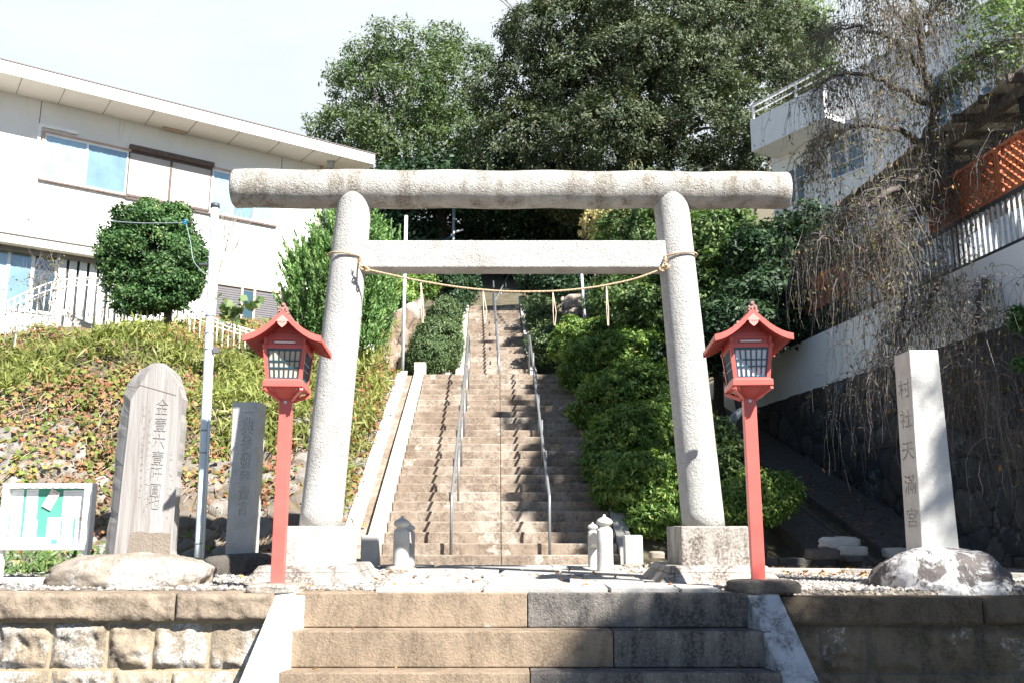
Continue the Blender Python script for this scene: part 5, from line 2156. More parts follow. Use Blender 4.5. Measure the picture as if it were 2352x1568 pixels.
# =================================================================== HOUSE ON THE LEFT
class Wall:
    def __init__(s, C, u, n):
        s.C, s.u, s.n = Vector(C), Vector(u).normalized(), Vector(n).normalized()

    def hp(s, px, py, off=0.0):
        d = ray(px, py)
        k = ((s.C + s.n * off - CAM).dot(s.n)) / d.dot(s.n)
        p = CAM + d * k
        return (p - s.C).dot(s.u), p.z

    def pt(s, a, z, off=0.0):
        p = s.C + s.u * a + s.n * off
        return Vector((p.x, p.y, z))

    def slab(s, b, a0, a1, z0, z1, o0, o1):
        """box on the wall between offsets o0 < o1"""
        q = [s.pt(a0, z0, o0), s.pt(a1, z0, o0), s.pt(a1, z0, o1), s.pt(a0, z0, o1)]
        r = [s.pt(a0, z1, o0), s.pt(a1, z1, o0), s.pt(a1, z1, o1), s.pt(a0, z1, o1)]
        return b.add(q + r, [(0, 3, 2, 1), (4, 5, 6, 7), (0, 1, 5, 4), (1, 2, 6, 5), (2, 3, 7, 6), (3, 0, 4, 7)])


dvp = Vector((1.42, 1.0, 0)).normalized()
C = P(735, 560, 22.0)
HW_ = Wall((C.x, C.y, 0), -dvp, (dvp.y, -dvp.x, 0))
t = thing('white_house', 'white two storey house with long eaves and veiled windows above the bank', 'house', (C.x, C.y, 5.0))
zw = HW_.hp(640, 362)[1]
zbase = 4.3
b = MB()
HW_.slab(b, 0, 17, zbase, zw + 0.02, -6.0, 0.0)
b.build('wall', M['plaster'], t)
# eave slab with soffit and fascia
ov = 0.95
se, zf0 = HW_.hp(840, 372, ov)
_, zf1 = HW_.hp(300, 268, ov)
zf = zw + 0.02
b = MB()
HW_.slab(b, -0.95, 17.5, zf, zf + 0.10, -6.5, ov - 0.02)
b.build('soffit', M['soffit'], t)
b = MB()
HW_.slab(b, -0.97, 17.6, zf - 0.02, zf + 0.25, ov - 0.018, ov + 0.012)
q0 = HW_.pt(-0.97, zf - 0.02, ov - 0.018)
b.add([HW_.pt(-0.97, zf - .02, ov - .02), HW_.pt(-0.97, zf - .02, -6.5), HW_.pt(-0.97, zf + .25, -6.5), HW_.pt(-0.97, zf + .25, ov - .02),
       HW_.pt(-0.94, zf - .02, ov - .02), HW_.pt(-0.94, zf - .02, -6.5), HW_.pt(-0.94, zf + .25, -6.5), HW_.pt(-0.94, zf + .25, ov - .02)],
      [(0, 1, 2, 3), (7, 6, 5, 4), (0, 4, 5, 1), (3, 2, 6, 7), (1, 5, 6, 2), (0, 3, 7, 4)])
b.build('fascia', M['fascia'], t)
b = MB()
HW_.slab(b, -1.0, 17.6, zf + 0.25, zf + 0.275, -6.6, ov + 0.03)
b.build('roof', M['roof_edge'], t)
b = MB()
for px in (-60, 30, 130, 235, 335, 432, 530, 622, 700, 762):
    s_, _ = HW_.hp(px, 300 + px * 0.1, 0.3)
    HW_.slab(b, s_ - 0.006, s_ + 0.006, zf - 0.006, zf + 0.0, 0.01, ov - 0.03)
b.build('soffit_joints', M['seam'], t)
s_, _ = HW_.hp(398, 300, 0.2)
b = MB()
HW_.slab(b, s_ - 0.30, s_ + 0.22, zf - 0.03, zf - 0.001, 0.05, 0.17)
b.build('soffit_vent', M['wood_tan'], t)
b = MB()
for px, y0, y1 in ((72, 180, 600),):
    s_, _ = HW_.hp(px, 450)
    HW_.slab(b, s_ - 0.008, s_ + 0.008, zbase, zw, 0.001, 0.006)
b.build('wall_joint', M['seam'], t)
b = MB()
s_, _ = HW_.hp(648, 362)
HW_.slab(b, s_ - 0.008, s_ + 0.008, zw - 0.35, zw, 0.001, 0.006)
b.build('wall_joint', M['seam'], t)
b = MB()
s_ = 0.09
HW_.slab(b, s_ - 0.06, s_ + 0.0, zbase, zw, 0.001, 0.06)
b.build('downpipe', M['wood_tan'], t)
# security light at the corner of the eave
c = HW_.pt(HW_.hp(760, 372, 0.45)[0], zf - 0.02, 0.45)
b = MB()
b.box(c.x - .09, c.x + .09, c.y - .06, c.y + .06, c.z - 0.02, c.z + 0.02)
b.frustum(c.x, c.y, c.z - 0.17, c.z - 0.02, 0.05, 0.05, 0.08, 0.07)
b.tube([(c.x, c.y, c.z - .17), (c.x - .01, c.y, c.z - .27)], 0.035, 10)
b.tube([(c.x - .01, c.y, c.z - .27), (c.x - .12, c.y - .05, c.z - .36)], 0.014, 6)
b.build('security_light', M['steel'], t)


def panes(pxa, pxb, py_ref_top, py_ref_bot, n, mats, frame='white_frame', glass=True, fr=0.045, proud=0.03, trim=None):
    """window between two reference columns of the photo; heads and sills are level"""
    s0, zt = HW_.hp(pxa, py_ref_top)
    _, zb = HW_.hp(pxa, py_ref_bot)
    s1, _ = HW_.hp(pxb, (py_ref_top + py_ref_bot) / 2)
    lo, hi = min(s0, s1), max(s0, s1)
    w = thing_part('window', t)
    fb = MB()
    HW_.slab(fb, lo, hi, zt - fr, zt, -0.02, proud)
    HW_.slab(fb, lo, hi, zb, zb + fr, -0.02, proud)
    cols = [lo + (hi - lo) * i / n for i in range(n + 1)]
    for i, c_ in enumerate(cols):
        HW_.slab(fb, max(lo, c_ - fr / 2), min(hi, c_ + fr / 2) if i < n else hi, zb + fr, zt - fr, -0.02, proud - 0.002)
    win = fb.build('window', M[frame], t)
    cols = cols[::-1]
    for i in range(n):
        a1, a0 = cols[i], cols[i + 1]
        cb = MB()
        if mats[i] in ('curtain', 'curtain_blue'):
            # hanging cloth with folds
            m = 26
            vs, fs = [], []
            for j in range(m + 1):
                a = a0 + (a1 - a0) * j / m
                f = 0.012 * math.sin(j * 1.9) + 0.008 * math.sin(j * 0.77 + i)
                vs += [HW_.pt(a, zb + 0.02, 0.004 + f * 0.6 + 0.006), HW_.pt(a, zt - 0.02, 0.004 + f * 0.4 + 0.006)]
            for j in range(m):
                fs.append((2 * j, 2 * j + 2, 2 * j + 3, 2 * j + 1))
            cb.add(vs, fs, True)
            cb.build('curtain', M[mats[i]], win, fix=False)
        else:
            HW_.slab(cb, a0, a1, zb + 0.01, zt - 0.01, 0.0015, 0.012)
            cb.build('panel', M[mats[i]], win)
        if glass and mats[i] != 'beige_panel':
            gb = MB()
            gb.quad(HW_.pt(a0, zb + fr, 0.024), HW_.pt(a1, zb + fr, 0.024), HW_.pt(a1, zt - fr, 0.024), HW_.pt(a0, zt - fr, 0.024))
            gb.build('pane', M['glass'], win, fix=False)
    return lo, hi, zb, zt


def thing_part(*a):
    return None


lo1, hi1, zb1, zt1_ = panes(105, 294, 307, 415, 2, ['curtain', 'curtain_blue'])
panes(297, 486, 346, 452, 2, ['beige_panel', 'beige_panel'], frame='wood_brown', glass=False, fr=0.05)
lo3, hi3, zb3, zt3 = panes(489, 634, 389, 492, 3, ['curtain', 'curtain_blue', 'curtain'])
b = MB()
a0_, zq = HW_.hp(297, 334)
a1_, _ = HW_.hp(490, 380)
HW_.slab(b, min(a0_, a1_), max(a0_, a1_), zq - 0.11, zq, 0.0, 0.10)
b.build('shutter_hood', M['wood_brown'], t)
b = MB()
HW_.slab(b, lo1 - 0.05, hi1 + 0.05, zb1 - 0.035, zb1, 0.0, 0.06)
HW_.slab(b, lo3 - 0.05, hi3 + 0.02, zb3 - 0.045, zb3, 0.0, 0.06)
HW_.slab(b, min(a0_, a1_), max(a0_, a1_), zb3 - 0.04, zb3 - 0.01, 0.0, 0.05)
b.build('sill', M['wood_brown'], t)
b = MB()
HW_.slab(b, lo1 - 0.05, hi1 + 0.03, zt1_, zt1_ + 0.05, 0.0, 0.05)
HW_.slab(b, hi1, hi1 + 0.06, zb1, zt1_ + 0.05, 0.0, 0.04)
b.build('head_trim', M['wood_tan'], t)
b = MB()
HW_.slab(b, lo3 - 0.02, hi3 + 0.03, zt3, zt3 + 0.05, 0.0, 0.05)
b.build('head_trim', M['wood_tan'], t)
b = MB()
sa, za = HW_.hp(96, 287)
sb_, _ = HW_.hp(178, 300)
HW_.slab(b, min(sa, sb_), max(sa, sb_), za - 0.06, za, 0.0, 0.09)
HW_.slab(b, sa - 0.0, sa + 0.06, zb1 - 0.9, za, 0.0, 0.05)
b.build('cable_cover', M['white_frame'], t)
# canopy band over the ground floor
_, zc1 = HW_.hp(0, 540)
_, zc0 = HW_.hp(0, 556)
s_c, _ = HW_.hp(250, 600)
b = MB()
HW_.slab(b, s_c - 0.4, 17, zc0 - 0.10, zc1 - 0.06, 0.0, 0.42)
HW_.slab(b, s_c - 0.4, 17, zc1 - 0.06, zc1, 0.0, 0.46)
b.build('canopy', M['fascia'], t, bevel=0.01)
b = MB()
HW_.slab(b, s_c - 0.4, 17, zc0 - 0.19, zc0 - 0.10, 0.0, 0.20)
b.build('shutter_box', M['seam'], t)
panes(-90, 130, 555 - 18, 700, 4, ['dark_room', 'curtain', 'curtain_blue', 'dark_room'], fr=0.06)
# upright louvre panels
b = MB()
s0, _ = HW_.hp(132, 640)
s1, _ = HW_.hp(330, 660)
_, z1_ = HW_.hp(132, 585)
lo, hi = min(s0, s1), max(s0, s1)
bk = MB()
HW_.slab(bk, lo, hi, zbase, z1_ + .04, 0.001, 0.012)
bk.build('slat_gap_shade', M['dark_room'], t)  # near-black sheet stands in for the shade between the slats
k = 0
x = lo
while x < hi:
    HW_.slab(b, x, x + 0.145, zbase, z1_ + .05, 0.0, 0.10)
    x += 0.20
b.build('upright_slats', M['louver'], t)
# ribbed siding at the far end with a narrow window
s0, zs = HW_.hp(500, 652)
lo, hi = 0.10, s0
b = MB()
zz = zbase
while zz < zs - 0.02:
    HW_.slab(b, lo, hi, zz, zz + 0.042, 0.001, 0.022)
    zz += 0.055
b.build('siding', M['siding_dark'], t)
b = MB()
for px in (553, 582, 640):
    s_, _ = HW_.hp(px, 700)
    HW_.slab(b, s_ - 0.03, s_ + 0.03, zbase, zs, 0.02, 0.05)
HW_.slab(b, lo, hi, zs - 0.02, zs + 0.04, 0.0, 0.05)
b.build('siding_trim', M['wood_tan'], t)
b = MB()
sa, _ = HW_.hp(556, 700)
sb_, _ = HW_.hp(579, 700)
HW_.slab(b, min(sa, sb_), max(sa, sb_), zbase + 0.4, zs - 0.08, 0.022, 0.035)
b.build('narrow_window', M['teal'], t)

# =================================================================== RIGHT SIDE
def on_wall(y, z, off=0.0):
    return Vector((wallx(y) - off, y, z))


ZS, ZW = 2.70, 3.57
t = thing('stone_retaining_wall', 'tall dark retaining wall of fitted stones with a white concrete band on top', 'retaining wall', (wallx(10), 10, 0))
M['dark_rubble'] = m_rubble('dark_fitted_stone', [(0.0, (0.050, 0.055, 0.060)), (0.4, (0.075, 0.080, 0.085)), (0.7, (0.105, 0.105, 0.10)), (1.0, (0.07, 0.062, 0.052))], (0.035, 0.036, 0.038), 0.08, 1.0, 6, lichen=((0.20, 0.22, 0.23), 2.6, 0.60))
ya, ye = 7.2, 27.0
stone_sheet(lambda u, v: on_wall(ye + (ya - ye) * (u ** 0.7), -0.1 + (ZS + 0.1) * v), 420, 90, 0.40, 0.055, 'stone_face', M['dark_rubble'], t, seed=21)
b = MB()
q = [on_wall(ya, 0, 0.02), on_wall(ye, 0, 0.02), on_wall(ye, 0, -0.30), on_wall(ya, 0, -0.30)]
b.hexa([(p.x, p.y, ZS) for p in q], [(p.x, p.y, ZW) for p in q])
b.build('white_band', M['wall_white'], t)
b = MB()
q = [on_wall(ya, 0, -0.02), on_wall(ye, 0, -0.02), on_wall(ye, 0, -0.28), on_wall(ya, 0, -0.28)]
b.hexa([(p.x, p.y, -0.2) for p in q], [(p.x, p.y, ZS - .001) for p in q])
b.build('core', M['old_concrete'], t)
# slim black railing and grey slats on the wall
t = thing('railing', 'dark steel railing on top of the white band, near the trees', 'railing', tuple(on_wall(14.5, ZW, -0.1)))
b = MB()
for z in (ZW + 0.12, ZW + 0.74):
    b.bar(on_wall(12.6, z, -0.1), on_wall(23, z, -0.1), 0.035, 0.03)
b.build('rail', M['black_metal'], t)
y = 12.7
k = 0
while y < 20:
    MB().bar(on_wall(y, ZW, -0.1), on_wall(y, ZW + 0.74, -0.1), 0.022).build('bar', M['black_metal'], t)
    y += 0.16
t = thing('slat_fence', 'grey upright slat fence on the white band under the orange lattice', 'fence', tuple(on_wall(10, ZW, -0.1)))
MB().bar(on_wall(8.0, ZW + 0.64, -0.1), on_wall(12.5, ZW + 0.64, -0.1), 0.05, 0.05).build('rail', M['black_metal'], t)
MB().bar(on_wall(8.0, ZW + 0.06, -0.1), on_wall(12.5, ZW + 0.06, -0.1), 0.05, 0.04).build('rail', M['black_metal'], t)
y = 8.05
while y < 12.45:
    MB().bar(on_wall(y, ZW + .02, -0.1), on_wall(y, ZW + 0.62, -0.1), 0.012, 0.030, up=(1, 0, 0)).build('slat', M['grey_slat'], t)
    y += 0.095


def lattice(ya, yb, z0, z1, lab, step=0.115):
    t = thing('lattice_panel', lab, 'lattice panel', tuple(on_wall(ya, z0, -0.12)), 0, 'orange wooden lattice panels on the wall')
    fb = MB()
    for z in (z0, z1):
        fb.bar(on_wall(ya, z, -0.12), on_wall(yb, z, -0.12), 0.035, 0.045)
    for y in (ya, yb):
        fb.bar(on_wall(y, z0, -0.12), on_wall(y, z1, -0.12), 0.045, 0.035, up=(1, 0, 0))
    fb.build('frame', M['orange'], t)
    lb = MB()
    h = z1 - z0
    y = ya - h
    while y < yb:
        for sgn in (0, 1):
            p0, p1 = (y, z0), (y + h, z1)
            # clip to the frame
            f0 = max(0, (ya - y) / h)
            f1 = min(1, (yb - y) / h)
            if f1 > f0 + 0.05:
                if sgn == 0:
                    a_, c_ = (y + h * f0, z0 + h * f0), (y + h * f1, z0 + h * f1)
                else:
                    a_, c_ = (y + h * f0, z1 - h * f0), (y + h * f1, z1 - h * f1)
                lb.bar(on_wall(a_[0], a_[1], -0.115 - 0.008 * sgn), on_wall(c_[0], c_[1], -0.115 - 0.008 * sgn), 0.007, 0.034, up=(1, 0, 0))
        y += step
    lb.build('lattice', M['orange'], t)


yy = 9.0
za_, zb2 = ZW + 0.70, ZW + 1.28
lattice(8.6, 10.15, za_, zb2, 'bright orange lattice panel at the frame edge on the wall')
lattice(10.2, 11.6, za_, zb2, 'faded orange lattice panel behind the trunk of the weeping tree')
lattice(12.6, 14.0, ZW + 0.55, ZW + 1.10, 'orange lattice panel half hidden by hanging twigs', 0.12)
lattice(14.05, 15.4, ZW + 0.5, ZW + 1.0, 'farthest orange lattice panel, deep behind the twigs', 0.12)

# grey-white house above
C2 = P(1773, 400, 24.0)
H2 = Wall((C2.x, C2.y, 0), (0.515, -0.857, 0), (-0.857, -0.515, 0))
t = thing('hillside_house', 'pale tiled house with a projecting balcony high above the retaining wall', 'house', (C2.x, C2.y, 6))
_, ztop2 = H2.hp(1900, 190)
b = MB()
H2.slab(b, 0, 15, 4.0, ztop2, -7.0, 0)
b.build('wall', M['house_white'], t)
b = MB()
_, zwin = H2.hp(1830, 395)
for z in [zwin + 0.5 * k for k in range(1, 99) if zwin + 0.5 * k < ztop2]:
    H2.slab(b, 0, 15, z, z + 0.012, 0.0005, 0.003)
for k in range(0, 24):
    for j in range(0, 40):
        if zwin + 0.5 * (j + 1) > ztop2:
            break
        s_ = 0.65 * k + (0.32 if j % 2 else 0)
        H2.slab(b, s_, s_ + 0.010, zwin + 0.5 * j + 0.02, zwin + 0.5 * (j + 1) - 0.002, 0.0006, 0.0028)
b.build('tile_joints', M['beige_panel'], t)
sb, zpt = H2.hp(1722, 278, 1.0)
_, zpb = H2.hp(1727, 349, 1.0)
se2, _ = H2.hp(1890, 200, 1.0)
b = MB()
H2.slab(b, sb, se2, zpb, zpt, 0.88, 1.0)
H2.slab(b, sb, sb + 0.12, zpb, zpt, 0.0, 0.879)
H2.slab(b, sb + 0.12, se2, zpb, zpb + 0.15, 0.0, 0.879)
b.build('balcony', M['house_white'], t, bevel=0.01)
b = MB()
zr1 = zpt + 0.42
b.bar(H2.pt(sb + .05, zr1, 0.94), H2.pt(se2, zr1, 0.94), 0.07, 0.06)
b.bar(H2.pt(sb + .05, zr1 - 0.2, 0.94), H2.pt(se2, zr1 - 0.2, 0.94), 0.035, 0.03)
s_ = sb + 0.08
while s_ < se2:
    b.bar(H2.pt(s_, zpt, 0.94), H2.pt(s_, zr1, 0.94), 0.06)
    s_ += 1.5
b.build('balcony_rail', M['white_metal'], t)
# windows with mullions
for (pa, pb_, ytop, ybot) in ((1808, 1852, 393, 475), (1905, 1990, 330, 420), (2140, 2215, 180, 330), (2255, 2320, 200, 290)):
    s0, zt = H2.hp(pa, ytop)
    _, zb = H2.hp(pa, ybot)
    s1, _ = H2.hp(pb_, (ytop + ybot) / 2)
    lo, hi = min(s0, s1), max(s0, s1)
    fb = MB()
    H2.slab(fb, lo, hi, zt - .05, zt, 0.0, 0.05)
    H2.slab(fb, lo, hi, zb, zb + .05, 0.0, 0.05)
    for f in (0, .5, 1):
        c_ = lo + (hi - lo) * f
        H2.slab(fb, c_ - .03, c_ + .03, zb + .05, zt - .05, 0, .048)
    for f in (.33, .66):
        c_ = zb + (zt - zb) * f
        H2.slab(fb, lo, hi, c_ - .012, c_ + .012, .012, .04)
    w = fb.build('window', M['white_frame'], t)
    gb = MB()
    H2.slab(gb, lo, hi, zb + .02, zt - .02, 0.002, 0.012)
    gb.build('pane', M['blue_glass'], w)
# timber pergola beside the house
t = thing('pergola', 'dark timber pergola with pale roof sheets beyond the orange lattice', 'pergola', tuple(P(2250, 560, 13.5)))
yA, yB2 = 10.2, 15.0
zp = P(2300, 345, 12.0).z
for k, y in enumerate((10.4, 12.0, 13.8)):
    for ox in (0.7, 3.2):
        MB().bar(on_wall(y, 3.4, -ox), on_wall(y, zp, -ox), 0.11).build('post', M['black_metal'], t)
for ox in (0.65, 3.2):
    MB().bar(on_wall(9.6, zp + .06, -ox), on_wall(15.0, zp + .06, -ox), 0.09, 0.14).build('beam', M['bark'], t)
y = 9.7
while y < 15:
    MB().bar(on_wall(y, zp + 0.17, -0.4), on_wall(y, zp + 0.17, -3.4), 0.06, 0.10).build('rafter', M['bark'], t)
    y += 0.55
b = MB()
q = [on_wall(9.6, zp + .24, -.5), on_wall(15, zp + .24, -.5), on_wall(15, zp + .24, -3.3), on_wall(9.6, zp + .24, -3.3)]
b.prism(q, (0, 0, 0.012))
b.build('roof_sheet', m_plain('translucent_roof_sheet', (0.52, 0.50, 0.46), 0.5), t)
# planks stacked behind the lattice
for k in range(3):
    p0, p1 = on_wall(10.2 + k * 0.3, 4.5 + k * 0.13, -0.8), on_wall(12.4 + k * 0.2, 4.45 + k * 0.16, -0.9)
    o = MB().bar(p0, p1, 0.05, 0.14).build('plank', M['wood_tan'], loc=tuple(p0))
    tag(o, ['weathered tan plank, lowest of the stack under the dark pergola', 'weathered tan plank, middle of the stack under the dark pergola', 'weathered tan plank, topmost of the stack under the dark pergola'][k], 'plank', 'planks stacked under the pergola')

# drain and concrete slopes at the foot of the wall
SR = 0.36


def wline(y, x0):
    return x0 - 0.124 * (y - 11.2)


def sloped(name, x0, x1, y0, y1, zo, mat, lab, cat, th=0.25):
    b = MB()
    n = 8
    for i in range(n):
        ya_, yb_ = y0 + (y1 - y0) * i / n, y0 + (y1 - y0) * (i + 1) / n
        z0, z1 = SR * (ya_ - 11.2) + zo, SR * (yb_ - 11.2) + zo
        bt = [(wline(ya_, x0), ya_, z0 - th), (wline(ya_, x1), ya_, z0 - th), (wline(yb_, x1), yb_, z1 - th), (wline(yb_, x0), yb_, z1 - th)]
        tp = [(wline(ya_, x0), ya_, z0), (wline(ya_, x1), ya_, z0), (wline(yb_, x1), yb_, z1), (wline(yb_, x0), yb_, z1)]
        b.hexa(bt, tp)
    return tag(b.build(name, mat, fix=False, loc=(wline(y0, (x0 + x1) / 2), y0, 0)), lab, cat)


sloped('drain_kerb', 3.62, 3.78, 11.0, 21, 0.12, M['old_concrete'], 'mossy concrete kerb climbing beside the lower concrete slope', 'kerb')
sloped('concrete_slope', 3.78, 4.28, 11.1, 21, 0.05, M['old_concrete'], 'stained concrete slope between the mossy kerb and the drain', 'concrete slope')
sloped('drain_kerb', 4.28, 4.36, 11.1, 21, 0.07, M['old_concrete'], 'thin concrete edge of the open drain, next to the slope', 'kerb', 0.5)
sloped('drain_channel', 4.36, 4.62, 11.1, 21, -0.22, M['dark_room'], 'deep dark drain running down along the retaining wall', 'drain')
sloped('drain_kerb', 4.62, 4.72, 11.1, 21, 0.07, M['old_concrete'], 'concrete edge of the open drain on the wall side', 'kerb', 0.5)
sloped('concrete_slope', 4.72, 5.60, 11.0, 21, 0.07, M['old_concrete'], 'dark concrete slope right at the foot of the retaining wall', 'concrete slope')
MB()
kx = [(2.55, 3.05), (3.06, 3.72), (3.73, 4.02)]
for k, (x0, x1) in enumerate(kx):
    b = MB().box(x0, x1, 10.75, 10.92, -0.02, 0.115)
    tag(b.build('kerb_stone', M['old_concrete'], bevel=0.01, loc=(x0, 10.75, 0)), ['low concrete kerb stone nearest the red lamp post, under the leaf litter', 'long low kerb stone behind the loose brown block', 'short kerb stone next to the greenish squared block'][k], 'kerb stone', 'kerb stones across the foot of the concrete slope')
for k, (px0, px1, pyt, pyb, Y, mat, lab) in enumerate(((1892, 1975, 1232, 1259, 10.7, 'white_granite', 'pale broken stone lying on top of the kerb stones'), (1857, 1930, 1259, 1286, 10.3, 'old_concrete', 'loose brown block in front of the kerb stones'),
                                                     (1931, 1995, 1253, 1277, 10.55, 'curb', 'greenish squared block beside the loose brown block'), (2038, 2095, 1257, 1282, 10.6, 'curb', 'greenish squared block on the far side of the drain'), (1940, 1985, 1277, 1290, 10.4, 'old_concrete', 'flat block under the greenish squared block'))):
    a_, c_ = P(px0, pyb, Y), P(px1, pyt, Y)
    cx_, cz_ = (a_.x + c_.x) / 2, (a_.z + c_.z) / 2
    hz = (c_.z - a_.z) / 2
    o = rock('loose_stone', (cx_, Y + 0.08, cz_), ((c_.x - a_.x) / 2, 0.11, hz), M[mat], seed=60 + k, amp=0.06 if k else 0.16, power=6, sub=4, flat_bottom=False, loc=(cx_, Y, 0))
    tag(o, lab, 'stone')
b = MB()
cp_ = [(1.9, 9.6), (2.6, 9.62), (3.3, 9.45), (3.9, 9.1), (4.5, 8.6), (5.2, 8.2)]
for i in range(len(cp_) - 1):
    b.bar((cp_[i][0], cp_[i][1], 0.02), (cp_[i + 1][0], cp_[i + 1][1], 0.02), 0.09, 0.07)
tag(b.build('curved_edging', M['curb'], loc=(3, 9.5, 0)), 'thin pale stone edging curving through the gravel', 'edging')
# drain pipe elbow
t = thing('drain_pipe', 'white plastic pipe with a grey elbow coming out under the white band', 'pipe', tuple(P(1690, 990, 13.2)))
q = rope_pts([(1735, 943, 13.6), (1715, 942, 13.3), (1695, 950, 13.15), (1682, 966, 13.1), (1679, 985, 13.1)], 0, 4)
MB().tube(q, 0.062, 14).build('elbow', M['pipe_grey'], t, fix=False)
MB().tube([P(1679, 983, 13.1), P(1680, 1040, 13.1)], 0.052, 14).build('pipe', M['pipe'], t, fix=False)

# =================================================================== TREES AND SHRUBS
def tree(name, label, cat, base, top, r0, items, nclump, nleaf, size, mat, seed, clump=0.4, bark='bark', group=None, nl=9, depth=1.0, **kw):
    base = Vector(base)
    t = thing(name, label, cat, tuple(base), 0, group)
    L = lobes_px(items, depth)
    bl = kw.pop('bl', None)
    if bl:
        core = kw.pop('core', None)
        L0 = L
        L = billow(L, bl[0], bl[1], bl[2], seed + 500, out=bl[3] if len(bl) > 3 else 0.35)
        if core:
            L = L + [(a_, b_, c_, x_ * .84, y_ * .84, z_ * .84) for a_, b_, c_, x_, y_, z_ in L0]
    foliage('crown', L, nclump, nleaf, size, M[mat], t, seed, clump, **kw)
    if r0:
        trunk_limbs('trunk', base, top, r0, M[bark], t, L0 if bl else L, seed, nl)
    return t, L


def gz(x, y, dz=-0.1):
    return (x, y, zg(x, y) + dz)


# tree beyond the house
c = P(940, 300, 36)
tree('broadleaf_tree', 'lighter green spreading tree rising behind the house eave', 'tree', (c.x, 36, 9.5), (c.x, 36, 15.5), 0.34,
     [(930, 130, 36, 120, 62), (1010, 110, 36.5, 70, 50), (850, 200, 36, 95, 80), (1030, 210, 36, 105, 90), (930, 240, 35.2, 130, 90), (800, 300, 36, 75, 60), (900, 330, 35, 110, 70), (1050, 320, 35.5, 90, 80),
      (745, 310, 36.5, 32, 40), (740, 250, 37, 22, 22), (1000, 380, 35.5, 130, 50), (830, 130, 36.5, 45, 30), (770, 345, 36.5, 50, 30), (1095, 160, 37, 35, 60)],
     1500, 34, 0.15, 'leaf_left', 11, clump=0.40, rough=0.25, inner=0.25, aspect=0.42, nl=16, bl=(120, 0.55, 1.0))
# the giant evergreen
c = P(1480, 480, 30)
tree('evergreen_oak', 'huge dome shaped dark grey-green evergreen towering over the stair', 'tree', (c.x, 30.5, zg(c.x, 30) - 0.2), (c.x, 30, 17), 0.55,
     [(1480, 70, 30, 230, 120), (1300, 110, 29.6, 130, 100), (1210, 220, 29.8, 100, 80), (1340, 230, 28.6, 130, 90), (1500, 190, 28.0, 150, 100), (1660, 110, 29.4, 150, 110), (1750, 210, 29.6, 110, 110), (1610, 300, 27.8, 150, 100),
      (1430, 340, 27.6, 150, 80), (1240, 330, 28.5, 125, 70), (1740, 330, 28.8, 100, 80), (1790, 90, 31, 70, 90), (1330, 20, 31, 130, 60), (1560, -30, 31, 220, 80), (1190, 400, 29, 90, 50), (1330, 410, 28, 110, 50), (1500, 430, 28, 120, 50), (1650, 400, 28.5, 110, 60),
      (1160, 330, 30, 60, 60), (1420, 130, 27.8, 110, 70), (1590, 70, 28.2, 120, 70)],
     6400, 42, 0.13, 'leaf_camphor', 12, clump=0.30, rough=0.10, inner=0.12, aspect=0.42, nl=12, face=0.9, bl=(190, 0.8, 1.5, 0.5), core=1, droop=-0.5)
# pale tree peeking out behind the evergreen
tree('broadleaf_tree', 'yellow-green tree peeking out between the evergreen and the weeping tree', 'tree', (9.5, 35, 9), (9.5, 35, 17), 0.25,
     [(1840, 60, 34, 60, 80), (1870, 150, 34, 50, 80)], 260, 34, 0.15, 'leaf_light', 13, clump=0.6, rough=0.2)
# shaded wood between the beams
k = 0
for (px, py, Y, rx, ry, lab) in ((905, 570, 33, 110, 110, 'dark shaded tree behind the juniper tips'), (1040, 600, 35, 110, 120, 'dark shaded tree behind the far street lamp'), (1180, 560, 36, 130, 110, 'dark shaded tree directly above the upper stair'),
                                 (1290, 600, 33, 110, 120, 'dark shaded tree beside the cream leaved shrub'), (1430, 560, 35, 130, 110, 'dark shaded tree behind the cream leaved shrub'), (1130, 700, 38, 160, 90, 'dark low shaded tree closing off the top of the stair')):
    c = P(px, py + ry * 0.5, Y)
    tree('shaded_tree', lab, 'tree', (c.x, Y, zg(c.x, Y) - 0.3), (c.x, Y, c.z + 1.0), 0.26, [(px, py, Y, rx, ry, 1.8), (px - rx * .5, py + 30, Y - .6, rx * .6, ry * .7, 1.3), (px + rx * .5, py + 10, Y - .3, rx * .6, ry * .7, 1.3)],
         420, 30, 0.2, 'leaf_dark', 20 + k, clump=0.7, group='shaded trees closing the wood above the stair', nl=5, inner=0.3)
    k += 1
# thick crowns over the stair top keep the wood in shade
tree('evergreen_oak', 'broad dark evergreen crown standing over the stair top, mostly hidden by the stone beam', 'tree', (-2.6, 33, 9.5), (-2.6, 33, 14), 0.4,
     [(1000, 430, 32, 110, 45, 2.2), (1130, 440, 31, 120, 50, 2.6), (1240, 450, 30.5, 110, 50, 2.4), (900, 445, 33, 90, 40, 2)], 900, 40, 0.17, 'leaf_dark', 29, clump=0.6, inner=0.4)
c = P(1370, 600, 21)
tree('cream_leaved_shrub', 'shrub with dry cream leaves lit up against the dark wood', 'shrub', gz(c.x, 21), (c.x, 21, c.z + 1), 0.05,
     [(1360, 505, 21, 26, 22), (1400, 510, 21, 40, 26), (1385, 555, 21, 30, 45), (1345, 520, 21, 16, 26), (1430, 500, 21.2, 26, 16), (1405, 620, 21, 22, 40)], 170, 24, 0.085, 'leaf_pale', 30, clump=0.14, bark='bark_green', droop=0.6, face=0.4)
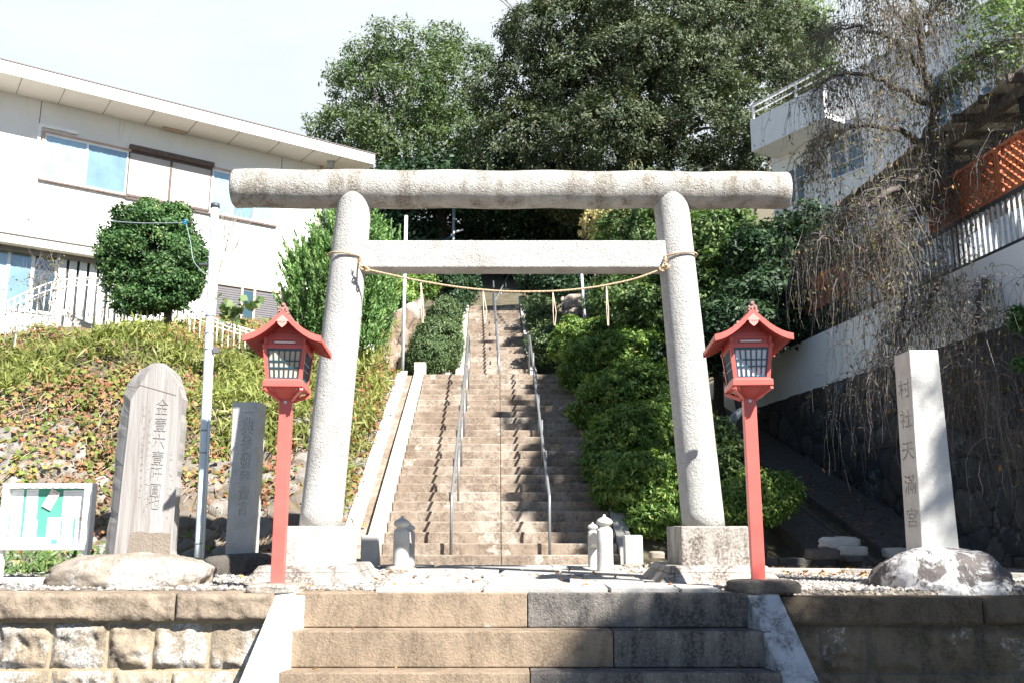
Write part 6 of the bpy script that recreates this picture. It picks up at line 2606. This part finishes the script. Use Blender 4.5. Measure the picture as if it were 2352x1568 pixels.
# mid-slope trees on the right
for k, (items, base, top, lab, mat, n) in enumerate((
        ([(1480, 560, 19.5, 100, 90), (1560, 520, 20, 80, 70), (1470, 650, 19, 80, 60), (1600, 590, 19, 60, 90), (1430, 600, 19.6, 50, 60)], (3.2, 20), 7.5, 'leafy green tree between the beams beside the torii column', 'leaf_side', 900),
        ([(1650, 560, 17.5, 90, 90), (1690, 640, 17, 90, 90), (1610, 680, 17, 60, 70)], (4.0, 17.5), 6.5, 'leafy green tree just outside the torii column above the white-paned lamp', 'leaf_side', 850),
        ([(1790, 600, 16.5, 110, 100), (1850, 560, 16.5, 80, 80), (1760, 690, 16, 110, 70), (1880, 650, 16, 70, 90), (1840, 740, 15.8, 70, 60)], (5.3, 16.5), 6.0, 'dark dense tree above the white band behind the white-paned lamp', 'leaf_dark', 1300),
        ([(1640, 770, 15.5, 70, 70), (1700, 760, 15.4, 80, 60), (1590, 800, 15.6, 40, 60)], (3.9, 15.5), 4.0, 'dark shrub low behind the roof of the white-paned lamp', 'leaf_dark', 600),
        ([(1500, 720, 17, 80, 55), (1430, 700, 18, 60, 50)], (2.6, 17), 4.6, 'dark leafy shrub right behind the hanging straw strip', 'leaf_side', 520))):
    tree('broadleaf_tree', lab, 'tree', gz(base[0], base[1]), (base[0], base[1], top), 0.10, items, n, 26, 0.10, mat, 40 + k, clump=0.2, rough=0.16, inner=0.2, nl=6, bl=(60, 0.3, 0.6), core=1, group='trees on the slope beside the stair')
# azaleas along the stair
az = [([(1480, 1110, 12.4, 100, 80), (1550, 1160, 12.1, 80, 60), (1430, 1140, 12.5, 50, 50), (1590, 1100, 12.4, 70, 80), (1500, 1190, 12.0, 60, 35)], (1.9, 12.4), 'lowest azalea bush against the torii column foot', 1300),
      ([(1420, 1010, 13.4, 75, 75), (1490, 1000, 13.4, 90, 80), (1560, 980, 13.6, 70, 90), (1400, 1070, 13.2, 50, 50)], (1.7, 13.4), 'second azalea bush up the stair, bulging over the steps', 1200),
      ([(1400, 910, 14.6, 75, 60), (1470, 890, 14.8, 90, 60), (1540, 890, 14.8, 60, 60), (1360, 940, 14.6, 45, 50)], (1.7, 14.7), 'third azalea bush up the stair, half way along', 1000),
      ([(1370, 820, 16.3, 75, 50), (1450, 800, 16.5, 80, 50), (1500, 840, 16.2, 50, 40), (1340, 860, 16.2, 50, 40)], (1.6, 16.4), 'fourth azalea bush up the stair with olive tips', 900),
      ([(1350, 765, 17.8, 65, 35), (1420, 765, 17.8, 70, 36), (1300, 790, 17.8, 36, 40)], (1.4, 17.8), 'topmost azalea bush beside the end of the lower flight', 700)]
for k, (items, base, lab, n) in enumerate(az):
    tree('azalea_bush', lab, 'bush', gz(base[0], base[1]), (base[0], base[1], zg(*base) + 0.5), 0.05, items, n, 30, 0.075, 'leaf_azalea', 60 + k, clump=0.11, rough=0.12, inner=0.15, group='azalea bushes along the stairway', flat=0.6, nl=5, aspect=0.36, bl=(60, 0.14, 0.30), core=1, droop=-0.6)
tree('azalea_bush', 'low round azalea bush behind the red post of the white-paned lamp', 'bush', gz(3.1, 11.6), (3.1, 11.6, 0.7), 0.05,
     [(1740, 1140, 11.8, 75, 55), (1790, 1130, 11.9, 40, 40), (1690, 1150, 11.7, 50, 45), (1720, 1180, 11.6, 60, 25)], 800, 30, 0.07, 'leaf_azalea', 70, clump=0.15, flat=0.6, nl=4, aspect=0.36)
tree('azalea_bush', 'upright broad leaved bush squeezed between the torii column and the drain pipe', 'bush', gz(2.75, 12.2), (2.75, 12.2, 1.4), 0.04,
     [(1650, 1020, 12.4, 32, 60), (1680, 1070, 12.2, 45, 50), (1640, 1100, 12.3, 40, 70)], 420, 26, 0.085, 'leaf_side', 71, clump=0.15, nl=4)
# shrubs beside the upper flight
tree('clipped_shrub', 'clipped shrub on the bush side of the upper flight', 'shrub', gz(1.2, 20.5), (1.0, 20.5, 5), 0.06,
     [(1245, 730, 21.5, 38, 50), (1255, 790, 20.0, 42, 50), (1300, 770, 20.5, 40, 50), (1230, 700, 22.5, 24, 26)], 700, 26, 0.07, 'leaf_hedge', 72, clump=0.16, nl=4, inner=0.25)
tree('shaded_shrub', 'dark shrub in the shade where the slanting handrail ends', 'shrub', gz(1.2, 25.5), (1.2, 25.5, 8), 0.06,
     [(1240, 640, 25, 45, 40), (1290, 650, 24, 50, 36), (1330, 690, 23, 40, 30)], 420, 26, 0.10, 'leaf_dark', 73, clump=0.25, nl=4)
tree('clipped_shrub', 'tall rounded clipped shrub between the pale pole and the upper flight', 'shrub', gz(-1.6, 19.2), (-1.6, 19.2, 5), 0.06,
     [(1005, 790, 18.8, 56, 62), (985, 815, 18.5, 45, 48), (1025, 730, 19.4, 34, 48), (1035, 780, 19.2, 26, 70), (960, 830, 18.4, 22, 30)], 1500, 30, 0.055, 'leaf_hedge', 74, clump=0.12, rough=0.06, inner=0.15, nl=4, aspect=0.35, droop=-0.8)
tree('hillside_shrub', 'olive green shrub on the rock face behind the pale pole', 'shrub', gz(-3.0, 21), (-3.0, 21.5, 7.2), 0.06,
     [(900, 660, 21.5, 60, 45), (955, 650, 22, 45, 40), (925, 690, 21, 40, 22), (870, 690, 21, 30, 30)], 620, 28, 0.08, 'leaf_azalea', 75, clump=0.18, nl=4)
tree('hillside_shrub', 'dark green shrub above the clipped shrub under the tie beam', 'shrub', gz(-1.9, 23.5), (-1.9, 24, 8), 0.06,
     [(1010, 650, 24, 50, 36), (1060, 655, 25, 36, 50), (980, 640, 24, 40, 28), (1040, 700, 24, 30, 40)], 560, 26, 0.09, 'leaf_dark', 76, clump=0.2, nl=4)
# rock faces among the shrubs
def rockface(name, px, Y0, lab, seed, mat, amp=0.06):
    (a, b_, c_, d) = [P(*q) for q in px]
    t = stone_sheet(lambda u, v: a.lerp(b_, u).lerp(d.lerp(c_, u), v) + Vector((0, 0.25 * fbm((u * 3, v * 3, seed), 3), 0)), 90, 90, 0.7, amp, name, mat, None, seed)
    return tag(t, lab, 'rock face')


M['rockface'] = m_rubble('weathered_rock', [(0.0, (0.17, 0.12, 0.085)), (0.5, (0.26, 0.20, 0.15)), (1.0, (0.36, 0.31, 0.26))], (0.09, 0.065, 0.05), 0.06, 0.9, 4, lichen=((0.52, 0.48, 0.44), 2.6, 0.58))
rockface('rock_face', [(835, 960, 17.6), (985, 900, 18.6), (975, 680, 20.6), (872, 735, 20.0)], 18, 'brown rock face with pale patches behind the pale pole', 31, M['rockface'])
rockface('rock_face', [(1290, 860, 19.5), (1470, 860, 19.5), (1440, 672, 21.5), (1290, 684, 21.5)], 18, 'grey-brown rock face behind the leaning pole on the bush side', 37, M['rockface'])
# small concrete block at the kerb end
p = P(880, 885, 17.4)
b = MB().box(p.x - .22, p.x + .30, 17.3, 17.7, p.z - .25, p.z + .10)
tag(b.build('concrete_block', M['curb'], bevel=.02, loc=tuple(p)), 'pale concrete block at the head of the grey concrete slope', 'block')

# juniper with flame-like sprays
c = P(770, 820, 14.6)
t = thing('juniper_tree', 'bright green juniper with flame-like sprays behind the torii column', 'tree', (c.x, 14.8, zg(c.x, 14.8) - 0.1))
Lj = lobes_px([(735, 720, 14.8, 70, 90), (790, 690, 14.9, 90, 110), (850, 700, 15.0, 40, 90), (740, 640, 14.9, 60, 60), (800, 590, 15.0, 70, 80), (790, 540, 15.1, 36, 50), (700, 650, 14.8, 30, 60), (840, 620, 15.2, 50, 60), (690, 740, 14.7, 30, 50), (860, 760, 15.0, 26, 50), (800, 770, 14.8, 70, 50)], 0.9)
rng = np.random.default_rng(77)
cp_, cd_ = crown_points(rng, Lj, 900, 0.10, 0.15)
V, R_ = [], []
for i in range(len(cp_)):
    # one flame: a pointed upright tuft
    ax = norm(np.array([cd_[i][0] * 0.55, cd_[i][1] * 0.55, 1.0]))
    h = rng.uniform(0.28, 0.60)
    m = 58
    f = rng.random(m) ** 0.8
    rad = 0.095 * (1 - f) ** 0.6 * rng.random(m) ** 0.5
    off = norm(rng.normal(size=(m, 3)))
    off -= ax * (off @ ax)[:, None]
    pos = cp_[i] + ax * (f * h)[:, None] + norm(off) * rad[:, None]
    nr = norm(off + rng.normal(size=(m, 3)) * 0.5)
    al = norm(ax * 1.4 + norm(off) * 0.5 + rng.normal(size=(m, 3)) * 0.2)
    ln = rng.uniform(0.05, 0.10, m)
    V.append(leaf_quads(rng, pos, nr, al, ln, ln * 0.32))
    R_.append(np.clip(0.35 * rng.random() + 0.3 * rng.random(m) + 0.4 * f, 0, 1))
quads_obj('crown', M['leaf_cypress'], t, np.concatenate(V), np.concatenate(R_))
trunk_limbs('trunk', gz(c.x, 14.9), tuple(P(790, 540, 15)), 0.07, M['bark'], t, Lj, 3, 8)
# upright leading shoots of the juniper above the tie beam
V, R_ = [], []
for (px, py0, py1) in ((748, 560, 640), (715, 590, 660), (780, 470, 560), (800, 480, 560), (862, 470, 560), (895, 505, 560), (915, 520, 560), (880, 530, 570), (770, 500, 560), (830, 520, 600)):
    a, e = np.array(P(px, py1, 15.0)), np.array(P(px + 4, py0, 15.0))
    m = 150
    f = rng.random(m)
    ax = norm(e - a)
    off = norm(rng.normal(size=(m, 3)))
    off -= ax * (off @ ax)[:, None]
    pos = a + (e - a) * f[:, None] + off * (0.07 * (1 - f) ** 0.7)[:, None] * rng.random(m)[:, None]
    al = norm(ax * 1.3 + off * 0.6)
    ln = rng.uniform(0.05, 0.11, m)
    V.append(leaf_quads(rng, pos, norm(off + 0.1), al, ln, ln * 0.32))
    R_.append(np.clip(0.4 * rng.random(m) + 0.5 * f, 0, 1))
quads_obj('leading_shoots', M['leaf_cypress'], t, np.concatenate(V), np.concatenate(R_))

# round glossy tree before the house
c = P(350, 680, 14.9)
tree('round_tree', 'dense round glossy green tree in front of the white house', 'tree', (c.x, 15.6, 3.4), (c.x, 15.6, 5.8), 0.08,
     [(350, 570, 15.6, 98, 70), (345, 510, 15.6, 70, 40), (260, 590, 15.5, 30, 60), (270, 540, 15.5, 26, 30), (450, 600, 15.6, 20, 50), (405, 500, 15.7, 30, 32), (300, 530, 15.5, 50, 35), (290, 610, 15.5, 60, 55), (410, 600, 15.5, 58, 65), (380, 650, 15.5, 75, 38), (440, 640, 15.6, 30, 36), (270, 650, 15.4, 40, 36), (340, 690, 15.4, 75, 26), (400, 690, 15.4, 40, 22), (430, 660, 15.5, 30, 26), (345, 472, 15.6, 22, 20), (385, 480, 15.6, 20, 18), (240, 560, 15.5, 22, 26), (425, 530, 15.6, 22, 24), (330, 460, 15.6, 10, 16)],
     2300, 30, 0.062, 'leaf_round', 81, clump=0.12, rough=0.14, inner=0.2, nl=8, bl=(80, 0.12, 0.30, 0.4), core=1)
# thin vines hanging on house side, wild seedling by the pole
t = thing('young_sapling', 'young sapling with big pale green leaves above the bank', 'sapling', tuple(P(535, 780, 13.2)))
L = lobes_px([(525, 705, 13.2, 26, 22), (560, 700, 13.2, 18, 14), (505, 715, 13.1, 12, 12), (580, 695, 13.3, 14, 12), (535, 735, 13.2, 18, 12)])
foliage('crown', L, 26, 3, 0.13, M['leaf_light'], t, 82, 0.10, aspect=0.8, face=0.3)
b = MB()
b.tube([P(532, 800, 13.2), P(534, 740, 13.2), P(527, 690, 13.2)], 0.008, 5)
b.tube([P(534, 745, 13.2), P(565, 700, 13.2)], 0.006, 5)
b.build('stem', M['bark_green'], t, fix=False)


# bare branching shrubs: recursive twigs
def twigs(b, p, d, ln, r, lvl, rnd, spread=0.6, up=0.1, n=3):
    pts = [p]
    q = p.copy()
    dd = d.copy()
    for i in range(4):
        dd = (dd + Vector((rnd.uniform(-1, 1), rnd.uniform(-1, 1), rnd.uniform(-1, 1))) * 0.22 + Vector((0, 0, up))).normalized()
        q = q + dd * ln / 4
        pts.append(q.copy())
    b.tube(pts, [r * (1 - 0.12 * i) for i in range(5)], 5, cap=False)
    if lvl > 0:
        for k in range(n):
            s_ = pts[rnd.choice([2, 3, 4])]
            nd = (dd + Vector((rnd.uniform(-1, 1), rnd.uniform(-.6, .6), rnd.uniform(-.5, 1))) * spread).normalized()
            twigs(b, s_, nd, ln * rnd.uniform(.6, .85), r * 0.6, lvl - 1, rnd, spread, up, n)


b = MB()
rnd = random.Random(8)
for (px, py, dx, dz) in ((500, 640, 0.2, 1), (515, 610, 0.5, 0.9), (505, 620, -0.1, 1)):
    twigs(b, P(px, py, 13.0), Vector((dx, 0, dz)).normalized(), 0.5, 0.011, 3, rnd, 0.7, 0.12)
o = b.build('bare_shrub', M['bark_green'], None, fix=False)
tag(o, 'leafless twiggy shrub just beyond the pale pole in front of the white wall', 'shrub')
t = thing('thorny_shrub', 'sparse shrub with a few reddish leaves before the blue ground floor window', 'shrub', tuple(P(90, 720, 14.9)))
b = MB()
for (px, py, dx) in ((60, 730, -0.1), (90, 730, 0.1), (120, 700, 0.2), (100, 720, -.2)):
    twigs(b, P(px, py, 14.9), Vector((dx, 0, 1)).normalized(), 0.45, 0.009, 3, rnd, 0.8, 0.15)
b.build('stems', M['bark_light'], t, fix=False)
L = lobes_px([(80, 660, 14.9, 45, 40), (120, 620, 14.9, 30, 50), (60, 700, 14.9, 40, 30)])
foliage('leaves', L, 60, 3, 0.055, M['leaf_weep'], t, 83, 0.15, face=0.2, inner=0.8)
b = MB()
for k in range(3):
    p = P(1190 + k * 12, 40 + k * 8, 33)
    twigs(b, p, Vector((-0.6 - .1 * k, 0, 0.8)).normalized(), 1.1, 0.03, 2, rnd, 0.7, 0.1, 2)
tag(b.build('dead_branch', M['bark_light'], None, fix=False), 'dead bare branches sticking out at the crown edge against the sky', 'branch')
# fern shoot on the beam
b = MB()
for px, h in ((1447, 14), (1451, 24), (1456, 26)):
    a = P(px, 396, YT)
    a.z = kc0.z + rk - .005
    tp = a + Vector((0.004 * (px - 1450), 0, h / scale_at(a)))
    b.tube([a, a.lerp(tp, .6) + Vector((.003, 0, 0)), tp, tp + Vector((-0.012, 0, 0.004)), tp + Vector((-0.014, 0, -0.012))], 0.0028, 5)
tag(b.build('fern_shoot', M['leaf_pale'], None, fix=False), 'tiny curled fern shoots growing on top of the stone beam', 'fern')

# ------------------------------------------------------------------ weeping tree on the right
t = thing('weeping_tree', 'weeping tree with dark twisting limbs and long hanging bare twigs over the white band', 'tree', tuple(on_wall(11.6, 3.5, -0.25)))
rnd = random.Random(99)
b = MB()
base = on_wall(11.6, 3.4, -0.25)


def limb(pts_px, r0, r1, Y=None):
    q = rope_pts([(x, y, yy) for x, y, yy in pts_px], 0, 5)
    q = [p + Vector((rnd.uniform(-1, 1), rnd.uniform(-1, 1), rnd.uniform(-1, 1))) * 0.035 for p in q]
    m = len(q)
    b.tube(q, [0.75 * (r0 + (r1 - r0) * i / (m - 1)) for i in range(m)], 8)
    return q


limbs = []
limbs.append(limb([(2205, 640, 11.6), (2200, 540, 11.6), (2180, 450, 11.5), (2150, 390, 11.4), (2130, 330, 11.4), (2150, 250, 11.4), (2120, 160, 11.4), (2110, 60, 11.4), (2090, -40, 11.4)], 0.13, 0.05))
limbs.append(limb([(2150, 390, 11.4), (2060, 430, 11.0), (1990, 480, 10.8), (1930, 520, 10.7), (1890, 580, 10.6)], 0.07, 0.015))
limbs.append(limb([(2130, 330, 11.4), (2050, 300, 11.2), (1970, 290, 11.2), (1900, 330, 11.1), (1870, 400, 11.0)], 0.06, 0.012))
limbs.append(limb([(2150, 250, 11.4), (2060, 200, 11.2), (1980, 170, 11.2), (1900, 180, 11.2), (1860, 230, 11.2)], 0.06, 0.012))
limbs.append(limb([(2120, 160, 11.4), (2040, 90, 11.3), (1960, 60, 11.4), (1890, 90, 11.4)], 0.05, 0.012))
limbs.append(limb([(2110, 80, 11.4), (2030, 0, 11.4), (1950, -40, 11.4)], 0.04, 0.012))
limbs.append(limb([(2180, 450, 11.5), (2100, 500, 11.1), (2060, 570, 10.9), (2040, 640, 10.7), (2080, 700, 10.6), (2060, 790, 10.4)], 0.07, 0.012))
limbs.append(limb([(2200, 540, 11.6), (2230, 600, 11.2), (2260, 650, 10.4), (2240, 720, 9.9), (2250, 800, 9.6), (2290, 880, 9.3)], 0.06, 0.012))
limbs.append(limb([(2150, 250, 11.4), (2200, 180, 11.2), (2250, 130, 11.0), (2310, 110, 10.8), (2370, 120, 10.6)], 0.05, 0.015))
limbs.append(limb([(2180, 430, 11.5), (2240, 380, 11.0), (2300, 330, 10.6), (2370, 270, 10.2)], 0.05, 0.015))
limbs.append(limb([(2110, 60, 11.4), (2170, -10, 11.4), (2230, -60, 11.2)], 0.05, 0.02))
limbs.append(limb([(2150, 330, 11.4), (2130, 420, 11.2), (2080, 520, 11.0), (2000, 560, 10.8), (1960, 640, 10.7)], 0.06, 0.01))
limbs.append(limb([(2205, 600, 11.6), (2160, 640, 11.2), (2120, 720, 10.8), (2080, 780, 10.5), (2050, 860, 10.2)], 0.06, 0.01))
b.build('limbs', M['bark'], t, fix=False)


def hanging(b, p, ln, r, lean, leaves, sub=2):
    pts = [p.copy()]
    q = p.copy()
    n = 9
    out = Vector((lean.x, lean.y, 0.25))
    for i in range(n):
        f = i / n
        st = ln / n
        d = out * (1 - f) ** 2 + Vector((rnd.uniform(-.25, .25), rnd.uniform(-.25, .25), -1.0 * min(1, f * 2.2 + 0.15)))
        q = q + d.normalized() * st
        pts.append(q.copy())
        if rnd.random() < 0.55:
            leaves.append(q.copy())
    b.tube(pts, [0.60 * r * (1 - 0.65 * i / n) for i in range(n + 1)], 3, cap=False, smooth=True)
    for _ in range(sub):
        s_ = pts[rnd.randint(1, 5)]
        hanging(b, s_, ln * rnd.uniform(.35, .7), r * .65, Vector((rnd.uniform(-.6, .6), rnd.uniform(-.6, .6), 0)), leaves, 0)


leafp = []
tw1, tw2 = MB(), MB()
cnt = 0
for li, q in enumerate(limbs):
    m = len(q)
    nn = {0: 60, 1: 145, 11: 140, 6: 100}.get(li, 95)
    for k in range(nn):
        i = int(m * (0.12 + 0.88 * rnd.random() ** 0.8)) - 1
        i = max(1 if li else m // 3, min(m - 1, i))
        p = q[i] + Vector((rnd.uniform(-.1, .1), rnd.uniform(-.2, .2), rnd.uniform(-.05, .1)))
        lean = Vector((rnd.uniform(-0.9, 0.45), rnd.uniform(-0.9, 0.5), 0))
        ln = rnd.uniform(0.6, 1.7)
        if li in (6, 7, 12):
            ln = rnd.uniform(0.6, 1.9)
        hanging(tw1 if rnd.random() < 0.5 else tw2, p, ln, 0.0075, lean, leafp, 2)
# long trailing strands before the stone wall
for (px, py, Y, n_, l0, l1) in ((2290, 880, 9.3, 40, 0.5, 1.4), (2060, 800, 10.3, 26, 0.4, 1.0), (2000, 860, 10.2, 24, 0.3, 0.8), (1930, 930, 10.6, 16, 0.3, 0.7), (2320, 700, 9.2, 22, 0.6, 1.6), (2330, 1000, 8.9, 26, 0.4, 1.0)):
    for k in range(n_):
        p = P(px + rnd.uniform(-70, 60), py + rnd.uniform(-70, 60), Y + rnd.uniform(-.2, .4))
        hanging(tw1 if k % 2 else tw2, p, rnd.uniform(l0, l1), 0.0055, Vector((rnd.uniform(-.9, .6), rnd.uniform(-.5, .5), 0)), leafp, 1)
tag(tw1.build('hanging_twigs', M['twig_dark'], t, fix=False), kind='stuff')
tag(tw2.build('pale_hanging_twigs', M['bark_light'], t, fix=False), kind='stuff')
rng = np.random.default_rng(5)
lp = np.array([tuple(p) for p in leafp])
lp = np.repeat(lp, 2, axis=0) + rng.normal(size=(len(lp) * 2, 3)) * 0.04
# fewer leaves low down
keep = rng.random(len(lp)) < np.clip((lp[:, 2] - 1.0) / 6.0, 0.06, 0.45)
lp = lp[keep]
m = len(lp)
ax = norm(rng.normal(size=(m, 3)) * 0.35 + np.array([0, 0, -1.0]))
nr = norm(rng.normal(size=(m, 3)) + np.array([0, -0.5, 0]))
ln = 0.055 * (0.6 + 0.8 * rng.random(m))
tag(quads_obj('leaves', M['leaf_weep'], t, leaf_quads(rng, lp, nr, ax, ln, ln * 0.34), rng.random(m)), kind='stuff')
# pale leaved branch in the corner, green sprig at the frame edge
t = thing('pale_leaved_tree', 'light green leafy branches hanging in at the upper corner above the pergola', 'tree', gz(7.6, 10.6, 0))
Lc = lobes_px([(2290, 60, 10.6, 80, 60), (2250, 150, 10.8, 60, 40), (2330, 20, 10.8, 70, 50), (2345, 130, 10.4, 50, 40), (2200, 190, 11.0, 40, 26), (2300, -40, 11, 100, 50)])
foliage('crown', Lc, 330, 13, 0.065, M['leaf_light'], t, 90, 0.16, aspect=0.4, inner=0.5, face=0.3)
trunk_limbs('trunk', (7.8, 10.8, 3.4), (6.6, 10.8, 8.2), 0.07, M['bark_light'], t, Lc, 6, 6)
t = thing('wall_fern', 'small green bush growing out of the stone wall at the frame edge', 'bush', tuple(P(2340, 740, 9.3)))
Lc = lobes_px([(2345, 735, 9.2, 26, 30), (2350, 830, 9.0, 16, 16)])
foliage('leaves', Lc, 80, 14, 0.05, M['leaf_round'], t, 91, 0.08)

# ------------------------------------------------------------------ poles in the distance
t = thing('plain_pole', 'pale plain pole standing beside the tall clipped shrub', 'pole', tuple(P(924, 862, 17.8)))
MB().tube([P(924, 870, 17.8), P(933, 496, 17.8)], 0.035, 14).build('shaft', M['pole_white'], t, fix=False)
t = thing('leaning_pole', 'thin pale pole leaning over the azaleas under the tie beam', 'pole', tuple(P(1345, 760, 18.5)))
MB().tube([P(1345, 760, 18.5), P(1334, 600, 18.5)], 0.028, 12).build('shaft', M['pole_white'], t, fix=False)
t = thing('far_street_lamp', 'distant grey utility pole with a small white lamp arm against the dark wood', 'street lamp', gz(-1.85, 30))
MB().tube([(P(1041, 560, 30).x, 30, z_stair(30)), P(1043, 470, 30)], 0.055, 10).build('pole', M['steel'], t, fix=False)
MB().tube([P(1043, 534, 30), P(1064, 528, 30)], 0.04, 8).build('lamp_arm', M['white_metal'], t, fix=False)
MB().tube([P(1041, 540, 30), P(1010, 560, 30)], 0.012, 6).build('stay_wire', M['insul'], t, fix=False)

# ------------------------------------------------------------------ fallen leaves
rng = np.random.default_rng(15)
n = 1400
xs2 = np.concatenate([rng.uniform(2.2, 5.4, 700), rng.uniform(3.7, 5.4, 500), rng.uniform(-1.5, 1.7, 60), rng.uniform(-4.5, 2, 140)])
ys2 = np.concatenate([rng.uniform(8.6, 11.2, 700), rng.uniform(11.2, 14.5, 500), rng.uniform(6.3, 11, 60), rng.uniform(7, 10, 140)])
zz = []
for x, y in zip(xs2, ys2):
    if y > 11.1 and x > 3:
        z = SR * (y - 11.2) + 0.085
        x = x - 0.124 * (y - 11.2)
    elif y < YE:
        k_ = int((YE - y) / tread) + 1
        z = -k_ * riser + 0.008
    else:
        z = 0.035
    zz.append(z)
pos = np.stack([xs2 - np.where((ys2 > 11.1) & (xs2 > 3), 0.124 * (ys2 - 11.2), 0), ys2, np.array(zz)], 1)
nr = norm(np.array([0, 0, 1.0]) + rng.normal(size=(n, 3)) * 0.35)
ax = norm(rng.normal(size=(n, 3)) * np.array([1, 1, 0.1]))
ln = 0.05 * (0.5 + rng.random(n))
tag(quads_obj('fallen_leaves', M['leaf_litter'], None, leaf_quads(rng, pos, nr, ax, ln, ln * 0.5), rng.random(n)), 'brown fallen leaves scattered on gravel and concrete slope', 'leaves', kind='stuff')

# ------------------------------------------------------------------ street tree outside the frame whose shade falls on the front steps and the name pillar
SD = Vector((0.87, -1.0, 1.22))


def shade_tree(label, base, top, r0, pts, k, seed, size=0.10, dense=60, clump=0.22, inner=0.45):
    """a real tree outside the frame; its masses hang sunward of the places it shades"""
    t = thing('street_tree', label, 'tree', base, 0, 'trees outside the frame')
    L = [(p[0] + SD.x * k, p[1] + SD.y * k, p[2] + SD.z * k, r, r, r) for p, r in pts]
    n = int(sum(r * r for _, r in pts) * dense * 4)
    foliage('crown', L, n, 30, size, M['leaf_left'], t, seed, clump, inner=inner)
    trunk_limbs('trunk', base, top, r0, M['bark'], t, L, seed, 14)


shade_tree('broad street tree beside the road whose shade falls on the entrance steps', (9.2, 0.2, -1.5), (7.6, 0.6, 5.2), 0.2,
           [((0.75, 6.8, -0.62), 0.42), ((1.45, 6.8, -0.52), 0.42), ((0.45, 6.8, -1.1), 0.5), ((2.2, 6.8, -0.55), 0.42), ((2.9, 6.8, -0.55), 0.46), ((3.7, 6.8, -0.5), 0.5), ((4.5, 6.8, -0.4), 0.6), ((2.2, 6.8, -1.3), 0.75), ((3.4, 6.8, -1.4), 0.8), ((5.4, 6.8, 0.0), 0.8), ((1.2, 6.8, -1.5), 0.7),
            ((4.6, 6.8, -1.3), 0.8)], 5.6, 95, dense=90)
shade_tree('sparse street tree outside the frame that dapples the shrine name pillar', (9.6, 1.2, -1.5), (8.2, 1.4, 6), 0.14,
           [((3.65, 7.2, 1.0), 0.36), ((3.85, 7.2, 0.3), 0.36), ((3.7, 7.3, 1.6), 0.30), ((4.4, 7.2, 0.7), 0.5)], 5.8, 96, dense=26, clump=0.15, inner=0.7)
def on_stair(px, py, r, up=False):
    d = ray(px, py)
    y0, z0 = (Y2S, zt1_lvl) if up else (YS, 0.0)
    # CAMH + k*d.z = z0 + SL*(k*d.y - y0)
    k = (z0 - SL * y0 - CAMH) / (d.z - SL * d.y)
    p = CAM + d * k
    return ((p.x, p.y, p.z + 0.05), r)


zt1_lvl = N1 * RS
shade_tree('tall tree outside the frame that throws shade along the bush side of the stairway', (8.4, 5.4, -1.5), (6.9, 5.8, 7.6), 0.2,
           [on_stair(q[0], q[1], q[2] * 1.18) for q in ((1365, 1245, .34), (1310, 1215, .32), (1350, 1180, .36), (1255, 1178, .26), (1215, 1160, .15), (1300, 1140, .36), (1235, 1125, .24), (1350, 1120, .36), (1310, 1080, .38), (1262, 1065, .22), (1320, 1030, .38), (1270, 1010, .26), (1180, 985, .16), (1225, 985, .24), (1275, 970, .34), (1290, 930, .38), (1245, 905, .28), (1285, 885, .36), (1190, 930, .14), (1205, 1180, .16), (1190, 1150, .12), (1240, 1095, .2), (1235, 1035, .18), (1150, 965, .13), (1215, 955, .2), (1320, 905, .3))] +
           [on_stair(*q, True) for q in ((1120, 792, .13), (1165, 798, .18), (1205, 800, .2), (1200, 745, .2), (1212, 845, .2), (1130, 715, .3), (1170, 715, .3))], 5.6, 97, dense=150, clump=0.09, size=0.085, inner=0.4)
